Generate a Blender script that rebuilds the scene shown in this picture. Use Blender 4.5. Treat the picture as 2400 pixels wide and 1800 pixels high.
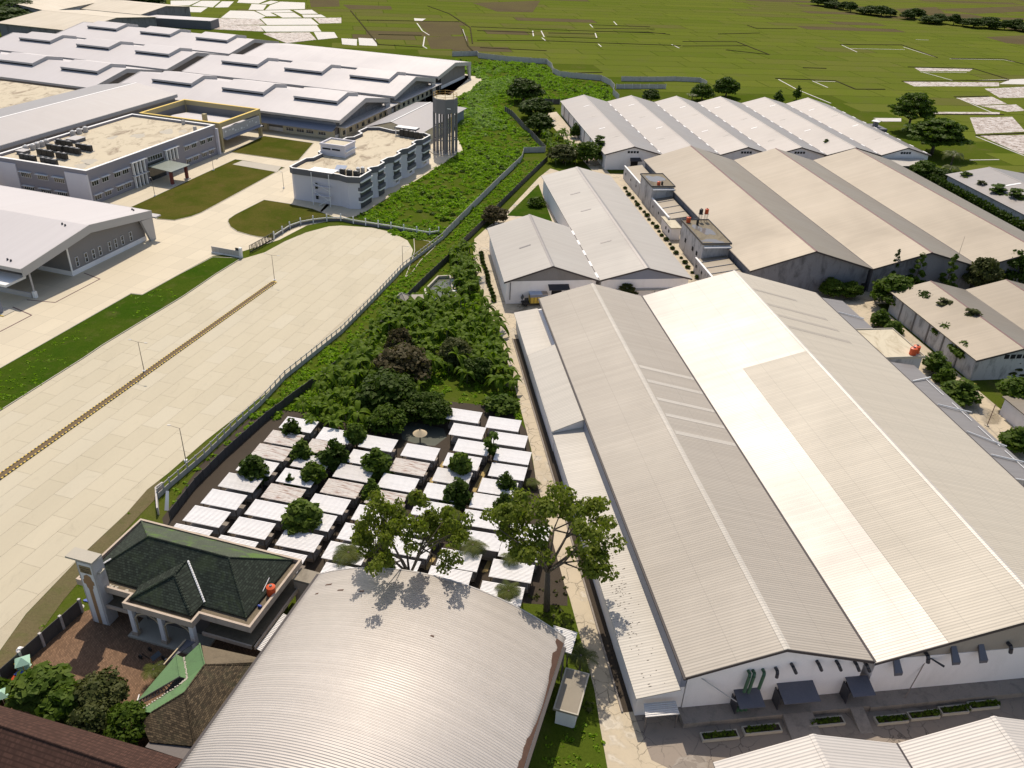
import bpy, bmesh, math, random
import numpy as np
from mathutils import Vector, Matrix
random.seed(7); rng = np.random.default_rng(7)
R_ = math.radians
S = bpy.context.scene
for o in list(bpy.data.objects): bpy.data.objects.remove(o)
COL = S.collection

# ------------------------------------------------------------------ camera
cd = bpy.data.cameras.new('camera'); cam = bpy.data.objects.new('camera', cd); COL.objects.link(cam)
cd.sensor_width = 36.0; cd.lens = 36.0*1948.288/2400.0; cd.clip_start = 1.0; cd.clip_end = 6000.0
pit, rol = 0.53563072, 0.04689795
fw = Vector((0, math.cos(pit), -math.sin(pit))); rt = Vector((1, 0, 0)); up = rt.cross(fw)
rt2 = rt*math.cos(rol) + up*math.sin(rol); up2 = up*math.cos(rol) - rt*math.sin(rol)
cam.matrix_world = Matrix(((rt2.x, up2.x, -fw.x, 0), (rt2.y, up2.y, -fw.y, 0), (rt2.z, up2.z, -fw.z, 90.0), (0, 0, 0, 1)))
S.camera = cam

# ------------------------------------------------------------------ sky, sun, exposure
SUN_EL, SUN_AZ = R_(54.5), R_(-7.0)          # azimuth from +Y, towards +X positive
w = bpy.data.worlds.new('World'); S.world = w; w.use_nodes = True
wn = w.node_tree.nodes; wl = w.node_tree.links
bg = wn['Background']; sky = wn.new('ShaderNodeTexSky'); sky.sky_type = 'NISHITA'; sky.sun_disc = False
sky.sun_elevation = SUN_EL; sky.sun_rotation = SUN_AZ; sky.air_density = 1.0; sky.dust_density = 1.2; sky.ozone_density = 1.0
tint = wn.new('ShaderNodeMix'); tint.data_type = 'RGBA'; tint.blend_type = 'MULTIPLY'; tint.inputs[0].default_value = 1.0; tint.inputs[7].default_value = (1.0, 0.90, 0.80, 1)   # hazy warm daylight
wl.new(sky.outputs[0], tint.inputs[6]); wl.new(tint.outputs[2], bg.inputs[0]); bg.inputs[1].default_value = 0.14
sl = bpy.data.lights.new('sun', 'SUN'); sl.energy = 3.4; sl.angle = R_(0.53); sl.color = (1.0, 0.90, 0.755)
sun = bpy.data.objects.new('sun', sl); COL.objects.link(sun)
sd = Vector((math.sin(SUN_AZ)*math.cos(SUN_EL), math.cos(SUN_AZ)*math.cos(SUN_EL), math.sin(SUN_EL)))
sun.rotation_euler = sd.to_track_quat('Z', 'Y').to_euler(); sun.location = sd*400
S.view_settings.view_transform = 'Standard'; S.view_settings.look = 'None'
S.view_settings.exposure = 0.4; S.view_settings.gamma = 1.0; S.view_settings.use_curve_mapping = False
S.render.engine = 'CYCLES'; S.cycles.max_bounces = 5; S.cycles.transparent_max_bounces = 4; S.cycles.diffuse_bounces = 3; S.cycles.glossy_bounces = 2
try: S.cycles.use_denoising = True
except Exception: pass

# ------------------------------------------------------------------ mesh builder
class MB:
    def __init__(s, o=(0, 0)): s.v = []; s.f = []; s.o = o
    def add(s, pts, faces):
        n = len(s.v); ox, oy = s.o
        s.v += [(p[0]-ox, p[1]-oy, p[2]) for p in pts]
        s.f += [tuple(n+i for i in f) for f in faces]
    def box(s, x0, y0, z0, x1, y1, z1):
        if x1 < x0: x0, x1 = x1, x0
        if y1 < y0: y0, y1 = y1, y0
        s.add([(x0,y0,z0),(x1,y0,z0),(x1,y1,z0),(x0,y1,z0),(x0,y0,z1),(x1,y0,z1),(x1,y1,z1),(x0,y1,z1)],
              [(3,2,1,0),(4,5,6,7),(0,1,5,4),(1,2,6,5),(2,3,7,6),(3,0,4,7)])
        return s
    def prism(s, pts, z0, z1):
        a = sum(pts[i][0]*pts[(i+1) % len(pts)][1]-pts[(i+1) % len(pts)][0]*pts[i][1] for i in range(len(pts)))
        if a < 0: pts = pts[::-1]
        n = len(pts)
        s.add([(p[0], p[1], z0) for p in pts]+[(p[0], p[1], z1) for p in pts],
              [tuple(range(n))[::-1], tuple(range(n, 2*n))]+[(i, (i+1) % n, n+(i+1) % n, n+i) for i in range(n)])
        return s
    def plate(s, a, b, c, d, t):            # a quad (counter-clockwise from above) with thickness t downwards
        q = [a, b, c, d]
        s.add([(p[0], p[1], p[2]-t) for p in q]+q, [(3,2,1,0),(4,5,6,7),(0,1,5,4),(1,2,6,5),(2,3,7,6),(3,0,4,7)])
        return s
    def tri(s, a, b, c, t):
        q = [a, b, c]
        s.add([(p[0], p[1], p[2]-t) for p in q]+q, [(2,1,0),(3,4,5),(0,1,4,3),(1,2,5,4),(2,0,3,5)]); return s
    def profile(s, prof, b0, b1, along='y'): # closed profile [(a,z)] extruded along an axis
        n = len(prof); P = (lambda a, b, z: (a, b, z)) if along == 'y' else (lambda a, b, z: (b, a, z))
        s.add([P(a, b0, z) for a, z in prof]+[P(a, b1, z) for a, z in prof],
              [tuple(range(n)), tuple(range(n, 2*n))[::-1]]+[(i, n+i, n+(i+1) % n, (i+1) % n) for i in range(n)])
        return s
    def tube(s, p0, p1, r0, r1=None, n=6):
        r1 = r0 if r1 is None else r1
        p0 = Vector(p0); p1 = Vector(p1); d = (p1-p0).normalized()
        u = d.orthogonal().normalized(); w_ = d.cross(u)
        A = [p0+(u*math.cos(2*math.pi*i/n)+w_*math.sin(2*math.pi*i/n))*r0 for i in range(n)]
        B = [p1+(u*math.cos(2*math.pi*i/n)+w_*math.sin(2*math.pi*i/n))*r1 for i in range(n)]
        s.add([tuple(p) for p in A+B], [tuple(range(n))[::-1], tuple(range(n, 2*n))]+[(i, (i+1) % n, n+(i+1) % n, n+i) for i in range(n)])
        return s
    def path(s, pts, r, n=6):
        for a, b in zip(pts, pts[1:]): s.tube(a, b, r, r, n)
        return s
    def cone(s, c, r, z0, z1, n=16, rt=0.0):
        A = [(c[0]+r*math.cos(2*math.pi*i/n), c[1]+r*math.sin(2*math.pi*i/n), z0) for i in range(n)]
        B = [(c[0]+rt*math.cos(2*math.pi*i/n), c[1]+rt*math.sin(2*math.pi*i/n), z1) for i in range(n)]
        s.add(A+B, [tuple(range(n))[::-1], tuple(range(n, 2*n))]+[(i, (i+1) % n, n+(i+1) % n, n+i) for i in range(n)]); return s
    def mesh(s, name, mat, smooth=False):
        m = bpy.data.meshes.new(name); m.from_pydata(s.v, [], s.f); m.materials.append(mat)
        bm = bmesh.new(); bm.from_mesh(m); bmesh.ops.recalc_face_normals(bm, faces=bm.faces); bm.to_mesh(m); bm.free()
        if smooth: m.polygons.foreach_set('use_smooth', [True]*len(m.polygons))
        m.update(); return m

def link(name, mesh, parent=None, loc=None, rotz=0.0):
    o = bpy.data.objects.new(name, mesh); COL.objects.link(o)
    if parent is not None: o.parent = parent
    if loc is not None: o.location = loc
    if rotz: o.rotation_euler = (0, 0, rotz)
    return o
def tag(o, label=None, cat=None, group=None, kind=None):
    if label: o['label'] = label
    if cat: o['category'] = cat
    if group: o['group'] = group
    if kind: o['kind'] = kind
    return o
# building grids: right factory, left factory, barrel hall and prayer house
FR_R, FR_L, FR_H, FR_W = 0.16048122, -0.2956498, -R_(15.4), 0.0
def fw2(th, x, y): return (x*math.cos(th)-y*math.sin(th), x*math.sin(th)+y*math.cos(th))
class Thing:
    def __init__(s, name, label, cat, th, x, y, group=None, z=0.0):
        s.o = bpy.data.objects.new(name, None); COL.objects.link(s.o); s.o.empty_display_size = 0.5
        X, Y = fw2(th, x, y); s.o.location = (X, Y, z); s.o.rotation_euler = (0, 0, th); s.org = (x, y)
        tag(s.o, label, cat, group)
    def mb(s): return MB(s.org)
    def part(s, name, mb, mat, smooth=False, parent=None, kind=None, label=None):
        o = link(name, mb.mesh(name, mat, smooth), parent or s.o)
        if kind: o['kind'] = kind
        if label: o['label'] = label
        return o
    def copy_part(s, name, mesh, x, y, z=0.0, rz=0.0, parent=None):
        return link(name, mesh, parent or s.o, (x-s.org[0], y-s.org[1], z), rz)
def copy_tree(o, parent=None):
    c = o.copy(); COL.objects.link(c); c.parent = parent
    for ch in list(o.children): copy_tree(ch, c)
    return c

# ------------------------------------------------------------------ materials
def nodes(name):
    m = bpy.data.materials.new(name); m.use_nodes = True; t = m.node_tree
    b = t.nodes['Principled BSDF']; return m, t, b
def N(t, typ, **kw):
    n = t.nodes.new(typ)
    for k, v in kw.items():
        if k.startswith('i_'): n.inputs[int(k[2:])].default_value = v
        else: setattr(n, k, v)
    return n
def mixc(t, fac, a, b, mode='MIX'):
    n = t.nodes.new('ShaderNodeMix'); n.data_type = 'RGBA'; n.blend_type = mode
    for sock, val in ((0, fac), (6, a), (7, b)):
        if isinstance(val, (int, float)): n.inputs[sock].default_value = val
        elif isinstance(val, tuple): n.inputs[sock].default_value = (*val, 1)
        else: t.links.new(val, n.inputs[sock])
    return n.outputs[2]
def noise(t, co, scale, detail=4, rough=0.6, dist=0.0):
    n = N(t, 'ShaderNodeTexNoise'); n.inputs['Scale'].default_value = scale; n.inputs['Detail'].default_value = detail
    n.inputs['Roughness'].default_value = rough; n.inputs['Distortion'].default_value = dist
    t.links.new(co, n.inputs['Vector']); return n.outputs['Fac']
def ramp(t, fac, a, b):
    n = N(t, 'ShaderNodeMapRange'); n.inputs[1].default_value = a; n.inputs[2].default_value = b
    t.links.new(fac, n.inputs[0]); return n.outputs[0]
def mapped(t, co, scale=(1, 1, 1), rot=0.0):
    n = N(t, 'ShaderNodeMapping'); n.inputs['Scale'].default_value = scale; n.inputs['Rotation'].default_value = (0, 0, rot)
    t.links.new(co, n.inputs[0]); return n.outputs[0]
def objco(t): return N(t, 'ShaderNodeTexCoord').outputs['Object']
def geoco(t): return N(t, 'ShaderNodeNewGeometry').outputs['Position']
def math_(t, op, a, b=None):
    n = N(t, 'ShaderNodeMath', operation=op)
    for i, v in enumerate((a, b)):
        if v is None: continue
        if isinstance(v, (int, float)): n.inputs[i].default_value = v
        else: t.links.new(v, n.inputs[i])
    return n.outputs[0]
def bump(t, b, h, strength, dist=0.05):
    n = N(t, 'ShaderNodeBump'); n.inputs['Strength'].default_value = strength; n.inputs['Distance'].default_value = dist
    t.links.new(h, n.inputs['Height']); t.links.new(n.outputs[0], b.inputs['Normal'])
def sc(c, k): return tuple(min(1, x*k) for x in c)

def plain(name, c, rough=0.7, metal=0.0, var=0.12, scale=0.6, dirt=0.0, dirtc=(0.12, 0.10, 0.08), fine=6.0, emis=None):
    m, t, b = nodes(name); co = geoco(t)
    f = noise(t, co, scale, 5, 0.65); col = mixc(t, f, sc(c, 1-var), sc(c, 1+var))
    g = noise(t, co, fine, 3, 0.6); col = mixc(t, ramp(t, g, 0.35, 0.75), col, sc(c, 1-var*0.8))
    if dirt:
        d = noise(t, mapped(t, co, (1, 1, 0.35)), scale*1.7, 6, 0.7, 0.3); col = mixc(t, math_(t, 'MULTIPLY', ramp(t, d, 0.5, 0.72), dirt), col, dirtc)
    t.links.new(col, b.inputs['Base Color']); b.inputs['Roughness'].default_value = rough; b.inputs['Metallic'].default_value = metal
    return m

def roofing(name, c, axis='Y', period=0.9, rough=0.42, metal=0.35, line=0.72, stain=0.10, rust=0.0, stainc=(0.20, 0.17, 0.13), lw=0.16, wave=0.5, lap=0.0, lapaxis='X', patch=0.05):
    """sheet metal: ribs run down the slope, dirt lies in the ribs, long rain streaks and a faint tone per sheet"""
    m, t, b = nodes(name); co = objco(t); sp = N(t, 'ShaderNodeSeparateXYZ'); t.links.new(co, sp.inputs[0])
    a = sp.outputs[axis]; x = math_(t, 'DIVIDE', a, period); fr = math_(t, 'FRACT', x)
    # tone per sheet
    fl = math_(t, 'FLOOR', math_(t, 'DIVIDE', a, period*1.0)); wn_ = N(t, 'ShaderNodeTexWhiteNoise', noise_dimensions='1D'); t.links.new(fl, wn_.inputs['W'])
    col = mixc(t, wn_.outputs['Value'], sc(c, 1-patch), sc(c, 1+patch))
    # rain streaks down the slope
    stv = (3.0, 0.12, 0.12) if axis == 'X' else (0.12, 3.0, 0.12)
    st = noise(t, mapped(t, co, stv), 0.55, 5, 0.7); col = mixc(t, math_(t, 'MULTIPLY', ramp(t, st, 0.45, 0.8), stain), col, stainc)
    big = noise(t, co, 0.045, 4, 0.6, 0.4); col = mixc(t, math_(t, 'MULTIPLY', ramp(t, big, 0.35, 0.75), stain*1.2), col, sc(c, 0.72))
    if rust:
        rv = (0.5, 5.0, 1.0) if axis == 'Y' else (5.0, 0.5, 1.0)
        rn = noise(t, mapped(t, co, rv), 0.9, 6, 0.75, 0.2); col = mixc(t, math_(t, 'MULTIPLY', ramp(t, rn, 0.62-0.14*rust, 0.74-0.12*rust), min(1, rust)), col, (0.24, 0.085, 0.035))
    ln = math_(t, 'LESS_THAN', fr, lw); brk = noise(t, co, 0.8, 3, 0.6)
    lf = math_(t, 'MULTIPLY', ln, ramp(t, brk, 0.15, 0.6))
    col = mixc(t, lf, col, sc(c, line))
    if lap:
        l2 = math_(t, 'LESS_THAN', math_(t, 'FRACT', math_(t, 'DIVIDE', sp.outputs[lapaxis], lap)), 0.015)
        col = mixc(t, math_(t, 'MULTIPLY', l2, 0.6), col, sc(c, 0.7))
    t.links.new(col, b.inputs['Base Color']); b.inputs['Metallic'].default_value = metal
    rr = ramp(t, big, 0.3, 0.7); n2 = N(t, 'ShaderNodeMapRange'); n2.inputs[3].default_value = rough-0.06; n2.inputs[4].default_value = rough+0.08
    t.links.new(rr, n2.inputs[0]); t.links.new(n2.outputs[0], b.inputs['Roughness'])
    h = math_(t, 'SINE', math_(t, 'MULTIPLY', x, 2*math.pi)); bump(t, b, h, wave, 0.06)
    return m

def slabs(name, c, w_, l_, rot, var=0.07, joint=0.55, stain=0.35):
    m, t, b = nodes(name); co = geoco(t); mp = mapped(t, co, (1, 1, 1), rot)
    br = N(t, 'ShaderNodeTexBrick'); br.offset = 0.0; br.squash = 1.0
    t.links.new(mp, br.inputs['Vector']); br.inputs['Scale'].default_value = 1.0
    br.inputs['Color1'].default_value = (*sc(c, 1-var), 1); br.inputs['Color2'].default_value = (*sc(c, 1+var), 1); br.inputs['Mortar'].default_value = (*sc(c, joint), 1)
    br.inputs['Mortar Size'].default_value = 0.05; br.inputs['Brick Width'].default_value = w_; br.inputs['Row Height'].default_value = l_; br.inputs['Mortar Smooth'].default_value = 0.3
    col = wear(t, co, br.outputs['Color'], c, stain)
    t.links.new(col, b.inputs['Base Color']); b.inputs['Roughness'].default_value = 0.75
    return m
def wear(t, co, col, c, stain, along=None):
    if along is not None: co = mapped(t, co, (1.0, 0.32, 1.0), along)
    n1 = noise(t, co, 0.07, 5, 0.65, 0.6); col = mixc(t, math_(t, 'MULTIPLY', ramp(t, n1, 0.42, 0.75), stain*0.8), col, sc(c, 0.74))
    n2 = noise(t, co, 0.35, 6, 0.75, 1.2); col = mixc(t, math_(t, 'MULTIPLY', ramp(t, n2, 0.58, 0.78), stain), col, sc(c, 0.50))
    n3 = noise(t, co, 3.0, 4, 0.7); col = mixc(t, math_(t, 'MULTIPLY', ramp(t, n3, 0.5, 0.85), 0.18), col, sc(c, 0.7))
    return col
def worn(name, c, stain=0.5, crack=0.0, wet=0.0, rough=0.8, rnd=0.06, along=None):
    m, t, b = nodes(name); co = geoco(t)
    oi = N(t, 'ShaderNodeObjectInfo'); col = mixc(t, oi.outputs['Random'], sc(c, 1-rnd), sc(c, 1+rnd))
    col = wear(t, co, col, c, stain, along)
    if crack:
        vo = N(t, 'ShaderNodeTexVoronoi', feature='DISTANCE_TO_EDGE'); vo.inputs['Scale'].default_value = 0.45
        wv = noise(t, co, 0.5, 4); cm = N(t, 'ShaderNodeVectorMath', operation='ADD'); sv = N(t, 'ShaderNodeVectorMath', operation='SCALE'); sv.inputs['Scale'].default_value = 1.6
        t.links.new(wv, sv.inputs[0]); t.links.new(co, cm.inputs[0]); t.links.new(sv.outputs[0], cm.inputs[1]); t.links.new(cm.outputs[0], vo.inputs['Vector'])
        k = math_(t, 'MULTIPLY', math_(t, 'LESS_THAN', vo.outputs['Distance'], 0.022), ramp(t, noise(t, co, 0.12, 3), 0.42, 0.6)); col = mixc(t, math_(t, 'MULTIPLY', k, crack), col, sc(c, 0.3))
        # broken-out patches with a pale rim
        n5 = noise(t, co, 0.16, 5, 0.6, 0.5); col = mixc(t, math_(t, 'MULTIPLY', ramp(t, n5, 0.66, 0.68), 0.5*crack), col, sc(c, 0.55))
    t.links.new(col, b.inputs['Base Color']); b.inputs['Roughness'].default_value = rough
    if wet:
        n4 = noise(t, co, 0.13, 5, 0.6, 0.8); mr = N(t, 'ShaderNodeMapRange'); mr.inputs[1].default_value = 0.55; mr.inputs[2].default_value = 0.62; mr.inputs[3].default_value = rough; mr.inputs[4].default_value = 0.25
        t.links.new(n4, mr.inputs[0]); t.links.new(mr.outputs[0], b.inputs['Roughness'])
        col2 = mixc(t, math_(t, 'MULTIPLY', ramp(t, n4, 0.54, 0.62), wet), col, sc(c, 0.35)); t.links.new(col2, b.inputs['Base Color'])
    return m
def roofslab(name, c=(0.50, 0.43, 0.31), dark=(0.17, 0.12, 0.075), pool=None):
    """flat concrete roof: mud dried in blotches, optional standing water"""
    m, t, b = nodes(name); co = geoco(t)
    col = mixc(t, noise(t, co, 0.4, 5, 0.7), sc(c, 0.9), sc(c, 1.08))
    n1 = noise(t, mapped(t, co, (1, 0.5, 1), 0.3), 0.22, 7, 0.72, 0.8); col = mixc(t, math_(t, 'MULTIPLY', ramp(t, n1, 0.50, 0.66), 0.8), col, dark)
    n2 = noise(t, co, 1.1, 6, 0.7); col = mixc(t, math_(t, 'MULTIPLY', ramp(t, n2, 0.6, 0.8), 0.5), col, sc(dark, 1.4))
    b.inputs['Roughness'].default_value = 0.85
    t.links.new(col, b.inputs['Base Color']); return m
def foliage(name, c, c2, trans=0.35, rough=0.6):
    """leaves: colour differs from plant to plant and from clump to clump; some light comes through"""
    m, t, b = nodes(name); co = geoco(t); oi = N(t, 'ShaderNodeObjectInfo')
    f = noise(t, co, 0.55, 4, 0.7); g = noise(t, co, 3.2, 3, 0.7)
    col = mixc(t, ramp(t, f, 0.35, 0.65), c, c2); col = mixc(t, math_(t, 'MULTIPLY', ramp(t, g, 0.4, 0.7), 0.55), col, sc(c, 0.5))
    col = mixc(t, math_(t, 'MULTIPLY', oi.outputs['Random'], 0.35), col, sc(c2, 0.8))
    b.inputs['Roughness'].default_value = rough; b.inputs['Specular IOR Level'].default_value = 0.12; t.links.new(col, b.inputs['Base Color'])
    tr = N(t, 'ShaderNodeBsdfTranslucent'); tc = mixc(t, 1.0, col, (1.0, 1.15, 0.45), 'MULTIPLY'); t.links.new(tc, tr.inputs[0])
    mx = N(t, 'ShaderNodeMixShader'); mx.inputs[0].default_value = trans
    t.links.new(b.outputs[0], mx.inputs[1]); t.links.new(tr.outputs[0], mx.inputs[2]); t.links.new(mx.outputs[0], t.nodes['Material Output'].inputs[0])
    return m
def turf(name, c, c2, soil, soilf=0.3, scale=0.25, strength=0.6):
    m, t, b = nodes(name); co = geoco(t)
    col = mixc(t, ramp(t, noise(t, co, scale*0.25, 5, 0.6, 0.4), 0.35, 0.65), c, c2)
    col = mixc(t, math_(t, 'MULTIPLY', ramp(t, noise(t, co, scale, 6, 0.7, 0.5), 0.52, 0.72), soilf), col, soil)
    h = noise(t, co, 2.5, 5, 0.75); col = mixc(t, math_(t, 'MULTIPLY', ramp(t, h, 0.4, 0.75), 0.6), col, sc(c, 0.55))
    t.links.new(col, b.inputs['Base Color']); b.inputs['Roughness'].default_value = 1.0; b.inputs['Specular IOR Level'].default_value = 0.0
    bump(t, b, h, strength, 0.3); return m
def tiles(name, c, w_, h_, rot=0.0, var=0.3, axis='xz', moss=0.0, mossc=(0.10, 0.22, 0.05), mortar=0.4):
    """roof tiles laid in courses down the slope (object space, courses run across)"""
    m, t, b = nodes(name); co = objco(t); sp = N(t, 'ShaderNodeSeparateXYZ'); t.links.new(co, sp.inputs[0]); cb = N(t, 'ShaderNodeCombineXYZ')
    A, B = {'xy': ('X', 'Y'), 'yx': ('Y', 'X'), 'xz': ('X', 'Z'), 'yz': ('Y', 'Z')}[axis]
    t.links.new(sp.outputs[A], cb.inputs[0]); t.links.new(sp.outputs[B], cb.inputs[1])
    br = N(t, 'ShaderNodeTexBrick'); br.offset = 0.5; t.links.new(cb.outputs[0], br.inputs['Vector']); br.inputs['Scale'].default_value = 1.0
    br.inputs['Color1'].default_value = (*sc(c, 1-var), 1); br.inputs['Color2'].default_value = (*sc(c, 1+var), 1); br.inputs['Mortar'].default_value = (*sc(c, mortar), 1)
    br.inputs['Mortar Size'].default_value = h_*0.14; br.inputs['Brick Width'].default_value = w_; br.inputs['Row Height'].default_value = h_; br.inputs['Bias'].default_value = -0.1
    gco = geoco(t); col = br.outputs['Color']
    col = mixc(t, math_(t, 'MULTIPLY', ramp(t, noise(t, gco, 0.5, 6, 0.7, 0.4), 0.45, 0.75), 0.55), col, sc(c, 0.55))
    if moss: col = mixc(t, math_(t, 'MULTIPLY', ramp(t, noise(t, gco, 0.33, 6, 0.7, 0.5), 0.50, 0.62), moss), col, mossc)
    t.links.new(col, b.inputs['Base Color']); b.inputs['Roughness'].default_value = 0.85; b.inputs['Specular IOR Level'].default_value = 0.2
    bump(t, b, br.outputs['Fac'], -0.6, 0.05); return m
def water(name, c, rough=0.12):
    m, t, b = nodes(name); co = geoco(t)
    col = mixc(t, noise(t, co, 0.08, 5, 0.6), sc(c, 0.85), sc(c, 1.1)); t.links.new(col, b.inputs['Base Color'])
    b.inputs['Roughness'].default_value = rough; b.inputs['IOR'].default_value = 1.33; bump(t, b, noise(t, co, 1.5, 3), 0.05, 0.05); return m
def glass(name, c=(0.02, 0.025, 0.03)):
    m, t, b = nodes(name); b.inputs['Base Color'].default_value = (*c, 1); b.inputs['Roughness'].default_value = 0.08; b.inputs['Specular IOR Level'].default_value = 0.7; return m

M = {}
M['white_wall'] = plain('white_wall', (0.80, 0.765, 0.76), 0.8, var=0.06, scale=0.15, dirt=0.18, dirtc=(0.32, 0.29, 0.27))
M['bright_white'] = plain('bright_white', (0.74, 0.73, 0.72), 0.6, var=0.04)
M['lilac_wall'] = plain('lilac_wall', (0.60, 0.58, 0.63), 0.8, var=0.05, scale=0.15, dirt=0.12, dirtc=(0.3, 0.28, 0.3))
M['grey_wall'] = plain('grey_wall', (0.20, 0.19, 0.19), 0.8, var=0.07, scale=0.2)
M['office_grey'] = plain('office_grey', (0.25, 0.235, 0.26), 0.8, var=0.06, scale=0.2)
M['dark_band'] = plain('dark_band', (0.115, 0.115, 0.13), 0.7, var=0.08)
M['balcony_dark'] = plain('balcony_dark', (0.05, 0.052, 0.06), 0.5, var=0.15)
M['fascia'] = plain('fascia', (0.42, 0.40, 0.39), 0.7, var=0.05)
M['mould_wall'] = plain('mould_wall', (0.20, 0.195, 0.21), 0.85, var=0.2, scale=0.25, dirt=0.9, dirtc=(0.055, 0.052, 0.055))
M['stained_wall'] = plain('stained_wall', (0.52, 0.50, 0.49), 0.85, var=0.12, scale=0.3, dirt=0.85, dirtc=(0.10, 0.095, 0.09))
M['beige_gable'] = plain('beige_gable', (0.30, 0.265, 0.225), 0.8, var=0.10, scale=0.25, dirt=0.3, dirtc=(0.18, 0.16, 0.13))
M['gable_grey'] = plain('gable_grey', (0.22, 0.205, 0.20), 0.8, var=0.15, scale=0.3, dirt=0.3)
M['plinth'] = plain('plinth', (0.26, 0.225, 0.195), 0.9, var=0.2, scale=0.4, dirt=0.5, dirtc=(0.06, 0.055, 0.045))
M['dark_metal'] = plain('dark_metal', (0.05, 0.05, 0.06), 0.5, 0.3, var=0.2)
M['canopy_metal'] = plain('canopy_metal', (0.13, 0.13, 0.155), 0.5, 0.4, var=0.2, scale=0.8)
M['gutter'] = plain('gutter', (0.045, 0.035, 0.035), 0.7, var=0.3)
M['red_trim'] = plain('red_trim', (0.13, 0.045, 0.05), 0.6, var=0.15)
M['black'] = plain('black', (0.012, 0.012, 0.014), 0.5, var=0.2)
M['void'] = plain('void', (0.01, 0.01, 0.012), 0.9)
M['pipe_green'] = plain('pipe_green', (0.045, 0.11, 0.06), 0.5)
M['steel'] = plain('steel', (0.45, 0.44, 0.43), 0.4, 0.5)
M['pole'] = plain('pole', (0.22, 0.18, 0.16), 0.5, 0.3)
M['yellow'] = plain('yellow', (0.62, 0.42, 0.05), 0.6, var=0.1)
M['portal_yellow'] = plain('portal_yellow', (0.40, 0.33, 0.18), 0.8, var=0.05, scale=0.2)
M['cream'] = plain('cream', (0.56, 0.50, 0.36), 0.8, var=0.06, scale=0.2)
M['blue_grey'] = plain('blue_grey', (0.20, 0.215, 0.27), 0.6, var=0.08)
M['orange'] = plain('orange', (0.62, 0.09, 0.02), 0.45, var=0.08)
M['tank_grey'] = plain('tank_grey', (0.17, 0.165, 0.17), 0.8, var=0.08, scale=0.15, dirt=0.2)
M['rail_ochre'] = plain('rail_ochre', (0.48, 0.30, 0.08), 0.6)
M['red_post'] = plain('red_post', (0.16, 0.03, 0.025), 0.6)
M['glass'] = glass('glass'); M['canopy_glass'] = plain('canopy_glass', (0.25, 0.275, 0.235), 0.25, var=0.2, scale=0.5)
M['window_frame'] = plain('window_frame', (0.62, 0.62, 0.62), 0.5, var=0.03)
M['slab_a'] = worn('slab_a', (0.455, 0.40, 0.29), 0.34, rnd=0.02, along=0.62); M['slab_b'] = worn('slab_b', (0.465, 0.41, 0.30), 0.30, rnd=0.02, along=0.62)
M['slab_c'] = worn('slab_c', (0.45, 0.395, 0.285), 0.40, rnd=0.02, along=0.62); M['slab_d'] = worn('slab_d', (0.47, 0.418, 0.312), 0.28, rnd=0.02, along=0.62)
M['joint'] = plain('joint', (0.43, 0.375, 0.27), 0.9, var=0.2)
M['yard_concrete'] = slabs('yard_concrete', (0.52, 0.45, 0.33), 4.5, 7.0, 0.2956498, 0.05, 0.72, 0.22)
M['service_concrete'] = worn('service_concrete', (0.46, 0.385, 0.275), 0.75, crack=0.9, wet=0.55)
M['apron'] = worn('apron', (0.25, 0.205, 0.165), 0.9, crack=0.8, wet=0.4)  # dirty concrete, also toned down to deepen the gable shadow on it
M['kerb_concrete'] = plain('kerb_concrete', (0.42, 0.38, 0.31), 0.85, var=0.12)
M['soil'] = plain('soil', (0.15, 0.10, 0.05), 0.95, var=0.25, scale=0.8)
M['dark_soil'] = plain('dark_soil', (0.045, 0.032, 0.02), 0.95, var=0.35, scale=0.5)
M['ochre_path'] = plain('ochre_path', (0.36, 0.26, 0.10), 0.9, var=0.12, scale=0.6)
M['marking'] = plain('marking', (0.13, 0.07, 0.07), 0.9, var=0.2)
M['ground_grass'] = turf('ground_grass', (0.065, 0.095, 0.010), (0.08, 0.10, 0.015), (0.13, 0.10, 0.05), 0.5, 0.12, 0.5)
M['lawn_dry'] = turf('lawn_dry', (0.060, 0.074, 0.010), (0.105, 0.092, 0.022), (0.13, 0.085, 0.035), 0.55, 0.3, 0.5)
M['verge_green'] = turf('verge_green', (0.035, 0.075, 0.006), (0.06, 0.09, 0.010), (0.15, 0.12, 0.05), 0.35, 0.3, 0.8)
M['dirt_verge'] = turf('dirt_verge', (0.16, 0.125, 0.07), (0.12, 0.11, 0.05), (0.09, 0.11, 0.03), 0.6, 0.5, 0.5)
PADDY = [((0.1062, 0.131, 0.0204), (0.1137, 0.134, 0.0224)), ((0.1147, 0.133, 0.0244), (0.1217, 0.135, 0.0274)), ((0.0977, 0.125, 0.0179), (0.1047, 0.131, 0.0194)), ((0.1112, 0.139, 0.0204), (0.1237, 0.142, 0.0234)), ((0.12, 0.118, 0.036), (0.106, 0.12, 0.024)), ((0.1, 0.08, 0.046), (0.115, 0.098, 0.046))]
for i, (a_, b_) in enumerate(PADDY): M['paddy%d' % i] = turf('paddy%d' % i, a_, b_, (0.12, 0.10, 0.06), 0.35, 0.10, 0.3)
M['bund'] = turf('bund', (0.055, 0.055, 0.025), (0.075, 0.06, 0.035), (0.09, 0.07, 0.045), 0.5, 0.3, 0.5)
M['mud'] = None
M['pond_water'] = water('pond_water', (0.10, 0.105, 0.085), 0.2)
M['puddle'] = water('puddle', (0.16, 0.15, 0.145), 0.12)
M['field_water'] = water('field_water', (0.55, 0.47, 0.40), 0.22)
M['leaf_mid'] = foliage('leaf_mid', (0.050, 0.095, 0.010), (0.10, 0.145, 0.014), 0.35)
M['leaf_dark'] = foliage('leaf_dark', (0.032, 0.060, 0.006), (0.060, 0.095, 0.008), 0.28)
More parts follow.
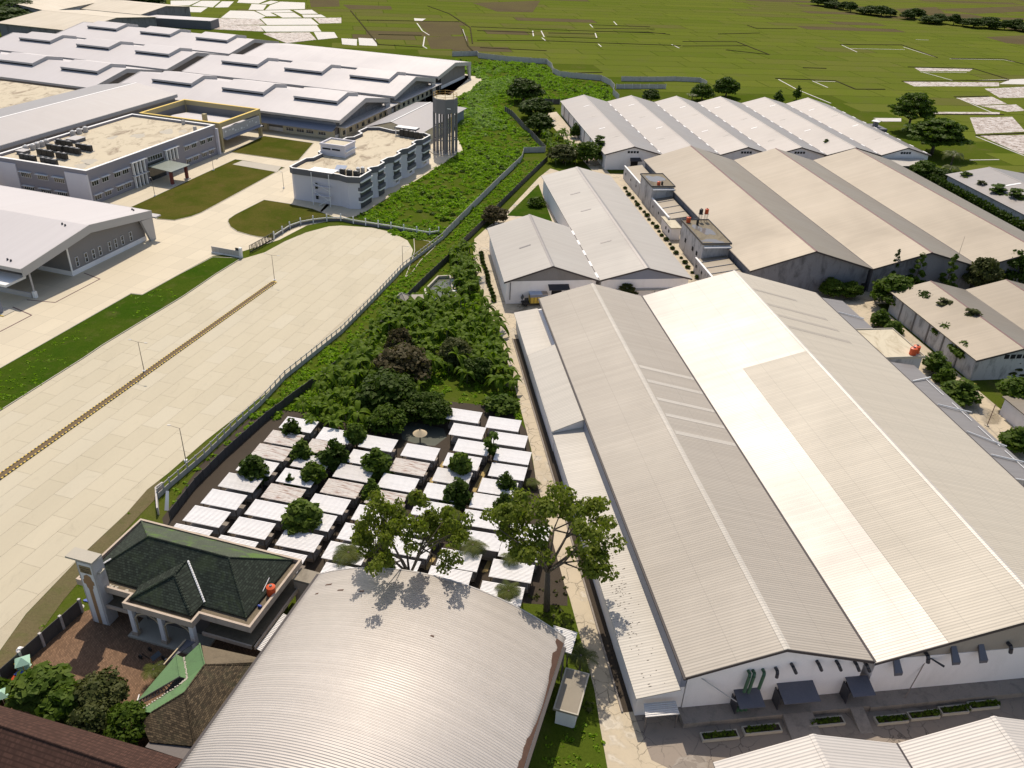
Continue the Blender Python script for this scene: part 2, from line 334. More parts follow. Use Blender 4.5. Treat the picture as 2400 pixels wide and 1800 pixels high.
M['leaf_bright'] = foliage('leaf_bright', (0.075, 0.13, 0.018), (0.14, 0.19, 0.03), 0.4)
M['leaf_open'] = foliage('leaf_open', (0.12, 0.16, 0.02), (0.20, 0.23, 0.035), 0.45)
M['leaf_red'] = foliage('leaf_red', (0.065, 0.06, 0.022), (0.10, 0.075, 0.035), 0.3)
M['leaf_olive'] = foliage('leaf_olive', (0.06, 0.075, 0.02), (0.095, 0.10, 0.03), 0.3)
M['leaf_banana'] = foliage('leaf_banana', (0.055, 0.105, 0.007), (0.17, 0.25, 0.015), 0.42, 0.55)
M['leaf_palm'] = foliage('leaf_palm', (0.06, 0.085, 0.018), (0.13, 0.14, 0.03), 0.35, 0.4)
M['weeds'] = foliage('weeds', (0.15, 0.28, 0.012), (0.28, 0.42, 0.03), 0.45)
M['weeds_pale'] = foliage('weeds_pale', (0.22, 0.34, 0.08), (0.30, 0.42, 0.10), 0.4)
M['bark'] = plain('bark', (0.10, 0.08, 0.06), 0.9, var=0.3, scale=2.0)
M['stem_green'] = plain('stem_green', (0.12, 0.13, 0.05), 0.8, var=0.25, scale=2.0)
# roofs
M['roof_a_grey'] = roofing('roof_a_grey', (0.35, 0.312, 0.265), 'Y', 0.45, 0.62, 0.05, 0.80, 0.16, lap=6.3, wave=0.25)
M['roof_b_new'] = roofing('roof_b_new', (0.46, 0.425, 0.385), 'Y', 0.45, 0.52, 0.15, 0.88, 0.06, lap=6.3, wave=0.20)
M['roof_b_old'] = roofing('roof_b_old', (0.44, 0.395, 0.325), 'Y', 0.45, 0.62, 0.05, 0.84, 0.08, lap=6.3, wave=0.20)
M['roof_c'] = roofing('roof_c', (0.46, 0.425, 0.375), 'Y', 0.45, 0.65, 0.05, 0.80, 0.16, lap=6.0, wave=0.25)
M['roof_de'] = roofing('roof_de', (0.37, 0.345, 0.315), 'Y', 0.50, 0.62, 0.08, 0.95, 0.14, wave=0.08)
M['roof_f'] = roofing('roof_f', (0.215, 0.185, 0.146), 'Y', 0.50, 0.52, 0.35, 0.96, 0.14, wave=0.06)
M['roof_g'] = roofing('roof_g', (0.245, 0.228, 0.22), 'Y', 0.50, 0.50, 0.42, 0.97, 0.10, wave=0.06)
M['roof_white_x'] = roofing('roof_white_x', (0.47, 0.44, 0.44), 'X', 0.60, 0.62, 0.05, 0.98, 0.05, patch=0.02, wave=0.03)
M['roof_white_y'] = roofing('roof_white_y', (0.275, 0.26, 0.26), 'Y', 0.60, 0.50, 0.35, 0.97, 0.06, patch=0.02, wave=0.05)
M['roof_barrel'] = roofing('roof_barrel', (0.47, 0.43, 0.395), 'Y', 0.34, 0.52, 0.28, 0.66, 0.12, lw=0.20, wave=0.45)
M['roof_i'] = roofing('roof_i', (0.50, 0.465, 0.43), 'Y', 0.40, 0.60, 0.10, 0.80, 0.14, wave=0.25)
M['roof_tan'] = roofing('roof_tan', (0.46, 0.40, 0.31), 'X', 1.0, 0.6, 0.1, 0.9, 0.12)
SHED = [roofing('shed_clean', (0.80, 0.78, 0.78), 'Y', 0.26, 0.42, 0.15, 0.62, 0.08, wave=0.8, lw=0.25),
        roofing('shed_streaked', (0.74, 0.71, 0.69), 'Y', 0.26, 0.44, 0.15, 0.60, 0.25, rust=0.35, wave=0.8, lw=0.25),
        roofing('shed_rusty', (0.70, 0.65, 0.60), 'Y', 0.26, 0.48, 0.10, 0.60, 0.25, rust=0.95, wave=0.8, lw=0.25)]
M['brick_yard'] = tiles('brick_yard', (0.21, 0.125, 0.075), 0.42, 0.20, axis='yx', var=0.28, mortar=0.5)
M['tile_green'] = tiles('tile_green', (0.034, 0.044, 0.033), 0.42, 0.20, axis='xz', var=0.45, moss=0.35, mossc=(0.05, 0.07, 0.03), mortar=0.35)
M['tile_green_side'] = tiles('tile_green_side', (0.034, 0.044, 0.033), 0.42, 0.20, axis='yz', var=0.45, mortar=0.35)
M['tile_green_back'] = tiles('tile_green_back', (0.075, 0.09, 0.062), 0.42, 0.20, axis='xz', var=0.15, moss=0.8, mossc=(0.085, 0.15, 0.03), mortar=0.7)
M['green_sheet'] = plain('green_sheet', (0.105, 0.20, 0.075), 0.7, var=0.18, scale=0.35, dirt=0.6, dirtc=(0.06, 0.085, 0.045))
M['tile_brown'] = tiles('tile_brown', (0.085, 0.062, 0.036), 0.42, 0.22, axis='yx', var=0.6, moss=0.3, mossc=(0.045, 0.05, 0.025), mortar=0.25)
M['tile_brown_x'] = tiles('tile_brown_x', (0.085, 0.062, 0.036), 0.42, 0.22, axis='xy', var=0.6, moss=0.3, mossc=(0.045, 0.05, 0.025), mortar=0.25)
M['tile_red'] = tiles('tile_red', (0.072, 0.036, 0.026), 0.24, 0.24, axis='xz', var=0.3, mortar=0.5)
M['tile_rust'] = tiles('tile_rust', (0.22, 0.10, 0.05), 0.3, 0.35, axis='xz', var=0.3)
M['mosque_cream'] = plain('mosque_cream', (0.46, 0.37, 0.29), 0.8, var=0.1, scale=0.5, dirt=0.4, dirtc=(0.16, 0.12, 0.08))
M['mosque_dark'] = plain('mosque_dark', (0.14, 0.12, 0.11), 0.8, var=0.15, scale=0.5)
M['terrace'] = plain('terrace', (0.16, 0.125, 0.08), 0.9, var=0.3, scale=0.8, dirt=0.5, dirtc=(0.05, 0.04, 0.025))
M['tower_tan'] = plain('tower_tan', (0.36, 0.21, 0.10), 0.8, var=0.1)
M['tower_plate'] = plain('tower_plate', (0.30, 0.22, 0.11), 0.8, var=0.1)
M['precast'] = plain('precast', (0.50, 0.465, 0.44), 0.9, var=0.15, scale=0.5, dirt=0.35)
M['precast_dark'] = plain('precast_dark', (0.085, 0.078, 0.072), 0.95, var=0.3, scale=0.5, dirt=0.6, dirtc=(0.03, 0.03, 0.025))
M['flat_roof'] = roofslab('flat_roof'); M['flat_mossy'] = roofslab('flat_mossy', (0.17, 0.14, 0.09), (0.07, 0.055, 0.035))
M['flat_cream'] = roofslab('flat_cream', (0.52, 0.46, 0.34), (0.30, 0.24, 0.15))
M['grey_slab'] = roofslab('grey_slab', (0.25, 0.215, 0.165), (0.13, 0.11, 0.08))
M['ivory'] = plain('ivory', (0.50, 0.40, 0.26), 0.8, var=0.15, scale=1.0)
M['blue'] = plain('blue', (0.03, 0.07, 0.35), 0.5); M['mint'] = plain('mint', (0.35, 0.55, 0.42), 0.6, var=0.15)
M['car_paint'] = plain('car_paint', (0.012, 0.013, 0.016), 0.25, var=0.05)
M['tarp'] = plain('tarp', (0.42, 0.48, 0.60), 0.5, var=0.12, scale=1.2)
def muddy():
    m, t, b = nodes('muddy_field'); co = geoco(t)
    f = noise(t, mapped(t, co, (1, 1.6, 1), 0.6), 0.35, 7, 0.75, 1.0)
    col = mixc(t, ramp(t, f, 0.40, 0.55), (0.12, 0.085, 0.065), (0.55, 0.46, 0.39)); t.links.new(col, b.inputs['Base Color'])
    mr = N(t, 'ShaderNodeMapRange'); mr.inputs[1].default_value = 0.42; mr.inputs[2].default_value = 0.55; mr.inputs[3].default_value = 0.9; mr.inputs[4].default_value = 0.25
    t.links.new(f, mr.inputs[0]); t.links.new(mr.outputs[0], b.inputs['Roughness']); return m
M['mud'] = muddy()

# ------------------------------------------------------------------ ground and paving
def sheet(name, pts, z, mat, z0=-0.06, kind='structure', parent=None):
    o = link(name, MB().prism(pts, z0, z).mesh(name, mat), parent)
    if kind: o['kind'] = kind
    return o
link('ground', MB().prism([(-2200,-300),(2200,-300),(2200,3200),(-2200,3200)], -1.0, 0.0).mesh('ground', M['ground_grass']))['kind'] = 'structure'
def W_L(p, q): return fw2(FR_L, p, q)
def W_R(v, u): return fw2(FR_R, v, u)
def W_H(p, q): return fw2(FR_H, p, q)

yard = sheet('yard_paving', [(-106.96,148.45),(-95.80,187.20),(-92.86,186.77),(-88.55,200.13),(-84.04,213.15),(-77.87,216.44),(-69.45,227.44),(-64.42,240.32),(-50.56,251.14),(-30.39,311.02),(-23.95,332.56),(-30.83,367.41),(-35.22,429.16),(-29.48,441.70),(-23.55,477.93),(-28.23,485.35),(-34.02,486.42),(-43.54,517.10)] + [W_L(-171,456), W_L(-425,456), W_L(-425,150), W_L(-330,90)], 0.03, M['yard_concrete'])

BLVD = [(-65.72,49.43),(-65.53,67.90),(-66.63,75.67),(-66.60,82.22),(-64.22,95.27),(-61.89,104.52),(-61.05,110.77),(-59.29,115.48),(-56.31,125.55),(-50.07,142.79),(-40.32,171.93),(-36.00,187.55),(-32.04,204.52),(-29.97,216.71),(-30.22,224.38),(-32.76,231.51),(-38.19,237.56),(-44.77,240.73),(-54.24,241.32),(-57.88,240.08),(-63.53,233.84),(-67.55,226.32),(-70.95,217.31),(-75.46,212.04),(-76.12,210.73),(-79.12,200.40),(-80.69,193.63),(-82.56,185.90),(-90.62,159.53),(-91.97,153.58),(-97.95,132.19),(-105.01,106.65)]
blvd = sheet('boulevard', BLVD, 0.04, M['joint'])
def clip_convex(subj, cl):
    out = list(subj)
    for i in range(len(cl)):
        a, b = cl[i], cl[(i+1) % len(cl)]; inp = out; out = []
        ins = lambda p: (b[0]-a[0])*(p[1]-a[1])-(b[1]-a[1])*(p[0]-a[0]) >= 0
        for j in range(len(inp)):
            p, q = inp[j], inp[j-1]
            if ins(p) != ins(q):
                d1 = (b[0]-a[0])*(q[1]-a[1])-(b[1]-a[1])*(q[0]-a[0]); d2 = (b[0]-a[0])*(p[1]-a[1])-(b[1]-a[1])*(p[0]-a[0]); t_ = d1/(d1-d2)
                out.append((q[0]+(p[0]-q[0])*t_, q[1]+(p[1]-q[1])*t_))
            if ins(p): out.append(p)
        if not out: return []
    return out
def area(p): return abs(sum(p[i][0]*p[(i+1) % len(p)][1]-p[(i+1) % len(p)][0]*p[i][1] for i in range(len(p))))/2
DV0, DV1 = (-86.45,111.44), (-62.27,197.37)
bd = Vector((DV1[0]-DV0[0], DV1[1]-DV0[1])).normalized(); bn = Vector((-bd.y, bd.x))
SM = [M['slab_a'], M['slab_b'], M['slab_c'], M['slab_d']]
sub = [p for p in BLVD]
n_slab = 0
for i in range(-7, 9):
    for j in range(-6, 22):
        jj = j*7.4 + (3.0 if i % 2 else 0)
        c = [Vector(DV0)+bd*(jj+a)+bn*(i*3.7+b) for a, b in ((0.018, 0.018), (7.382, 0.018), (7.382, 3.682), (0.018, 3.682))]
        if all((p.y < 34 or p.x < -98) for p in c): continue
        poly = clip_convex(sub, [tuple(p) for p in c])
        if len(poly) < 3 or area(poly) < 0.8: continue
        sheet('slab', poly, 0.07+0.003*random.random(), random.choices(SM, (4, 4, 3, 2))[0], 0.0, None, blvd); n_slab += 1

def kerb(pts, h=0.16, w_=0.22, mat='kerb_concrete', name='kerb', closed=False, parent=None):
    mb = MB(); P = pts+[pts[0]] if closed else pts
    for a, b in zip(P, P[1:]):
        d = Vector((b[0]-a[0], b[1]-a[1]));
        if d.length < 0.05: continue
        d.normalize(); n_ = Vector((-d.y, d.x))*w_/2; e = d*0.02
        q = [(a[0]-e.x-n_.x, a[1]-e.y-n_.y), (b[0]+e.x-n_.x, b[1]+e.y-n_.y), (b[0]+e.x+n_.x, b[1]+e.y+n_.y), (a[0]-e.x+n_.x, a[1]-e.y+n_.y)]
        mb.prism(q, 0.0, h)
    o = link(name, mb.mesh(name, M[mat]), parent); o['kind'] = 'structure'; return o
lawns = [
 ('lawn_dry', [(-121.57,248.78),(-106.50,305.12),(-103.61,304.47),(-86.25,297.93),(-98.84,246.77),(-100.67,242.97),(-104.30,239.02),(-109.63,239.42),(-120.90,248.46)]),
 ('lawn_dry', [(-111.00,314.90),(-105.59,339.65),(-90.06,334.41),(-83.58,332.29),(-83.56,307.85),(-85.28,306.42),(-111.28,314.25)]),
 ('lawn_dry', [(-83.47,261.46),(-74.73,258.86),(-66.13,255.06),(-56.81,247.50),(-62.28,245.19),(-66.51,239.29),(-69.73,232.30),(-71.16,228.25),(-75.77,228.69),(-78.56,229.72),(-83.23,232.29),(-86.38,235.86),(-88.48,240.05),(-88.93,242.28),(-88.20,246.67)]),
 ('verge_green', [(-108.57,142.00),(-106.77,148.10),(-95.59,186.72),(-92.66,186.29),(-88.35,199.59),(-83.74,212.25),(-76.00,212.28),(-79.30,200.95),(-80.87,194.14),(-82.74,186.39),(-90.79,159.92),(-92.14,153.94),(-98.11,132.48),(-99.70,126.72)]),
 ('lawn_dry', [(-31.07,233.13),(-26.48,231.63),(-24.19,227.82),(-27.19,216.42),(-28.47,207.83),(-29.80,204.79),(-29.50,216.76),(-29.66,223.79)]),
]
for mt, pts in lawns:
    lo = sheet('lawn', pts, 0.11, M[mt], 0.0); kerb(pts, 0.15, 0.2, closed=True, parent=lo)
sheet('pavement', [(-105.40,298.59),(-103.44,303.94),(-87.57,298.80),(-87.43,291.88)], 0.14, M['kerb_concrete'])
# drain edges painted dark red on the yard
for pts in ([(-112.43,197.79),(-106.87,194.60),(-111.09,179.95),(-118.28,180.69)], [(-119.49,176.52),(-113.01,172.74),(-115.60,164.04)], [(-38.83,438.56),(-34.74,450.12),(-38.86,436.48)]):
    kerb(pts, 0.06, 0.28, 'marking', 'drain_edge')
# verge of dirt and grass along the lower edge of the boulevard
sheet('verge', [(-63.78,64.87),(-64.73,72.25),(-63.12,75.51),(-62.74,85.25),(-61.80,91.87),(-59.57,104.47),(-58.22,110.75),(-60.42,114.17),(-61.31,110.52),(-61.82,104.85),(-64.18,95.18),(-66.52,82.07),(-66.55,75.53),(-65.36,67.59)], 0.05, M['dirt_verge'], 0.0)

# service road and factory apron of the right-hand site
SR = [(13.74,60.88),(13.11,68.07),(12.72,73.89),(10.04,90.16),(9.41,92.59),(7.41,104.48),(5.05,118.72),(4.17,128.13),(1.57,144.42),(-0.29,156.15),(-3.68,174.82),(-7.75,188.90),(-10.12,203.97),(-12.76,222.00),(-13.24,235.46),(-10.15,245.01),(-5.17,258.31),(6.29,300.54),(10.70,312.69)] + [W_R(78,285), W_R(76,305), W_R(72,395), W_R(80,400), W_R(82,300), W_R(100,300), W_R(185,300), W_R(192,186), W_R(150,184), W_R(126,184), W_R(126,100), W_R(150,30), W_R(40,20)]
sheet('service_road', SR, 0.035, M['service_concrete'])
sheet('apron', [W_R(35,55.6), W_R(60,54.5), W_R(80,56), W_R(104,57), W_R(104,66.5), W_R(28.6,66.5), W_R(29,60)], 0.045, M['apron'], 0.0)  # strip under the hall front's shadow; part of that shade is its colour
sheet('lawn', [(-4.18,257.22),(6.10,292.26),(10.08,255.95),(10.97,245.96),(2.96,257.40)], 0.10, M['verge_green'], 0.0)

# ------------------------------------------------------------------ striped divider of the boulevard
tdiv = Thing('road_divider', 'long median strip of brown soil edged with yellow and black kerbs', 'divider', 0.0, DV0[0], DV0[1])
L_ = (Vector(DV1)-Vector(DV0)).length
ext = 14.0; wdt = 1.25
def dv(s, t): p = Vector(DV0)+bd*s+bn*t; return (p.x, p.y)
tdiv.part('soil_bed', tdiv.mb().prism([dv(-ext, 0.12), dv(L_, 0.12), dv(L_, wdt-0.12), dv(-ext, wdt-0.12)], 0.0, 0.20), M['soil'])
for row in (0, wdt):
    ys, bs = tdiv.mb(), tdiv.mb(); k = 0; s = -ext
    while s < L_:
        (ys if k % 2 else bs).prism([dv(s, row-0.11), dv(s+0.40, row-0.11), dv(s+0.40, row+0.11), dv(s, row+0.11)], 0.0, 0.27+0.02*random.random()); s += 0.41; k += 1
    tdiv.part('yellow_kerb', ys, M['yellow'], kind='stuff'); tdiv.part('black_kerb', bs, M['black'], kind='stuff')
tdiv.part('end_kerb', tdiv.mb().prism([dv(L_, 0), dv(L_+0.3, 0.2), dv(L_+0.3, wdt-0.2), dv(L_, wdt)], 0.0, 0.27), M['yellow'])

# ------------------------------------------------------------------ rice fields
FT = R_(7.0)
def inside(p, poly):
    r = False; x, y = p
    for i in range(len(poly)):
        (x1, y1), (x2, y2) = poly[i], poly[i-1]
        if (y1 > y) != (y2 > y) and x < (x2-x1)*(y-y1)/(y2-y1)+x1: r = not r
    return r
FIELD = [(-144.50,556.70),(-95.57,554.28),(-37.85,535.96),(11.87,534.44),(15.96,492.39),(41.75,488.74),(48.13,464.65),(47.97,439.30),(72.76,448.75),(118.76,466.25),(150.55,473.28),(168.94,451.08),(177.94,383.73),(168.79,332.58),(192.32,316.74),(221.45,310.72),(1790.55,2135.93),(-447.29,917.33),(-270.67,628.78),(-221.92,645.75)]
# the boundary of the fields a builder would stake out: parcels are strips along one bearing, cut at irregular lengths
pf = []
for i, v0 in enumerate(np.arange(150, 1240, 19.0)):
    u = -460 + rng.uniform(0, 30)
    wv = 19.0
    while u < 900:
        ln = rng.uniform(26, 62)*(1.0 if v0 < 700 else 1.5)
        a = [fw2(FT, u+0.35+0.06*v0*0, v0+0.3), fw2(FT, u+ln-0.35, v0+0.3), fw2(FT, u+ln-0.35-1.5, v0+wv-0.3), fw2(FT, u+0.35-1.5, v0+wv-0.3)]
        c = (sum(p[0] for p in a)/4, sum(p[1] for p in a)/4)
        if all(inside(p, FIELD) for p in a) and abs(c[0]) < 0.62*c[1]+40: pf.append((c, a))
        u += ln
pf.sort(key=lambda t_: t_[0][1])
# merge the farthest strips into fewer, larger parcels by skipping every other bund
for k, (c, a) in enumerate(pf):
    r = random.random(); far = c[1] > 640
    east = c[0] > 0.36*c[1]
    if r < 0.45: mi = 0
    elif r < 0.66: mi = 3
    elif r < 0.80: mi = 2
    elif r < 0.93: mi = 1
    else: mi = 4
    if c[1] > 760 and c[0] > 250: mi = random.choice((1, 4, 5, 0))
    if c[0] < 30 and c[1] > 560 and c[0] > -150: mi = random.choice((0, 1, 4, 4, 5, 2))
    sheet('rice_field', a, 0.03+0.03*random.random(), M['paddy%d' % mi], 0.0)
# parcels the photograph shows flooded or freshly ploughed
def parcel(pts, mat, z=0.09): sheet('rice_field', pts, z, M[mat], 0.0)
Wt = 'field_water'
for pts in (
 [(-296.81,745.96),(-275.89,757.47),(-272.90,722.00),(-286.52,718.69)], [(-274.46,755.20),(-260.18,759.96),(-252.68,718.04),(-270.78,721.27)], [(-258.05,757.42),(-248.84,760.07),(-241.71,722.32),(-250.87,717.22)],
 [(-284.48,713.28),(-255.76,715.31),(-251.35,686.61),(-273.11,683.16)], [(-250.57,782.74),(-226.93,786.68),(-226.18,753.58),(-244.21,753.51)], [(-222.22,776.81),(-214.84,774.03),(-216.51,753.60),(-224.17,752.18)],
 [(-230.79,749.52),(-218.16,749.10),(-211.76,716.12),(-222.52,713.01)], [(-213.38,773.48),(-192.48,774.53),(-182.66,733.34),(-210.37,716.65),(-214.76,747.20)],
 [(-234.25,703.61),(-216.46,706.92),(-199.88,680.17),(-200.65,664.43),(-228.12,662.48)], [(-216.01,709.55),(-192.70,723.38),(-186.69,711.77),(-202.49,702.48),(-192.42,685.14),(-199.69,681.59)],
 [(-199.94,701.99),(-185.36,708.87),(-173.23,683.90),(-186.49,678.26)], [(-189.64,723.54),(-176.38,730.63),(-166.43,708.67),(-178.51,703.25)], [(-177.12,699.98),(-163.20,705.09),(-156.29,691.34),(-171.88,684.39)],
 [(-200.73,668.75),(-165.55,681.27),(-152.86,650.80),(-187.01,638.03)], [(-191.02,632.72),(-153.32,646.61),(-143.99,619.62),(-179.57,607.42)], [(-148.60,616.29),(-135.10,619.53),(-127.92,596.26),(-138.53,584.58)],
 [(-249.21,629.97),(-221.87,638.18),(-213.99,610.90),(-216.19,607.95),(-223.57,628.40),(-247.07,622.76)], [(-125.13,594.49),(-114.45,594.03),(-110.02,568.50),(-119.82,570.80)], [(-114.61,599.62),(-103.03,599.40),(-97.16,570.55),(-108.75,570.60)],
 [(305.37,556.78),(321.87,563.28),(315.28,543.04),(289.19,538.34)], [(173.01,426.42),(187.74,428.87),(184.96,421.54),(175.16,419.61)], [(-90.82,708.89),(-81.48,709.66),(-82.66,696.70),(-88.38,694.70)]):
    parcel(pts, Wt)
for pts in (
 [(-177.41,603.43),(-150.94,613.71),(-139.49,584.29),(-154.46,565.27),(-178.44,597.77)], [(-235.39,658.58),(-200.13,664.62),(-188.53,639.51),(-216.79,625.99)], [(-217.76,625.66),(-191.53,634.51),(-180.73,607.77),(-215.01,607.60)],
 [(-164.40,683.92),(-144.92,693.14),(-139.19,664.56),(-153.78,657.47)], [(226.08,437.85),(250.97,444.53),(241.40,412.37),(213.00,402.33)], [(213.33,399.09),(237.69,405.05),(221.23,368.00),(217.49,368.59)],
 [(240.78,487.79),(265.08,496.19),(264.61,478.14),(244.98,470.54)], [(271.90,520.28),(302.69,533.07),(285.16,498.54),(268.33,493.83)], [(245.70,469.37),(269.24,477.21),(266.46,461.72),(254.47,456.56)],
 [(206.49,446.71),(249.47,454.64),(245.76,447.76),(206.16,441.97)], [(227.73,530.92),(291.78,543.73),(285.40,530.45),(228.94,517.34)], [(255.04,583.84),(296.52,589.98),(290.29,580.70),(254.24,571.63)]):
    parcel(pts, 'mud', 0.085)
for pts in ([(-159.74,773.53),(-119.48,778.30),(-114.88,756.21),(-149.00,745.23)], [(-85.11,691.84),(-58.50,701.09),(-48.37,662.27),(-47.49,635.62),(-68.56,626.77),(-79.01,660.19)], [(-52.29,828.45),(9.96,872.81),(2.79,781.66),(-27.66,775.55)], [(383.29,758.53),(436.13,785.60),(404.47,723.98),(385.71,726.28)],
            [(-70.77,617.45),(-42.68,629.79),(-37.83,574.54),(-62.29,568.74)], [(-193.24,794.76),(-169.50,804.65),(-159.71,759.72),(-180.61,746.16)], [(378.68,947.75),(438.26,991.09),(423.50,932.73),(372.11,901.55)], [(430.10,967.48),(561.97,1046.85),(531.10,985.87),(458.01,939.28)]):
    parcel(pts, 'paddy5', 0.08)
# bunds: low earth banks between parcels, and the narrow wet ditches beside them
def bank(pts, h, w_, mat, name): kerb(pts, h, w_, mat, name)
for pts in ([(-43.57,676.06),(10.08,679.80),(57.29,684.56),(105.11,689.39)], [(-35.12,613.01),(9.69,624.52),(53.22,627.17),(108.29,631.76)], [(-37.81,657.79),(4.24,661.95)], [(14.54,662.90),(49.22,668.48)], [(13.17,643.53),(50.18,647.61)],
            [(49.84,718.63),(97.25,723.05)], [(51.10,699.10),(99.45,710.76)], [(51.27,682.62),(92.34,691.78),(108.02,684.71)], [(-129.98,683.22),(-54.84,700.57)], [(-145.97,736.08),(-97.26,575.93),(-67.79,573.29)], [(-31.26,582.62),(12.45,582.73)], [(-104.05,617.76),(-74.68,623.39)],
            [(112.71,652.06),(154.48,663.18),(165.69,610.18),(138.27,621.69)], [(109.34,630.03),(158.69,645.83)], [(147.66,699.66),(184.20,717.05)], [(184.07,761.27),(187.98,744.26),(223.57,753.28)], [(234.58,673.85),(286.30,687.62),(290.28,631.77)], [(299.89,631.21),(341.64,640.59),(345.90,620.08)],
            [(251.71,585.78),(297.38,591.88),(303.71,556.38)], [(227.10,531.71),(301.78,552.44)], [(147.81,521.22),(184.14,522.89),(188.25,499.16),(206.54,503.34)], [(176.10,563.60),(191.25,564.78)], [(240.80,490.03),(263.18,497.01)], [(201.75,440.05),(248.43,448.48)], [(211.35,398.87),(238.67,408.30)],
            [(14.16,502.65),(44.34,514.92)], [(-37.27,596.90),(-43.87,671.85),(-66.08,745.73),(-88.92,790.34)], [(-49.49,661.90),(-39.66,586.49),(-35.47,569.14)]):
    bank(pts, 0.35, 0.9, 'bund', 'earth_bank')
for pts in ([(-85.23,683.08),(-76.69,645.17),(-69.61,626.44)], [(-71.96,618.50),(-68.35,578.11),(-64.90,569.82)], [(-48.93,662.08),(-42.27,608.79)], [(3.07,671.05),(3.70,644.28)], [(9.45,673.12),(11.49,643.01)], [(9.79,638.82),(12.41,625.34)], [(50.16,674.27),(49.85,651.20)], [(49.10,622.51),(50.46,610.84)],
            [(48.78,721.85),(50.24,704.78)], [(69.93,745.71),(70.79,725.73)], [(102.35,636.22),(105.57,620.88)], [(235.35,672.62),(236.38,640.89)], [(235.88,656.40),(279.66,664.08)], [(283.54,677.29),(290.28,631.77)], [(298.04,629.45),(339.87,636.94),(346.95,622.16)], [(254.56,567.45),(263.26,541.77)], [(263.26,541.77),(304.81,556.65)],
            [(149.14,519.18),(152.47,490.99),(157.02,473.57),(161.28,457.24)], [(169.31,519.34),(172.85,500.82)], [(170.99,518.81),(183.36,520.37)], [(184.35,520.60),(188.56,500.09)], [(250.47,533.95),(254.87,522.45)], [(210.64,397.31),(217.04,365.56)], [(188.26,353.98),(202.09,357.02)], [(241.74,488.20),(244.88,447.76)], [(252.83,568.08),(285.84,575.27)],
            [(310.49,721.96),(321.40,722.87)]):
    bank(pts, 0.10, 0.8, 'field_water', 'field_ditch')

# ------------------------------------------------------------------ precast walls
def wall_run(name, label, cat, pts, h, sp, post_m, panel_m, style='solid', pw=0.18, group=None, cap=None, thick=0.08):
    root = bpy.data.objects.new(name, None); COL.objects.link(root); root.location = (pts[0][0], pts[0][1], 0); tag(root, label, cat, group)
    pm = MB().box(-pw/2, -pw/2, 0, pw/2, pw/2, h+0.12).mesh('post', M[post_m])
    if style == 'solid':
        meshes = [('panel', MB().box(0, -thick/2, 0.0, 1, thick/2, h).mesh('panel', M[panel_m]))]
    elif style == 'open':       # panel below, a gap, a thin rail on top
        meshes = [('panel', MB().box(0, -thick/2, 0.0, 1, thick/2, h*0.52).mesh('panel', M[panel_m])), ('rail', MB().box(0, -0.04, h*0.90, 1, 0.04, h).mesh('rail', M[post_m]))]
    for a, b in zip(pts, pts[1:]):
        d = Vector((b[0]-a[0], b[1]-a[1])); n = max(1, round(d.length/sp)); st = d.length/n; ang = math.atan2(d.y, d.x)
        for i in range(n):
            p = (a[0]+d.x*i/n-pts[0][0], a[1]+d.y*i/n-pts[0][1], 0)
            link('post', pm, root, p, ang)
            for nm, me in meshes:
                c = d.normalized()*pw/2
                o = link(nm, me, root, (p[0]+c.x, p[1]+c.y, 0), ang); o.scale = (st-pw, 1, 1 if style != 'solid' else random.uniform(0.97, 1.02))
    e = pts[-1]; link('post', pm, root, (e[0]-pts[0][0], e[1]-pts[0][1], 0))
    return root
wall_run('precast_wall', 'long grey precast wall with open top rail along the boulevard edge', 'wall', [(-58.27,108.67),(-57.43,111.75),(-54.53,120.57),(-51.92,131.06),(-49.62,138.76),(-47.53,149.38),(-40.06,170.65),(-36.00,187.55),(-31.06,209.87),(-22.44,234.26)], 2.0, 2.1, 'precast', 'precast', 'open')
wall_run('precast_wall', 'grey precast wall between overgrown meadow and grassy strip beside the gravel path', 'wall', [(-22.35,234.62),(-14.13,267.64),(-6.59,297.45),(-0.26,321.28),(0.44,333.01),(8.65,335.07)], 2.2, 2.4, 'precast', 'precast')
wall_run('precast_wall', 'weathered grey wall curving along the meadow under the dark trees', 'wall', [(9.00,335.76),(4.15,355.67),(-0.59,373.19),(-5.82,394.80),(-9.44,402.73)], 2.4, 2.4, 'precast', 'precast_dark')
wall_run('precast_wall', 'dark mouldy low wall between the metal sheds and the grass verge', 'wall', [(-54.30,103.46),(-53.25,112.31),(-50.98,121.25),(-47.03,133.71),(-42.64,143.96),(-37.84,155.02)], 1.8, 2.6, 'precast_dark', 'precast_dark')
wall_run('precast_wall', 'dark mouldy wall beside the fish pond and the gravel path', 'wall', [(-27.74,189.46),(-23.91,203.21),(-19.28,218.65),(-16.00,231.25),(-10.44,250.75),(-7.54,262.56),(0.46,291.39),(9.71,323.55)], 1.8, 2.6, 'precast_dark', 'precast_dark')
wall_run('perimeter_wall', 'zigzag grey perimeter wall between the meadow and the rice fields', 'wall', [(-46.51,545.76),(-31.49,551.44),(-30.00,544.12),(-11.84,536.97),(11.87,534.44),(14.50,520.95),(15.22,504.99),(19.18,495.69),(41.84,489.98),(46.18,477.86),(47.43,464.49),(45.61,453.23),(47.53,439.20)], 3.0, 5.0, 'precast', 'precast')
wall_run('field_wall', 'upper of two isolated wall pieces standing in the rice fields', 'wall', [(53.50,491.54),(69.21,494.06),(84.43,498.92),(99.03,498.69),(101.31,489.53)], 2.6, 5.0, 'precast', 'precast')
wall_run('field_wall', 'lower of two isolated wall pieces in the rice fields, white and dark panels', 'wall', [(48.75,469.27),(62.01,472.31),(76.39,475.61)], 2.4, 5.0, 'bright_white', 'precast')
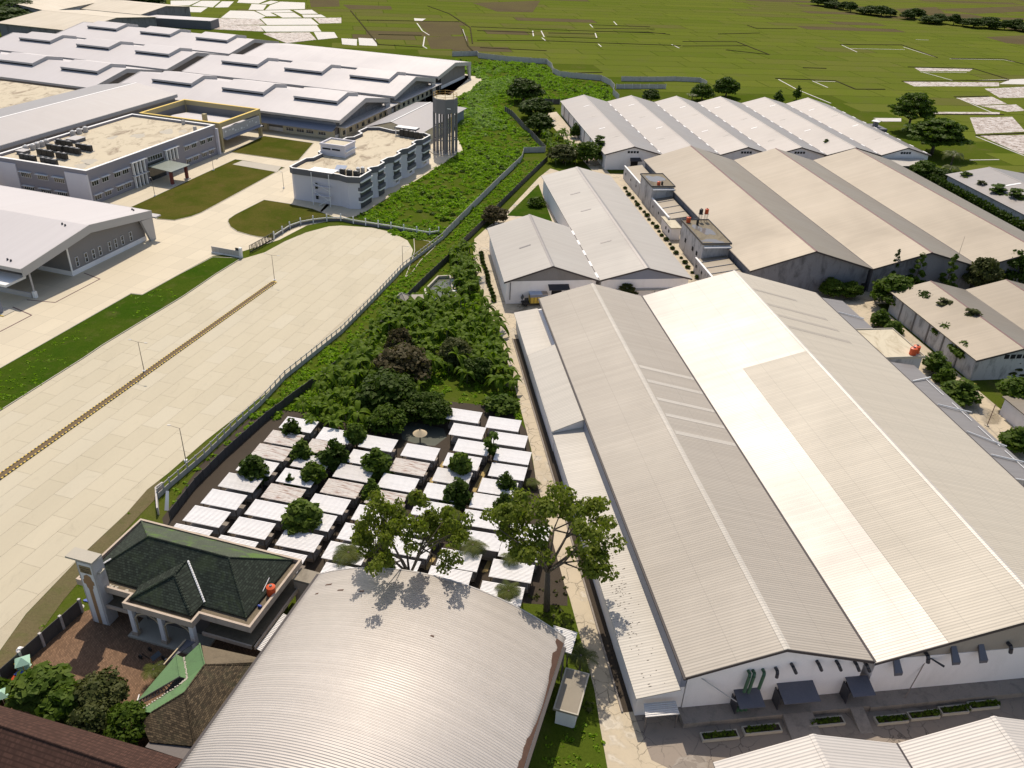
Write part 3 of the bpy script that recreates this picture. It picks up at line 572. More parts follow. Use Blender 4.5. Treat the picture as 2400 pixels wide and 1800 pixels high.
wall_run('perimeter_wall', 'short dark wall behind the leftmost white gabled warehouse', 'wall', [(6.55,423.54),(17.12,424.83)], 2.4, 4.0, 'precast', 'precast_dark')
wall_run('yard_wall', 'grey yard wall with square capped posts beside the brick courtyard', 'wall', [W_H(-80.3,46.0), W_H(-79.9,51.0), W_H(-79.0,64.4)], 2.4, 3.3, 'precast', 'precast_dark', pw=0.35)
# white posts along the turning circle
fp = [(-69.81,232.44),(-68.67,236.51),(-66.32,240.18),(-63.07,242.67),(-59.29,244.58),(-55.19,245.49),(-50.97,243.63),(-46.97,242.46),(-42.92,241.31),(-38.87,240.17),(-34.80,238.72),(-30.73,237.48),(-26.70,236.19),(-24.16,237.83)]
fp = [(-71.07,227.92)]+fp
t = Thing('post_fence', 'curved fence of white posts and rails round the turning circle', 'fence', 0.0, fp[0][0], fp[0][1])
pm = MB().box(-0.16,-0.16,0,0.16,0.16,2.2).mesh('post', M['bright_white']); cm = MB().cone((0,0), 0.26, 2.2, 2.38, 4, 0.12).mesh('post_cap', M['bright_white'])
for i, p in enumerate(fp):
    po = t.copy_part('post', pm, p[0], p[1]); link('post_cap', cm, po)
for a, b in zip(fp, fp[1:]):
    d = Vector((b[0]-a[0], b[1]-a[1])); an = math.atan2(d.y, d.x); l_ = d.length-0.34; o = (a[0]+d.normalized().x*0.17, a[1]+d.normalized().y*0.17)
    for nm, z0, z1, th, mt in (('rail', 1.05, 1.30, 0.16, 'bright_white'), ('dado', 0.0, 0.85, 0.10, 'dark_band')):
        me = MB().box(0, -th/2, z0, l_, th/2, z1).mesh(nm, M[mt]); t.copy_part(nm, me, o[0], o[1], 0, an)
    mbg = MB()
    for k in range(int(l_/0.35)): mbg.box(0.2+k*0.35, -0.015, 1.30, 0.225+k*0.35, 0.015, 2.0)
    mbg.box(0, -0.02, 1.98, l_, 0.02, 2.02); t.copy_part('grille', mbg.mesh('grille', M['black']), o[0], o[1], 0, an)
# sliding gate with slanting braces
ga, gb = (-74.74,216.27), (-71.05,226.88)
d = Vector((gb[0]-ga[0], gb[1]-ga[1])); an = math.atan2(d.y, d.x); GL = d.length
t = Thing('sliding_gate', 'black steel sliding gate with slanting braces at the boulevard entrance', 'gate', an, ga[0]*math.cos(an)+ga[1]*math.sin(an), -ga[0]*math.sin(an)+ga[1]*math.cos(an))
ox, oy = t.org
f = t.mb(); f.box(ox, oy-0.06, 0.15, ox+GL, oy+0.06, 0.55).box(ox, oy-0.05, 2.15, ox+GL, oy+0.05, 2.3).box(ox, oy-0.05, 0.55, ox+0.14, oy+0.05, 2.15).box(ox+GL-0.14, oy-0.05, 0.55, ox+GL, oy+0.05, 2.15); t.part('frame', f, M['black'])
x = 0.5
while x < GL-1.6:
    for kind in range(2):
        mb = t.mb()
        if kind == 0: mb.tube((ox+x, oy, 0.55), (ox+x+0.75, oy, 2.15), 0.06).tube((ox+x+0.75, oy, 2.15), (ox+x+1.0, oy, 0.55), 0.06)
        else: mb.box(ox+x+1.18, oy-0.05, 0.55, ox+x+1.30, oy+0.05, 2.15)
        t.part('brace', mb, M['black'])
    x += 1.5
mb = t.mb(); [mb.box(ox+0.1+k*0.22, oy-0.012, 0.55, ox+0.125+k*0.22, oy+0.012, 2.15) for k in range(int(GL/0.22))]; t.part('bars', mb, M['black'])
wa, wb = (-85.06,215.55), (-76.42,212.94)
d = Vector((wb[0]-wa[0], wb[1]-wa[1])); an = math.atan2(d.y, d.x); GL = d.length
t = Thing('gate_wall', 'short grey entrance wall with a white pillar beside the gate', 'wall', an, wa[0]*math.cos(an)+wa[1]*math.sin(an), -wa[0]*math.sin(an)+wa[1]*math.cos(an)); ox, oy = t.org
for k in range(4): t.part('panel', t.mb().box(ox+GL*k/4+0.04, oy-0.1, 0.35, ox+GL*(k+1)/4-0.04, oy+0.1, 1.9), M['precast'])
t.part('plinth', t.mb().box(ox-0.1, oy-0.2, 0, ox+GL, oy+0.2, 0.35), M['bright_white']); t.part('pillar', t.mb().box(ox+GL, oy-0.35, 0, ox+GL+0.7, oy+0.35, 2.9), M['bright_white'])
t.part('panel', t.mb().box(ox+GL-1.4, oy+0.15, 0.4, ox+GL-0.05, oy+0.3, 2.6), M['precast_dark'])

# ------------------------------------------------------------------ street lamps
def lamp(label, xy, h, arms, ang, name='street_lamp', group='street lamps'):
    t = Thing(name, label, 'lamp', 0.0, xy[0], xy[1], group); x, y = xy
    t.part('base', t.mb().box(x-0.25, y-0.25, 0, x+0.25, y+0.25, 0.45), M['bright_white'])
    t.part('pole', t.mb().tube((x, y, 0.4), (x, y, h), 0.09, 0.055), M['pole'])
    for s in arms:
        e = (x+math.cos(ang)*s, y+math.sin(ang)*s, h+0.12)
        a = t.part('arm', t.mb().tube((x, y, h-0.05), e, 0.04, 0.03), M['pole'])
        t.part('lamp_head', t.mb().box(e[0]-0.3, e[1]-0.12, e[2]-0.05, e[0]+0.3, e[1]+0.12, e[2]+0.06), M['steel'], parent=a)
la = math.atan2(bn.y, bn.x)
lamp('double-armed street lamp at the far end of the striped median', (-63.05,198.52), 7.2, (-1.9, 1.9), la)
lamp('double-armed street lamp halfway along the striped median', (-77.14,149.39), 7.2, (-1.9, 1.9), la)
lamp('single street lamp behind the grey precast wall, near the metal sheds', (-57.47,119.16), 7.2, (2.1,), la)
lamp('single street lamp at the round end of the boulevard', (-31.17,209.97), 6.8, (-1.6,), la)
lamp('thin lamp post on the office lawn nearest the big white hall', (-118.49,260.05), 6.0, (0.6,), la, 'lamp_post', 'lamp posts round the office lawn')
lamp('thin lamp post on the office lawn beyond the glass entrance canopy', (-109.59,290.49), 5.5, (0.6,), la, 'lamp_post', 'lamp posts round the office lawn')
lamp('thin lamp post at the lawn corner facing the balcony block', (-80.40,274.40), 5.5, (0.6,), la, 'lamp_post', 'lamp posts round the office lawn')

# ------------------------------------------------------------------ gabled halls
def gabled(name, label, th, x0, x1, y0, y1, ze, zr, roof, wall, gable=None, group=None, cat='warehouse', axis='y', cap='gutter', capm=None, zg=None, ov=0.7, roof2=None, gut=True, ridge_w=0.45, eave_t=0.22, split=None):
    """axis 'y': ridge along local y between eaves x0 and x1; axis 'x': ridge along local x between eaves y0 and y1"""
    t = Thing(name, label, cat, th, x0, y0, group)
    a0, a1, b0, b1 = (x0, x1, y0, y1) if axis == 'y' else (y0, y1, x0, x1); am = (a0+a1)/2
    P = (lambda a, b, z: (a, b, z)) if axis == 'y' else (lambda a, b, z: (b, a, z))
    def pl(mb, q): 
        q = [P(*p) for p in q]; mb.plate(*(q if axis == 'y' else q[::-1]), eave_t); return mb
    t.part('roof', pl(t.mb(), [(a0, b0, ze), (am, b0, zr), (am, b1, zr), (a0, b1, ze)]), roof)
    t.part('roof', pl(t.mb(), [(am, b0, zr), (a1, b0, ze), (a1, b1, ze), (am, b1, zr)]), roof2 or roof)
    # ridge cap: two thin wings
    s_ = (zr-ze)/(am-a0)
    mb = t.mb(); rw = ridge_w
    pl(mb, [(am-rw, b0-0.03, zr-rw*s_+0.05), (am, b0-0.03, zr+0.06), (am, b1+0.03, zr+0.06), (am-rw, b1+0.03, zr-rw*s_+0.05)])
    pl(mb, [(am, b0-0.03, zr+0.06), (am+rw, b0-0.03, zr-rw*s_+0.05), (am+rw, b1+0.03, zr-rw*s_+0.05), (am, b1+0.03, zr+0.06)])
    t.part('ridge_cap', mb, capm or roof)
    # barge boards on the near gable
    mb = t.mb()
    for (p, q) in (((a0, ze), (am, zr)), ((am, zr), (a1, ze))):
        mb.profile([(p[0], p[1]-0.42), (q[0], q[1]-0.42), (q[0], q[1]-0.02), (p[0], p[1]-0.02)], b0-0.10, b0-0.02, axis)
    t.part('barge_board', mb, M[cap])
    # walls
    d_ = eave_t+0.03; w0, w1 = a0+ov, a1-ov
    zw = ze-d_+ov*s_
    if zg is None:
        t.part('wall', t.mb().profile([(w0, 0), (w1, 0), (w1, zw), (am, zr-d_), (w0, zw)], b0+ov, b1-ov, axis), wall)
    else:
        t.part('wall', t.mb().profile([(w0, 0), (w1, 0), (w1, zg), (w0, zg)], b0+ov, b1-ov, axis), wall)
        t.part('gable', t.mb().profile([(w0, zg), (w1, zg), (w1, max(zw, zg+0.02)), (am, zr-d_), (w0, max(zw, zg+0.02))], b0+ov+0.06, b1-ov-0.06, axis), gable or wall)
    t.a = (a0, am, a1, b0, b1, ze, zr); return t

# main double hall -----------------------------------------------------------
tA = gabled('warehouse', 'long grey ribbed-roof warehouse beside the cracked service road', FR_R, 34.0, 59.0, 65.6, 176.0, 7.5, 11.1, M['roof_a_grey'], M['white_wall'], capm=M['roof_c'])
tB = gabled('warehouse', 'largest warehouse, its roof patched with a blinding white strip', FR_R, 59.0, 103.4, 65.3, 176.0, 7.5, 13.75, M['roof_b_new'], M['white_wall'], M['beige_gable'], zg=7.1, capm=M['roof_b_new'], roof2=M['roof_b_old'])
def onB(v): return 7.5+(v-59.0)/(22.2)*6.25
mb = tB.mb(); mb.plate((68.3, 65.25, onB(68.3)+0.05), (80.7, 65.25, onB(80.7)+0.05), (80.7, 135.6, onB(80.7)+0.05), (68.3, 135.6, onB(68.3)+0.05), 0.03)
tB.part('old_roofing', mb, M['roof_b_old'], label='older beige roofing below the ridge')
# repaired bands on the shaded slopes
def bandA(t, v0, v1, u, w, z, mat): t.part('repair_band', t.mb().plate((v0, u, z(v0)+0.03), (v1, u, z(v1)+0.03), (v1, u+w, z(v1)+0.03), (v0, u+w, z(v0)+0.03), 0.02), mat)
zA2 = lambda v: 11.1-(v-46.5)/12.5*3.6; zB2 = lambda v: 13.75-(v-81.2)/22.2*6.25
for u in (113, 118.6, 124, 130.5, 136): bandA(tA, 47.2, 58.8, u, 1.1, zA2, M['roof_c'])
for u in (146, 151.5, 157, 165): bandA(tB, 82, 97 if u != 165 else 93, u, 1.1, zB2, M['roof_a_grey'])
# valley gutter
tA.part('gutter', tA.mb().box(58.85, 65.4, 7.42, 59.25, 176.1, 7.56), M['gutter'])
tA.part('gutter', tA.mb().box(33.72, 65.4, 7.2, 33.98, 176.1, 7.42), M['gutter'])
tB.part('gutter', tB.mb().box(103.42, 65.4, 7.2, 103.75, 176.1, 7.42), M['gutter'])
# front apron, plinth and the things on the front walls
tA.part('plinth', tA.mb().box(34.2, 63.9, 0, 59.4, 66.4, 0.9), M['plinth']); tB.part('plinth', tB.mb().box(59.4, 63.7, 0, 98.5, 66.1, 0.9), M['plinth'])
for t, v0, v1, zz, h, d in ((tA, 41.2, 44.6, 3.4, 0.5, 2.4), (tA, 46.9, 51.8, 3.9, 0.5, 2.7), (tA, 56.3, 59.4, 3.9, 0.6, 2.5)):
    t.part('canopy', t.mb().plate((v0, 66.2-d, zz-h), (v1, 66.2-d, zz-h), (v1, 66.28, zz+0.1), (v0, 66.28, zz+0.1), 0.08), M['canopy_metal'])
    t.part('side_panel', t.mb().box(v0-0.05, 64.6, 0.9, v0+0.05, 66.28, zz-0.6), M['dark_metal']); t.part('door', t.mb().box(v0+0.4, 66.15, 0.9, v1-0.4, 66.33, zz-0.5), M['dark_metal'])
def elbow(t, v, z, l, mat, r=0.26, tilt=0.5, y=66.3):
    p = [(v, y, z), (v, y-0.55, z+0.05), (v+tilt*0.3, y-0.75, z-0.25), (v+tilt, y-0.8, z-l)]
    t.part('vent_pipe', t.mb().path(p, r, 8), mat)
for v, l in ((42.5, 3.0), (43.1, 3.2), (44.4, 2.6)): elbow(tA, v, 6.9, l, M['pipe_green'], 0.22, -0.3)
for v, z in ((46.1, 7.4), (48.1, 7.9), (51.5, 8.0), (54.2, 7.7), (56.8, 7.3), (58.3, 7.0)): elbow(tA, v, z-0.4, 0.9, M['dark_metal'], 0.22, 0.5 if v > 47 else 0.0)
for v, z, hood in ((62.3, 6.9, 1), (66.2, 7.8, 0), (70.0, 8.0, 1), (73.9, 7.9, 1), (77.7, 8.3, 0)):
    if hood: tB.part('vent_hood', tB.mb().plate((v-0.55, 64.6, z-0.9), (v+0.55, 64.6, z-0.9), (v+0.35, 66.05, z+0.5), (v-0.35, 66.05, z+0.5), 0.5), M['canopy_metal'])
    else: elbow(tB, v, z, 1.0, M['dark_metal'], 0.26, 0.2, 66.0)
for t, v0, v1, z0 in ((tA, 36.5, 41.0, 6.2), (tB, 67.2, 64.6, 6.6)):
    mb = t.mb(); mb.tube((v0, 66.3, z0), (v1, 64.6, z0-2.9 if t is tA else 0.9), 0.07); t.part('stay_pipe', mb, M['steel'] if t is tA else M['pole'])
tB.part('flood_light', tB.mb().tube((67.3, 66.0, 6.6), (68.8, 65.0, 6.0), 0.10, 0.16), M['dark_metal'])
mb = tA.mb()
for i in range(3): mb.tube((41.7+i*0.55, 65.1, 0.9), (41.7+i*0.55, 65.1, 1.55), 0.27, 0.2, 8)
tA.part('blower', mb, M['pipe_green'])
tB.part('end_wing', tB.mb().box(95.3, 60.5, 0, 102.4, 66.0, 4.6), M['mould_wall']); tB.part('end_wing_roof', tB.mb().plate((94.9, 59.6, 4.7), (102.6, 59.6, 4.7), (102.6, 66.0, 5.3), (94.9, 66.0, 5.3), 0.12), M['canopy_metal'])
# planters on the apron
for i, (v0, v1, u) in enumerate(((36.0, 40.8, 61.6), (41.6, 46.6, 61.9), (50.3, 55.2, 62.1), (59.3, 63.6, 61.5), (64.0, 68.1, 61.7), (68.6, 72.4, 62.0), (72.9, 77.0, 62.3))):
    lb = ('first', 'second', 'third', 'fourth', 'fifth', 'sixth', 'seventh')[i]
    t = Thing('planter', 'long concrete planter, %s from the road along the warehouse front' % lb, 'planter', FR_R, v0, u, 'planters along the warehouse front')
    mb = t.mb(); mb.box(v0, u, 0, v1, u+0.14, 0.5); mb.box(v0, u+1.06, 0, v1, u+1.2, 0.5); mb.box(v0, u+0.14, 0, v0+0.14, u+1.06, 0.5); mb.box(v1-0.14, u+0.14, 0, v1, u+1.06, 0.5)
    t.part('rim', mb, M['kerb_concrete']); t.part('soil', t.mb().box(v0+0.14, u+0.14, 0, v1-0.14, u+1.06, 0.38), M['dark_soil'])
    t.plant = (v0, v1, u)
tR = Thing('loading_ramp', 'dark concrete loading ramp below the middle canopy', 'ramp', FR_R, 47.4, 60.2)
tR.part('ramp', tR.mb().profile([(60.2, 0.02), (63.9, 0.02), (63.9, 0.88)], 47.4, 51.4, 'x'), M['plinth'])
tR = Thing('loading_ramp', 'narrow concrete loading ramp between the two halls', 'ramp', FR_R, 56.6, 60.6)
tR.part('ramp', tR.mb().profile([(60.6, 0.02), (63.9, 0.02), (63.9, 0.88)], 56.6, 58.4, 'x'), M['plinth'])

# lean-to along the road ----------------------------------------------------------
tC = Thing('lean_to', 'low lean-to with three stepped metal roofs along the cracked road', 'lean-to', FR_R, 28.0, 66.0)
zo, zi = 4.3, 5.3
tC.part('roof', tC.mb().plate((28.1, 65.6, zo), (33.75, 65.6, zi), (33.75, 124.6, zi), (28.1, 124.6, zo), 0.15), M['roof_c'], label='rust-speckled near roof')
tC.part('roof', tC.mb().plate((27.9, 124.2, zo+0.5), (34.4, 124.2, 7.45), (34.4, 153.6, 7.45), (27.9, 153.6, zo+0.5), 0.15), M['roof_c'], label='raised middle roof meeting the main roof')
tC.part('roof', tC.mb().plate((28.0, 153.2, zo), (33.6, 153.2, zi), (33.6, 175.2, zi), (28.0, 175.2, zo), 0.15), M['roof_c'])
tC.part('wall', tC.mb().profile([(28.6, 0), (34.6, 0), (34.6, zi), (33.7, zi-0.2), (28.6, zo-0.1)], 66.4, 175, 'y'), M['white_wall'])
tC.part('wall', tC.mb().profile([(28.5, 0.1), (34.6, 0.1), (34.6, 7.2), (28.5, zo+0.45)], 124.5, 153.2, 'y'), M['white_wall'])
tC.part('clerestory', tC.mb().box(33.72, 66.2, 5.0, 34.5, 124.0, 7.2), M['blue_grey'], label='bluish upper wall between the roofs')
tC.part('drain_kerb', tC.mb().box(27.0, 67, 0, 27.25, 170, 0.25), M['plinth']); tC.part('drain', tC.mb().box(27.25, 67, 0.02, 28.58, 170, 0.06), M['dark_soil'])
# leaf litter on the near roof
mb = tC.mb(); lr = random.Random(3)
for i in range(150):
    a = 29.3+abs(lr.gauss(0, 1.3)); b = 70+lr.random()**0.7*36
    if lr.random() < 0.75: b = 84+lr.gauss(0, 9)
    if not (66 < b < 123 and 28.4 < a < 33.3): continue
    z = zo+(a-28.1)/5.65+0.02; l_ = lr.uniform(0.06, 0.35); mb.plate((a, b, z), (a+l_, b, z+l_*0.177), (a+l_*0.8, b+0.09, z+l_*0.14), (a, b+0.07, z), 0.015)
tC.part('leaf_litter', mb, M['dark_soil'], kind='stuff')
t = Thing('awning', 'small weathered corrugated awning at the near end of the lean-to', 'awning', FR_R, 29.2, 64.4)
t.part('sheet', t.mb().plate((29.0, 63.9, 2.9), (33.4, 63.9, 2.9), (33.3, 65.7, 3.2), (29.2, 65.7, 3.2), 0.06), SHED[1])
for v in (29.2, 33.2): t.part('post', t.mb().tube((v, 64.1, 0), (v, 64.1, 2.85), 0.06), M['pole'])

# B's east lean-to and the flat block ---------------------------------------------------
t = Thing('lean_to', 'narrow grey lean-to roof behind the largest warehouse, crossed by pipes', 'lean-to', FR_R, 103.8, 101.5)
for y0, y1 in ((101.6, 142.9), (158.6, 175.6)):
    t.part('roof', t.mb().plate((103.8, y0, 6.5), (111.0, y0, 5.2), (111.0, y1, 5.2), (103.8, y1, 6.5), 0.15), M['roof_g'])
    t.part('wall', t.mb().profile([(104.0, 0), (110.3, 0), (110.3, 5.05), (104.0, 6.2)], y0+0.3, y1-0.3, 'y'), M['stained_wall'])
for a, b in (((105.3, 134.5), (111.2, 137.2)), ((105.3, 125.5), (111.6, 123.5)), ((105.3, 116.0), (111.0, 111.9)), ((105.2, 108.5), (111.0, 107.0)), ((104.8, 101.4), (110.8, 100.6)), ((105.2, 167), (111, 165))):
    t.part('pipe', t.mb().tube((a[0], a[1], 6.45), (b[0], b[1], 5.55), 0.13), M['bright_white'])
for y0 in (104, 112, 120.5, 130): t.part('eave_strip', t.mb().box(109.6, y0, 5.56, 109.72, y0+6.6, 5.64), M['bright_white'])
def flat_block(name, label, x0, x1, y0, y1, z, roofm, wallm, lip=0.35, th=FR_R, group=None, rim='dark_metal', dirty=True):
    t = Thing(name, label, 'flat-roofed block', th, x0, y0, group)
    t.part('wall', t.mb().box(x0+0.35, y0+0.35, 0, x1-0.35, y1-0.35, z-0.3), wallm)
    t.part('roof_slab', t.mb().box(x0, y0, z-0.3, x1, y1, z), roofm)
    mb = t.mb(); mb.box(x0, y0, z, x1, y0+0.18, z+lip).box(x0, y1-0.18, z, x1, y1, z+lip).box(x0, y0+0.18, z, x0+0.18, y1-0.18, z+lip).box(x1-0.18, y0+0.18, z, x1, y1-0.18, z+lip)
    t.part('parapet', mb, M[rim]); return t
t = flat_block('flat_block', 'pale flat-roofed block with orange tanks wedged behind the largest warehouse', 103.9, 114.3, 144.6, 158.2, 6.2, M['flat_cream'], M['stained_wall'], 0.22, rim='kerb_concrete')
def blot(t, pts, z, mat, name='puddle'): t.part(name, t.mb().prism(pts, z+0.004, z+0.016), mat)
def blob(cx, cy, rx, ry, seed, n=18, rot=0.0):
    r = random.Random(seed); ph = [r.uniform(0, 6.28) for _ in range(4)]; out = []
    for i in range(n):
        a = 2*math.pi*i/n; k = 1+0.22*math.sin(2*a+ph[0])+0.18*math.sin(3*a+ph[1])+0.12*math.sin(5*a+ph[2])
        x, y = rx*k*math.cos(a), ry*k*math.sin(a); out.append((cx+x*math.cos(rot)-y*math.sin(rot), cy+x*math.sin(rot)+y*math.cos(rot)))
    return out
def water_tank(label, th, x, y, z, r=0.65, h=1.5, mat='orange', legs=0.0, group=None):
    t = Thing('water_tank', label, 'water tank', th, x, y, group)
    if legs:
        for a in range(4): t.part('leg', t.mb().tube((x+0.5*math.cos(a*1.571+.78), y+0.5*math.sin(a*1.571+.78), z), (x+0.5*math.cos(a*1.571+.78), y+0.5*math.sin(a*1.571+.78), z+legs), 0.05), M['pole'])
        t.part('platform', t.mb().box(x-0.6, y-0.6, z+legs, x+0.6, y+0.6, z+legs+0.08), M['pole']); z = z+legs+0.08
    mb = t.mb(); k = 0
    for i in range(5):
        zz = z+h*i*0.18; mb.cone((x, y), r, zz, zz+h*0.15, 16, r); mb.cone((x, y), r*0.955, zz+h*0.15, zz+h*0.18, 16, r*0.955)
    mb.cone((x, y), r, z+h*0.9, z+h*1.02, 16, r*0.45); t.part('tank', mb, M[mat]); t.part('lid', t.mb().cone((x, y), r*0.38, z+h*1.02, z+h*1.1, 12, r*0.33), M[mat] if mat == 'black' else M['dark_metal'])
water_tank('left one of two orange water tanks on the pale flat roof', FR_R, 112.0, 145.9, 6.2, 0.75, 1.7, 'orange', group='orange tanks on the pale flat roof')
water_tank('right one of two orange water tanks, at the parapet of the pale flat roof', FR_R, 113.3, 146.8, 6.2, 0.75, 1.7, 'orange', group='orange tanks on the pale flat roof')

# small pair north of the main hall --------------------------------------------------
tD = gabled('warehouse', 'small squarish warehouse with yellow truck parked at its gable', FR_R, 27.3, 51.6, 188.4, 226.4, 6.3, 10.4, M['roof_de'], M['white_wall'], M['gable_grey'], zg=6.15, capm=M['roof_g'])
tD.part('canopy', tD.mb().plate((38.6, 186.9, 4.5), (43.9, 186.9, 4.5), (43.9, 189.15, 5.2), (38.6, 189.15, 5.2), 0.1), M['dark_metal']); tD.part('door', tD.mb().box(39.6, 189.0, 0.05, 42.2, 189.2, 4.3), M['void'])
tD.part('downpipe', tD.mb().tube((29.0, 188.9, 1.2), (29.0, 188.9, 5.9), 0.09), M['gutter'])
tD.part('skylight', tD.mb().plate((33.5, 205.0, 8.45), (36.5, 205.0, 9.45), (36.5, 205.7, 9.45), (33.5, 205.7, 8.45), 0.05), M['gable_grey'])
tE = gabled('warehouse', 'long narrow warehouse behind the small one, porch roof at its gable', FR_R, 51.6, 76.0, 188.4, 276.8, 6.3, 9.5, M['roof_de'], M['white_wall'], M['blue_grey'], zg=6.1, capm=M['roof_g'], ridge_w=0.7)
mb = tE.mb(); mb.plate((56.0, 188.0, 3.5), (67.4, 188.0, 3.5), (65.4, 196.0, 4.4), (56.8, 196.0, 3.9), 0.12); mb.plate((67.4, 188.0, 3.5), (74.5, 188.4, 3.5), (74.0, 196.0, 3.9), (65.4, 196.0, 4.4), 0.12)
tE.part('porch_roof', mb, M['roof_c'])
for v in (56.6, 66.5, 73.8): tE.part('porch_post', tE.mb().tube((v, 188.4, 0), (v, 188.4, 3.4), 0.09), M['pole'])
tD.part('gutter', tD.mb().box(51.35, 188.6, 6.2, 51.85, 226.4, 6.33), M['gutter'])
for k in range(5): tD.part('gutter_joint', tD.mb().box(51.3, 190+k*7.6, 6.34, 51.9, 193.2+k*7.6, 6.40), M['bright_white'])
for u, h in ((210, 8.4), (236, 8.0), (252, 8.4)): tE.part('skylight', tE.mb().plate((56.8, u, 7.74), (59.8, u, 8.53), (59.8, u+0.7, 8.53), (56.8, u+0.7, 7.74), 0.05), M['roof_g'])

# triple tan-roofed row ----------------------------------------------------------------
labF = ('tan-roofed warehouse with rust stain near its ridge, left of three joined gables', 'middle of three joined tan-roofed warehouses with mouldy dark gable walls', 'rightmost of three joined tan-roofed warehouses, a thin mast on its gable')
tF = []
for i, (a, b) in enumerate(((92.4, 127.0), (127.0, 158.4), (158.4, 190.6))):
    tF.append(gabled('warehouse', labF[i], FR_R, a, b, 191.0, 294.0, 7.0, (12.3, 11.5, 11.6)[i], M['roof_f'], M['mould_wall'], group='joined tan-roofed warehouses', capm=M['red_trim'], ridge_w=0.28))
    tF[i].part('gutter', tF[i].mb().box(a-0.18, 191.2, 6.9, a+0.18, 294, 7.04), M['gutter'])
tF[2].part('mast', tF[2].mb().tube((151.5, 192.0, 7.0), (151.5, 192.0, 15.5), 0.07, 0.03), M['pole'])
for v0, v1, u in ((115.5, 119, 191.55),):
    tF[0].part('door_hood', tF[0].mb().plate((v0, 190.2, 3.3), (v1, 190.2, 3.3), (v1, 191.75, 3.6), (v0, 191.75, 3.6), 0.08), M['kerb_concrete'])
for v in (121.5, 125.3, 131.0): tF[0 if v < 127 else 1].part('door', (tF[0] if v < 127 else tF[1]).mb().box(v, 191.55, 0.05, v+1.6, 191.72, 2.6), M['void'])
# annexes in the alley
t = flat_block('flat_block', 'mouldy flat-roofed block with puddled roof at the far end of the alley', 85.2, 93.3, 258.5, 272.8, 8.2, M['flat_mossy'], M['stained_wall'], 0.25)
blot(t, blob(88.9, 267.0, 2.6, 4.2, 4), 8.2, M['puddle']); t.part('eave_board', t.mb().box(85.6, 257.6, 7.2, 92.9, 258.45, 7.5), M['bright_white'])
t = flat_block('flat_block', 'mouldy flat-roofed block with two puddles and several tanks on its roof', 85.0, 93.5, 207.3, 226.7, 8.2, M['flat_mossy'], M['stained_wall'], 0.25)
blot(t, blob(89.0, 218.0, 1.9, 4.4, 9, rot=0.25), 8.2, M['puddle']); blot(t, blob(88.6, 209.6, 2.6, 1.5, 12), 8.2, M['puddle']); t.part('eave_board', t.mb().box(85.4, 206.4, 7.2, 93.1, 207.25, 7.5), M['bright_white'])
for y in (211, 214.5, 221): t.part('window', t.mb().box(85.28, y, 3.2, 85.37, y+1.1, 4.4), M['void'])
water_tank('orange tank beside a black one on the far puddled roof', FR_R, 88.0, 260.2, 8.2, 0.55, 1.3, 'orange'); water_tank('small black tank beside an orange one on the far puddled roof', FR_R, 89.3, 260.6, 8.2, 0.35, 1.1, 'black')
water_tank('rust-orange tank at the far corner of the two-puddle roof', FR_R, 86.5, 224.6, 8.2, 0.65, 1.7, 'orange')
water_tank('slim black tank standing low on the two-puddle roof', FR_R, 88.6, 222.6, 8.2, 0.36, 1.7, 'black')
water_tank('black tank raised on thin legs above the two-puddle roof', FR_R, 90.2, 225.2, 8.2, 0.55, 1.5, 'black', 2.3); water_tank('orange tank raised on thin legs above the two-puddle roof', FR_R, 92.0, 225.4, 8.2, 0.55, 1.5, 'orange', 2.3)
for lb, x0, x1, y0, y1, z0, z1, nb in (('far lean-to beside the tan roofs, its wall curving down to a block', 85.6, 92.3, 273.2, 294.5, 4.3, 5.0, 0), ('middle lean-to between the two mouldy flat blocks in the alley', 85.4, 92.3, 239.0, 258.0, 4.2, 5.0, 3), ('near cream lean-to in the alley behind the white ridge roof', 83.3, 92.3, 193.5, 207.0, 4.0, 4.9, 3)):
    t = Thing('lean_to', lb, 'lean-to', FR_R, x0, y0); t.part('roof', t.mb().plate((x0+0.9, y0, z0), (x1, y0, z1), (x1, y1, z1), (x0+0.9, y1, z0), 0.12), M['roof_f'])
    t.part('wall', t.mb().profile([(x0, 0), (x1, 0), (x1, z1-0.2), (x0+0.9, z0-0.18), (x0, z0+0.35)], y0+0.1, y1-0.1, 'y'), M['stained_wall'])
    t.part('coping', t.mb().box(x0-0.06, y0, z0+0.36, x0+0.5, y1, z0+0.48), M['bright_white'])
    for k in range(nb): yk = y0+(y1-y0)*(k+0.7)/(nb+0.4); t.part('pipe', t.mb().tube((x0+0.9, yk, z0+0.12), (x1, yk+0.6, z1+0.12), 0.10), M['steel'])
    for k in range(3): yk = y0+(y1-y0)*(k+0.5)/3; t.part('window', t.mb().box(x0-0.05, yk, 2.2, x0+0.02, yk+0.8, 3.0), M['void'])
t = flat_block('flat_block', 'small white outbuilding with a pale slab roof jutting into the alley', 84.0, 87.6, 231.5, 242.2, 3.9, M['flat_cream'], M['white_wall'], 0.05, rim='kerb_concrete')
for y in (233.5, 236.5): t.part('window', t.mb().box(84.28, y, 1.6, 84.37, y+0.9, 2.5), M['void'])

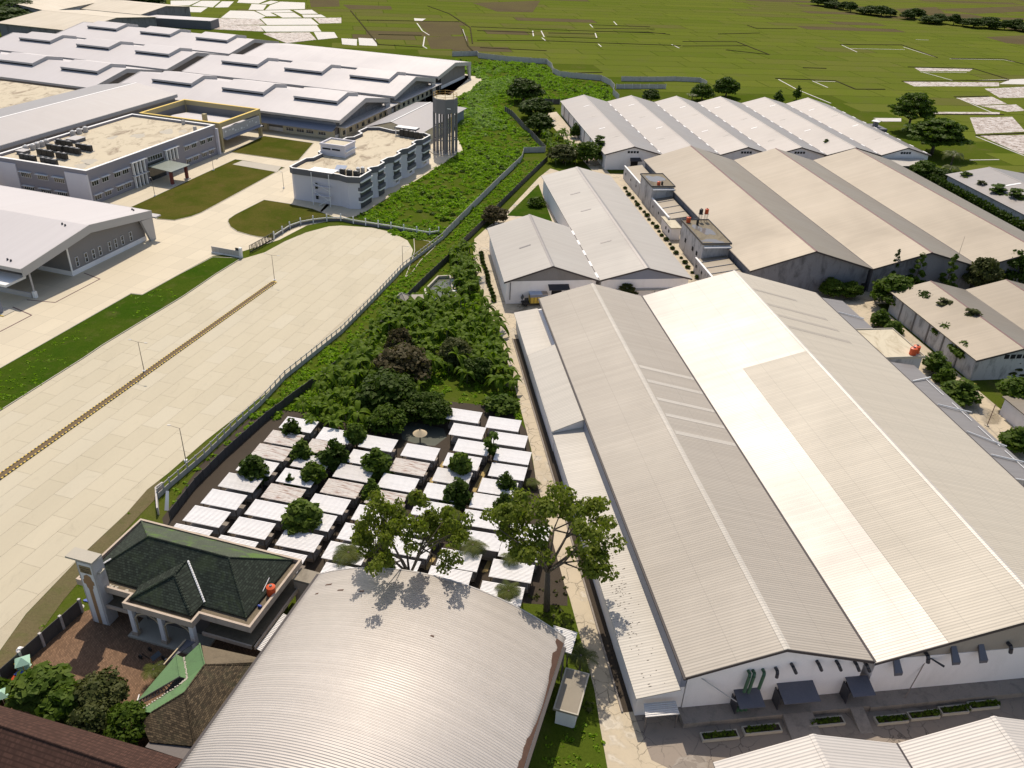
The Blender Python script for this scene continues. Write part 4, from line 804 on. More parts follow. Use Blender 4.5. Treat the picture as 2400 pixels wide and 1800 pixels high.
# row of six far gables -------------------------------------------------------------------
ed = (80.5, 103.0, 126.0, 147.5, 169.7, 192.5, 214.0)
wd = ('leftmost', 'second', 'third', 'fourth', 'fifth', 'rightmost')
for i in range(6):
    t = gabled('warehouse', '%s in the row of six white-roofed gabled warehouses beside the rice fields' % wd[i], FR_R, ed[i], ed[i+1], 304.8, 395.5, 6.0, 9.0, M['roof_g'], M['white_wall'], group='row of six white-roofed warehouses', ridge_w=0.35)
    am = (ed[i]+ed[i+1])/2
    for k in range(4): 
        wv = t.part('vent_window', t.mb().box(am-2.2+k*1.15, 305.42, 6.3, am-1.35+k*1.15, 305.56, 7.1), M['void'])
    if i == 0:
        t.part('canopy', t.mb().plate((am-1.4, 303.4, 3.8), (am+3.3, 303.4, 3.8), (am+2.9, 305.5, 4.6), (am-1.0, 305.5, 4.6), 0.1), M['dark_metal']); t.part('door', t.mb().box(am-0.6, 305.4, 0.05, am+2.2, 305.55, 3.6), M['void'])
        for k in range(8): t.part('buttress', t.mb().box(ed[0]+0.45, 310+k*11, 0, ed[0]+0.72, 310.3+k*11, 5.6), M['gable_grey'])
    r_ = random.Random(i)
    for k in range(4):
        v = ed[i]+3+r_.random()*5; u = 316+k*19+r_.random()*8; s_ = 3.0/((ed[i+1]-ed[i])/2); z = 6.0+(v-ed[i])*s_+0.04
        t.part('skylight', t.mb().plate((v, u, z), (v+2.6, u, z+2.6*s_), (v+2.6, u+0.7, z+2.6*s_), (v, u+0.7, z), 0.03), M['bright_white'] if k % 2 else M['roof_de'])
    t.part('gutter', t.mb().box(ed[i+1]-0.15, 305, 5.9, ed[i+1]+0.15, 395, 6.03), M['gutter'])
    for k in range(9): t.part('gutter_joint', t.mb().box(ed[i+1]-0.25, 308+k*9.8, 6.04, ed[i+1]+0.25, 311+k*9.8, 6.08), M['bright_white'])
t = Thing('annex', 'dark-gabled low annex with pale roof at the end of the six-roof row', 'annex', FR_R, 196, 296)
t.part('roof', t.mb().plate((194.5, 297, 4.0), (211, 297, 4.0), (211, 304.6, 4.8), (194.5, 304.6, 4.8), 0.15), M['roof_c']); t.part('wall', t.mb().box(195, 297.6, 0, 210.5, 304.6, 3.8), M['gable_grey'])
t = Thing('roof_vent', 'small dark hut with a white cap behind the rightmost white roof', 'hut', FR_R, 214.5, 350); t.part('hut', t.mb().box(214.6, 348, 0, 219.5, 358, 5.6), M['dark_band']); t.part('shaft', t.mb().box(215.3, 352, 5.6, 217.0, 353.7, 8.0), M['gable_grey']); t.part('cap', t.mb().cone((216.15, 352.85), 2.4, 8.0, 8.7, 4, 0.3), M['bright_white'])

# east side: H pair, far white roof, brown roofs -----------------------------------------
tH = gabled('warehouse', 'cream-roofed warehouse with red ridge behind the trimmed round trees', FR_R, 126.0, 147.3, 143.5, 180.0, 5.5, 8.2, M['roof_f'], M['stained_wall'], group='cream-roofed pair of warehouses', capm=M['red_trim'], ridge_w=0.2)
for k in range(4): tH.part('vent_window', tH.mb().box(133.2+k*1.5, 144.1, 5.3, 134.3+k*1.5, 144.24, 6.3), M['void'])
for y in (150, 156, 162, 168, 174): tH.part('buttress', tH.mb().box(126.4, y, 0, 126.74, y+0.3, 5.2), M['gable_grey'])
gabled('warehouse', 'cream-roofed warehouse at the frame edge beside the red-ridged one', FR_R, 147.3, 168.6, 143.5, 180.0, 5.5, 8.2, M['roof_f'], M['stained_wall'], group='cream-roofed pair of warehouses', capm=M['red_trim'], ridge_w=0.2)
t = gabled('warehouse', 'white-roofed warehouse behind the tall hedge near the brown roof', FR_R, 206.0, 240.0, 228.0, 282.0, 5.2, 8.0, M['roof_g'], M['stained_wall'])
t.part('roof_strip', t.mb().plate((213, 262.0, 6.45), (222, 262.0, 7.9), (222, 263.0, 7.9), (213, 263.0, 6.45), 0.03), M['bright_white'])
gabled('house', 'rust-brown tiled roof at the right edge beyond the white roof', FR_R, 242, 268, 250, 285, 4.0, 7.0, M['tile_rust'], M['stained_wall'], cat='house')
t = Thing('site_wall', 'dark site wall at the right edge in front of the green field', 'wall', FR_R, 232, 292); t.part('panel', t.mb().box(228, 291, 0, 275, 291.3, 3.2), M['precast_dark']); t.part('pillar', t.mb().box(227.6, 290.9, 0, 228.6, 291.9, 3.6), M['bright_white'])
t = Thing('guard_house', 'white-walled hut under the round tree at the right edge', 'hut', FR_R, 124.5, 121); t.part('wall', t.mb().box(124.5, 121.5, 0, 134, 130.5, 4.0), M['white_wall']); t.part('roof', t.mb().plate((124.0, 121, 4.1), (134.5, 121, 4.4), (134.5, 131, 4.4), (124.0, 131, 4.1), 0.2), M['roof_f'])
t = Thing('crate', 'grey crate standing on the concrete near the far lean-to', 'crate', FR_R, 119.7, 121.6); t.part('box', t.mb().box(119.2, 120.8, 0.04, 120.7, 122.3, 1.3), M['gable_grey']); t.part('lid', t.mb().box(119.1, 120.7, 1.3, 120.8, 122.4, 1.42), M['kerb_concrete'])
t = Thing('boom_post', 'thin red-and-rust post at the edge of the sunlit concrete', 'post', FR_R, 118.9, 126.4); t.part('post', t.mb().tube((118.9, 126.4, 0), (118.9, 126.4, 5.2), 0.08), M['red_trim']); t.part('foot', t.mb().box(118.6, 126.1, 0, 119.2, 126.7, 0.2), M['kerb_concrete'])
t = Thing('barrier', 'yellow and black striped barrier beside the red-ridged warehouse', 'barrier', FR_R, 122, 142)
for k in range(8): t.part('stripe', t.mb().box(121.5+k*0.6, 141.2, 0.3, 122.08+k*0.6, 141.5, 0.9), M['yellow'] if k % 2 else M['black'])

# foreground pair ------------------------------------------------------------------------
gabled('warehouse', 'white-roofed warehouse at the bottom edge, left of two joined gables', FR_R, 34.0, 56.5, 14.0, 55.0, 6.0, 9.3, M['roof_i'], M['white_wall'], group='joined white roofs at the bottom edge', cap='steel')
t = gabled('warehouse', 'white-roofed warehouse in the bottom right corner, right of two joined gables', FR_R, 56.5, 79.0, 14.0, 55.0, 6.0, 9.3, M['roof_i'], M['white_wall'], group='joined white roofs at the bottom edge', cap='steel')
t.part('gutter', t.mb().box(56.3, 14, 5.9, 56.7, 55, 6.04), M['gutter'])

# box truck ---------------------------------------------------------------------------------
tx, ty = 32.0, 183.6
t = Thing('box_truck', 'yellow box truck with blue tarpaulin roof parked beside the small warehouse', 'truck', FR_R+R_(3), *( (lambda g: (g[0]*math.cos(FR_R+R_(3))+g[1]*math.sin(FR_R+R_(3)), -g[0]*math.sin(FR_R+R_(3))+g[1]*math.cos(FR_R+R_(3))))((1.14,191.54)) ))
x, y = t.org[0], t.org[1]-1.9
t.part('chassis', t.mb().box(x+0.2, y+0.2, 0.55, x+6.4, y+2.2, 0.85), M['black'])
cab = t.part('cab', t.mb().profile([(x, 0.6), (x+1.9, 0.6), (x+1.9, 2.75), (x+0.55, 2.75), (x+0.05, 1.75)], y+0.05, y+2.35, 'x'), M['yellow'])
t.part('windscreen', t.mb().plate((x+0.05, y+0.2, 1.78), (x+0.05, y+2.2, 1.78), (x+0.55, y+2.2, 2.7), (x+0.55, y+0.2, 2.7), 0.05), M['glass'], parent=cab); t.part('side_window', t.mb().box(x+0.6, y+0.02, 1.75, x+1.6, y+0.06, 2.5), M['glass'], parent=cab)
bx = t.part('cargo_box', t.mb().box(x+2.1, y, 0.9, x+6.6, y+2.4, 2.5), M['yellow'])
for k in range(6): t.part('stake', t.mb().box(x+2.15+k*0.85, y-0.05, 0.95, x+2.27+k*0.85, y-0.001, 2.5), M['black'], parent=bx)
t.part('upper_side', t.mb().box(x+2.1, y+0.02, 2.5, x+6.6, y+2.38, 3.2), M['blue_grey'], parent=bx); t.part('tarpaulin', t.mb().box(x+2.05, y-0.03, 3.2, x+5.2, y+2.43, 3.32), M['tarp'], parent=bx); t.part('tarpaulin', t.mb().box(x+5.25, y-0.03, 3.2, x+6.65, y+2.43, 3.34), M['mosque_cream'], parent=bx)
for wx in (1.0, 5.2):
    for wy in (0.05, 2.05): t.part('wheel', t.mb().tube((x+wx, y+wy, 0.47), (x+wx, y+wy+0.3, 0.47), 0.47, 0.47, 14), M['black'])

# ------------------------------------------------------------------ white factory halls on the left site
def window(t, parent, axis, c, a0, a1, z0, z1, n=4, hood=True, d=0.08):
    """frame with glass panes set in a wall; axis 'x': wall faces +x at x=c, spans y; axis 'y': wall faces -y at y=c, spans x"""
    mb = t.mb(); fr = 0.09
    def bx(m, u0, u1, w0, w1, o0, o1):
        if axis == 'x': m.box(c+o0, u0, w0, c+o1, u1, w1)
        else: m.box(u0, c-o1, w0, u1, c-o0, w1)
    bx(mb, a0, a1, z0, z0+fr, 0, d); bx(mb, a0, a1, z1-fr, z1, 0, d)
    for i in range(n+1):
        u = a0+(a1-a0-fr)*i/n; bx(mb, u, u+fr, z0+fr, z1-fr, 0, d)
    f = t.part('window', mb, M['window_frame'])
    g = t.mb(); bx(g, a0+0.02, a1-0.02, z0+0.02, z1-0.02, 0.004, 0.03); t.part('pane', g, M['glass'], parent=f)
    if hood:
        h = t.mb(); bx(h, a0-0.3, a1+0.3, z1+0.25, z1+0.37, 0, 0.9); t.part('hood', h, M['bright_white'], parent=f)
    return f
def white_hall(label, p0, p1, q0, q1, ze, zr, monitors=(), group='white factory halls', mw=20.5, recess=3.0, qr=None, gable_end=True, roof='roof_white_x', name='factory_hall', fascia=1.7):
    t = Thing(name, label, 'factory hall', FR_L, p0, q0, group)
    qm = (q0+q1)/2
    t.part('roof', t.mb().plate((p0, q0, ze), (p1, q0, ze), (p1, qm, zr), (p0, qm, zr), 0.25), M[roof]); t.part('roof', t.mb().plate((p0, qm, zr), (p1, qm, zr), (p1, q1, ze), (p0, q1, ze), 0.25), M[roof])
    # white band that follows the gable, thick and set forward
    for nm, pa, pb in (('gable_band', p1, p1+0.35),) + ((('gable_band', p0-0.35, p0),) if gable_end else ()):
        mb = t.mb(); mb.profile([(q0, ze-fascia), (qm, zr-fascia), (qm, zr+0.15), (q0, ze+0.15)], pa, pb, 'x'); mb.profile([(qm, zr-fascia), (q1, ze-fascia), (q1, ze+0.15), (qm, zr+0.15)], pa, pb, 'x'); t.part(nm, mb, M['fascia'])
    # eaves fascia front and back
    t.part('eaves_band', t.mb().box(p0, q0-0.2, ze-0.9, p1+0.3, q0-0.003, ze+0.02), M['fascia']); t.part('eaves_band', t.mb().box(p0, q1+0.003, ze-0.9, p1+0.3, q1+0.2, ze+0.02), M['fascia'])
    sl = (zr-ze)/(qm-q0)
    t.part('wall', t.mb().profile([(q0+2.0, 0), (q1-1.0, 0), (q1-1.0, ze-0.4), (qm, zr-0.4), (q0+2.0, ze-0.4+2*sl)], p0+1.0, p1-recess, 'x'), M['grey_wall'])
    t.part('base_wall', t.mb().box(p0+0.9, q0+1.9, 0, p1-recess+0.12, q1-0.9, 1.5), M['white_wall'])
    # slanted corner leg of the band
    t.part('corner_leg', t.mb().profile([(q1-4.5, ze-fascia+0.4), (q1, ze-fascia), (q1, 0), (q1-2.0, 0)], p1-0.5, p1+0.3, 'x'), M['fascia'])
    for pc in monitors:
        for h in (0,):
            zf = lambda q: zr-abs(q-qm)*sl
            qa, qb, hh = qm-9.3, qm+9.3, 1.55
            mo = t.part('roof_monitor', t.mb().plate((pc-mw, qa, zf(qa)+hh), (pc, qa, zf(qa)+hh), (pc, qm, zr+hh), (pc-mw, qm, zr+hh), 0.14), M['roof_white_x'])
            t.part('monitor_roof', t.mb().plate((pc-mw, qm, zr+hh), (pc, qm, zr+hh), (pc, qb, zf(qb)+hh), (pc-mw, qb, zf(qb)+hh), 0.14), M['roof_white_x'], parent=mo)
            for pa in (pc-mw+0.02, pc-0.3): t.part('monitor_cheek', t.mb().profile([(qa+0.05, zf(qa)-0.2), (qm, zr-0.2), (qb-0.05, zf(qb)-0.2), (qb-0.05, zf(qb)+hh-0.16), (qm, zr+hh-0.16), (qa+0.05, zf(qa)+hh-0.16)], pa, pa+0.26, 'x'), M['fascia'], parent=mo)
            t.part('monitor_lip', t.mb().box(pc-mw, qa-0.12, zf(qa)+hh-0.75, pc, qa-0.005, zf(qa)+hh), M['fascia'], parent=mo)
            t.part('monitor_opening', t.mb().box(pc-mw+0.4, qa+0.6, zf(qa)-0.1, pc-0.4, qa+0.8, zf(qa)+hh-0.1), M['void'], parent=mo)
    return t
rows = ((302.0, 348.0, 8.0, 12.4), (353.2, 400.0, 8.0, 12.5), (403.8, 450.0, 8.3, 11.4))
rl = ('white factory hall with three roof monitors, behind the yellow portal', 'white factory hall with three roof monitors, middle of the right-hand block', 'far white factory hall with plain roof and open gable beside the meadow')
tRr = []
for (q0, q1, ze, zr), lb, mons in zip(rows, rl, (((-248.3, -212.4, -177.4)), ((-248.6, -213.5, -178.5)), ())):
    tRr.append(white_hall(lb, -282.0, -169.3, q0, q1, ze, zr, mons))
ll = ('white factory hall with roof monitors, front of the left-hand block', 'white factory hall with roof monitors, middle of the left-hand block', 'white factory hall with roof monitors, back of the left-hand block')
for (q0, q1, ze, zr), lb, mons in zip(((303.5, 350.0, 8.0, 12.4), (354.0, 402.0, 8.0, 12.4), (405.5, 454.0, 8.0, 12.2)), ll, ((-299.5, -336.0, -374.0), (-300.8, -337.5, -374.6), (-302.6, -340.0, -376.8))):
    white_hall(lb, -408.0, -291.5, q0, q1, ze, zr, mons)
# front wall of the first hall: cream base with windows, grey canopy, slit vents
t = tRr[0]
t.part('front_wall', t.mb().box(-196.0, 302.6, 0, -172.8, 304.0, 3.3), M['cream']); t.part('front_wall', t.mb().box(-232.0, 302.6, 0, -203.5, 304.0, 3.3), M['cream'])
t.part('front_canopy', t.mb().plate((-232, 299.6, 3.9), (-171.5, 299.6, 3.9), (-171.5, 303.9, 5.6), (-232, 303.9, 5.6), 0.2), M['blue_grey'])
t.part('clerestory', t.mb().box(-232, 303.6, 5.2, -172.2, 303.95, 7.0), M['blue_grey'])
for p in range(6): t.part('slit_vent', t.mb().box(-214+p*7.2, 303.4, 6.5, -209.2+p*7.2, 303.59, 7.0), M['void'])
for p in (-194.5, -189.6, -185.2, -179.6): window(t, None, 'y', 302.6, p, p+3.4, 1.1, 2.5, 3, False)
for p in (-209.5, -206.8, -214, -219): window(t, None, 'y', 302.6, p, p+1.9, 1.1, 2.5, 2, False)
# passage walls and pale canopy strips along the gable ends
for t, q0, q1 in ((tRr[0], 304.0, 353.6), (tRr[1], 356.6, 405.0)):
    mb = t.mb(); mb.profile([(-173.2, 4.5), (-168.0, 4.5), (-167.6, 4.75), (-168.0, 5.0), (-173.2, 5.0)], q0, q1, 'y'); t.part('canopy_strip', mb, M['fascia'])
    t.part('passage_wall', t.mb().box(-171.6, q0+1.5, 0, -170.8, q1-0.5, 4.4), M['cream'])
    n = 8
    for i in range(n):
        q = q0+3+i*(q1-q0-5)/n; t.part('passage_opening', t.mb().box(-170.85, q, 0.9, -170.70, q+2.2, 2.6), M['glass'])
    for i in range(6): t.part('canopy_post', t.mb().tube((-168.4, q0+1+i*(q1-q0-2)/5, 0), (-168.4, q0+1+i*(q1-q0-2)/5, 4.5), 0.12), M['fascia'])
# glassy gable of the halls
for t, q0, q1, ze in ((tRr[0], 302, 348, 8), (tRr[1], 353.2, 400, 8), (tRr[2], 403.8, 450, 8.3)):
    for i in range(5): 
        q = q0+10+i*6.3; t.part('gable_panel', t.mb().box(-172.32, q, 3.6, -172.2, q+5.9, 6.4+(1.2 if 0 < i < 4 else 0)), M['grey_wall'])
t = tRr[2]; t.part('hall_opening', t.mb().box(-172.25, 406.5, 0.05, -172.05, 414.5, 6.5), M['void'])

# big hall by the boulevard ------------------------------------------------------------------
t1 = white_hall('large white hall with grey gable wall and slim windows beside the boulevard', -262.0, -164.8, 138.2, 183.8, 8.3, 11.6, (), None, fascia=2.0, recess=1.6)
for c in list(t1.o.children):
    if c.name.split('.')[0] in ('wall', 'base_wall'): bpy.data.objects.remove(c)
qm = 161.0; sl = 3.3/22.8
t1.part('wall', t1.mb().profile([(153.8, 0), (181.8, 0), (181.8, 7.9), (qm, 11.2), (153.8, 10.1)], -260, -166.3, 'x'), M['grey_wall'])
t1.part('base_wall', t1.mb().box(-260.1, 153.7, 0, -166.2, 181.9, 1.3), M['white_wall'])
t1.part('back_wall', t1.mb().box(-260, 140.5, 0, -178, 153.6, 9.0), M['gable_grey'])
t1.part('corner_trim', t1.mb().box(-166.28, 153.6, 1.3, -166.05, 154.0, 7.9), M['bright_white'])
for q in (155.6, 158.8, 161.4, 163.8, 167.4, 169.7, 172.3, 175.6):
    f = window(t1, None, 'x', -166.3, q, q+1.0, 1.9, 4.4, 1, False, 0.2)
    t1.part('transom', t1.mb().box(-166.28, q+0.05, 3.1, -166.1, q+0.95, 3.2), M['window_frame'], parent=f)
t1.part('side_fin', t1.mb().box(-167.5, 183.9, 6.2, -163.5, 186.2, 6.6), M['fascia'])
for q, p in ((140.2, -164.9), (140.2, -176.5)):
    po = t1.part('post', t1.mb().tube((p, q, 1.6), (p, q, 7.4), 0.22, 0.22, 10), M['fascia']); t1.part('post_base', t1.mb().box(p-0.4, q-0.4, 0, p+0.4, q+0.4, 1.7), M['bright_white'], parent=po)
t1.part('low_wall', t1.mb().box(-200, 139.6, 0, -165.6, 140.0, 1.3), M['fascia'])
for p, q, z in ((-169, 181.6, 8.75), (-168, 181.0, 8.85), (-171.5, 159.3, 11.5), (-170.2, 158.9, 11.45), (-171, 140.6, 8.8), (-169.8, 140.4, 8.78)): t1.part('roof_vent', t1.mb().cone((p, q), 0.28, z-0.3, z+0.3, 8, 0.2), M['dark_metal'])
tc = Thing('site_canopy', 'white-edged low canopy corner with a blue post at the left frame edge', 'canopy', FR_L, -178, 118)
g = (-120.36,173.27); u_, v_ = g[0]*math.cos(FR_L)+g[1]*math.sin(FR_L), -g[0]*math.sin(FR_L)+g[1]*math.cos(FR_L)
tc.part('post', tc.mb().box(u_-0.35, v_-0.35, 0, u_+0.35, v_+0.35, 3.4), M['blue_grey']); tc.part('island', tc.mb().box(u_-1.6, v_-1.2, 0.03, u_+2.0, v_+2.4, 0.16), M['kerb_concrete']); tc.part('island_edge', tc.mb().box(u_-1.6, v_-1.45, 0.03, u_+2.0, v_-1.21, 0.22), M['yellow']); tc.part('roof', tc.mb().box(u_-9, v_+4, 4.6, u_-1.2, v_+10, 5.2), M['bright_white'])

# long hall behind the office -------------------------------------------------------------------
tm = gabled('factory_hall', 'long grey-roofed hall running behind the office block', FR_L, -285.0, -245.2, 176.0, 301.5, 10.5, 13.2, M['roof_white_y'], M['grey_wall'], group='white factory halls', cat='factory hall', cap='fascia', capm=M['bright_white'], ridge_w=0.4, zg=8.6, gable=M['fascia'])
tm.part('eaves_band', tm.mb().box(-245.2, 176.0, 9.2, -245.0, 301.6, 10.45), M['fascia']); tm.part('eaves_band', tm.mb().box(-285.0, 301.51, 9.4, -245.1, 301.7, 10.5), M['fascia'])
for i in range(10): window(tm, None, 'x', -245.9, 214+i*8.6, 219.5+i*8.6, 5.8, 7.4, 5, False)
t = Thing('flat_roof', 'dusty beige flat concrete roof at the left frame edge below the white halls', 'flat-roofed block', FR_L, -330, 262)
t.part('wall', t.mb().box(-343, 225, 0, -289, 293.0, 8.4), M['grey_wall']); t.part('roof_slab', t.mb().box(-344, 224, 8.4, -288.5, 294.0, 8.8), M['flat_roof'])

# office ------------------------------------------------------------------------------------------
to = Thing('office_building', 'two-storey grey office with white parapet and glass entrance canopy', 'office', FR_L, -237.0, 199.5)
X0, X1, Y0, Y1, ZP = -237.0, -200.3, 199.5, 264.3, 10.8
to.part('wall', to.mb().box(X0, Y0, 0, X1, Y1, 10.0), M['office_grey'])
to.part('roof_slab', to.mb().box(X0+0.5, Y0+0.5, 9.9, X1-0.5, Y1-0.5, 10.05), M['flat_roof'])
mb = to.mb(); w_ = 0.75; mb.box(X0-0.1, Y0-0.1, 9.6, X1+0.1, Y0+w_, ZP).box(X0-0.1, Y1-w_, 9.6, X1+0.1, Y1+0.1, ZP).box(X0-0.1, Y0+w_, 9.6, X0+w_, Y1-w_, ZP).box(X1-w_, Y0+w_, 9.6, X1+0.1, Y1-w_, ZP); to.part('parapet', mb, M['office_grey'])
mb = to.mb(); mb.box(X0-0.15, Y0-0.15, ZP, X1+0.15, Y0+w_+0.05, ZP+0.1).box(X0-0.15, Y1-w_, ZP, X1+0.15, Y1+0.15, ZP+0.1).box(X0-0.15, Y0+w_+0.05, ZP, X0+w_+0.05, Y1-w_, ZP+0.1).box(X1-w_-0.05, Y0+w_+0.05, ZP, X1+0.15, Y1-w_, ZP+0.1); to.part('coping', mb, M['bright_white'])
to.part('corner_pier', to.mb().box(X1-8.3, Y0-0.35, 0, X1+0.05, Y0+0.3, 9.59), M['lilac_wall']); to.part('corner_pier', to.mb().box(X0, Y0-0.35, 0, X0+9.3, Y0+0.3, 9.59), M['lilac_wall']); to.part('corner_pier', to.mb().box(X1-0.3, Y1-0.4, 0, X1+1.0, Y1+0.4, 9.59), M['lilac_wall'])
for z0, z1 in ((5.6, 7.1), (1.1, 2.6)):
    for p in (-226.5, -220.0, -213.6): window(to, None, 'y', Y0, p, p+4.0, z0, z1, 5)
    for q in (200.6, 205.0, 210.4, 214.2, 245.6, 249.6, 254.6, 258.8): window(to, None, 'x', X1, q, q+2.9, z0, z1, 3)
    for q0 in (218.6, 235.4):
        if z0 < 3 and q0 > 230: continue
        for k in range(4): to.part('louvre_fin', to.mb().profile([(q0+k*1.75, z0-1.2), (q0+k*1.75+0.45, z0-1.5), (q0+k*1.75+0.45, z1+1.2), (q0+k*1.75, z1+1.2)], X1+0.02, X1+0.8, 'x'), M['bright_white'])
        to.part('dark_glazing', to.mb().box(X1+0.003, q0-0.1, z0-1.0, X1+0.06, q0+6.6, z1+1.1), M['glass']); to.part('fin_cap', to.mb().box(X1, q0-0.4, z1+1.2, X1+1.0, q0+6.8, z1+1.38), M['bright_white'])
window(to, None, 'x', X1, 226.6, 234.0, 6.5, 8.2, 6, False); to.part('entrance_glazing', to.mb().box(X1, 226.2, 0.2, X1+0.1, 234.4, 6.2), M['glass'])
to.part('entrance_canopy', to.mb().plate((-199.8, 225.6, 5.5), (-190.4, 225.2, 4.9), (-190.2, 234.9, 4.9), (-199.8, 234.6, 5.5), 0.12), M['canopy_glass'])
for q in (226.2, 233.9):
    po = to.part('canopy_post', to.mb().box(-191.9, q-0.4, 0.3, -191.0, q+0.4, 4.8), M['red_post']); to.part('post_base', to.mb().box(-192.3, q-0.8, 0, -190.6, q+0.8, 0.35), M['precast'], parent=po)
for (q, p, s) in ((242, -216, 2.2), (236, -222, 1.5), (251, -211, 2.4), (254, -206.5, 1.4), (205, -207, 2.0), (210, -208.5, 2.2)): to.part('lime_patch', to.mb().prism(blob(p, q, s, s*1.4, int(q)), 10.053, 10.065), M['kerb_concrete'])
for (p, q) in ((-203.5, 256), (-213, 262)): to.part('vent', to.mb().box(p, q, 10.05, p+0.9, q+0.9, 11.6), M['fascia'])
# plant on the office roof: rows of dark cooling units and grey tanks
def ac_unit(t_, x, y, z, w_, d_, h_, lab, grp):
    t = Thing('cooling_unit', lab, 'air conditioner', FR_L, x, y, grp)
    t.part('casing', t.mb().box(x, y, z+0.2, x+w_, y+d_, z+h_), M['black']); t.part('feet', t.mb().box(x-0.2, y+0.1, z, x+w_+0.2, y+d_+0.5, z+0.2), M['precast']); t.part('fan_ring', t.mb().cone((x+w_/2, y+d_/2), min(w_, d_)*0.42, z+h_, z+h_+0.14, 12, min(w_, d_)*0.38), M['fascia'])
for ri, (p0, q0, n, lb) in enumerate(((-228.0, 201.6, 3, 'row nearest the left corner of the office roof'), (-219.3, 201.2, 3, 'row at the front parapet of the office roof'), (-227.6, 208.3, 3, 'row behind the front ones on the office roof'), (-229.2, 214.0, 3, 'row in the middle left of the office roof'), (-222.3, 214.2, 3, 'row in the middle of the office roof'), (-221.6, 218.6, 3, 'row farthest right on the office roof'), (-230.8, 219.8, 3, 'row farthest back on the office roof'), (-219.5, 207.8, 2, 'pair beside the hatch on the office roof'))):
    for k in range(n): ac_unit(to, p0+k*2.25, q0-k*0.15, 10.05, 1.9, 1.0, 2.1, 'black cooling unit, %s' % lb, 'black cooling units on the office roof')
for k, (p, q) in enumerate(((-234.4, 210.8), (-233.6, 212.8), (-233.9, 214.9), (-233.9, 217.0), (-234.0, 219.1), (-235.0, 232.0), (-235.2, 235.2), (-235.2, 238.2))):
    t = Thing('vent_tank', 'squat grey tank along the back parapet of the office roof', 'tank', FR_L, p, q, 'grey tanks along the back parapet'); t.part('tank', t.mb().cone((p, q), 0.9, 10.05, 11.7, 14, 0.85), M['fascia']); t.part('lid', t.mb().cone((p, q), 0.5, 11.7, 11.95, 10, 0.4), M['bright_white'])
for lb, p0, p1, q0, q1 in (('low grey duct box near the back parapet of the office roof', -234.5, -231.0, 206.5, 209.5), ('wide pale plant cover on posts on the office roof', -231.5, -227.0, 224.5, 229.5), ('grey plant box between the tanks and the cooling units', -232.5, -229.5, 220.5, 223.5)):
    t = Thing('plant_box', lb, 'plant box', FR_L, p0, q0); t.part('box', t.mb().box(p0+0.2, q0+0.2, 10.05, p1-0.2, q1-0.2, 11.0), M['dark_band']); t.part('cover', t.mb().box(p0, q0, 11.1, p1, q1, 11.2), M['fascia'])

# yellow portal ----------------------------------------------------------------------------------
tp = Thing('entrance_portal', 'open yellow-framed portal with a relief sign panel between office and halls', 'portal', FR_L, -236.0, 267.0)
X0, X1, Y0, Y1 = -236.0, -200.3, 267.2, 294.2
mb = tp.mb(); bz, b1 = 9.0, 10.7; k = 0.9; mb.box(X0, Y0, bz, X1, Y0+k, b1).box(X0, Y1-k, bz, X1, Y1, b1).box(X0, Y0+k, bz, X0+k, Y1-k, b1).box(X1-k, Y0+k, bz, X1, Y1-k, b1); tp.part('frame', mb, M['portal_yellow'])
tp.part('coping', tp.mb().box(X0-0.1, Y0-0.1, b1, X1+0.1, Y0+k, b1+0.1).box(X0-0.1, Y1-k, b1, X1+0.1, Y1+0.1, b1+0.1).box(X0-0.1, Y0+k, b1, X0+k, Y1-k, b1+0.1).box(X1-k, Y0+k, b1, X1+0.1, Y1-k, b1+0.1), M['yellow'])
for x, y in ((X1-1.2, Y0), (X1-1.2, Y1-1.2), (X0, Y0), (X0, Y1-1.2)): tp.part('column', tp.mb().box(x, y, 0, x+1.2, y+1.2, bz-0.003), M['portal_yellow'])
for y in (273, 278, 283, 288): tp.part('inner_column', tp.mb().box(X1-9, y, 0, X1-8.4, y+0.6, 5.4), M['portal_yellow'])
tp.part('back_wall', tp.mb().box(X0+0.9, Y1-0.9, 4.0, X1-1.2, Y1-0.5, 8.99), M['tank_grey']); tp.part('back_wall', tp.mb().box(X0+0.5, Y0+1.2, 4.0, X0+0.9, Y1-1.2, 8.99), M['tank_grey']); tp.part('side_wall', tp.mb().box(X0+0.9, Y0+0.5, 4.0, X1-1.2, Y0+0.9, 8.99), M['portal_yellow'])
ro = tp.part('inner_roof', tp.mb().plate((X0+2.5, Y0+1, 6.2), (X1-3, Y0+1, 6.2), (X1-3, 281, 7.6), (X0+4.0, 281, 7.6), 0.2), M['roof_white_x']); tp.part('inner_roof', tp.mb().plate((X0+4.0, 281, 7.6), (X1-3, 281, 7.6), (X1-3, Y1-1, 6.2), (X0+2.5, Y1-1, 6.2), 0.2), M['roof_white_x'])
tp.part('chimney', tp.mb().box(X1-11.6, Y0+5.5, 5.5, X1-10.2, Y0+6.9, 11.8), M['portal_yellow'])
sg = tp.part('sign_panel', tp.mb().box(X1-0.35, Y0+1.4, 5.0, X1+0.05, Y1-1.4, 8.3), M['fascia']); tp.part('sign_ledge', tp.mb().plate((X1-0.3, Y0+1.2, 5.0), (X1+1.4, Y0+1.2, 4.6), (X1+1.4, Y1-1.2, 4.6), (X1-0.3, Y1-1.2, 5.0), 0.2), M['blue_grey'])
for y0, y1, z0, z1 in ((Y0+1.7, Y0+2.0, 5.4, 8.0),): pass
rr = random.Random(5); y = Y0+2.6        # raised relief strokes on the panel, as worn as in the photograph
while y < Y1-3:
    wv = rr.uniform(0.3, 1.3); zz = rr.uniform(5.7, 7.2)
    tp.part('relief', tp.mb().box(X1+0.052, y, zz, X1+0.12, y+wv, zz+rr.uniform(0.15, 0.7)), M['bright_white'], parent=sg); y += wv+rr.uniform(0.5, 1.6)
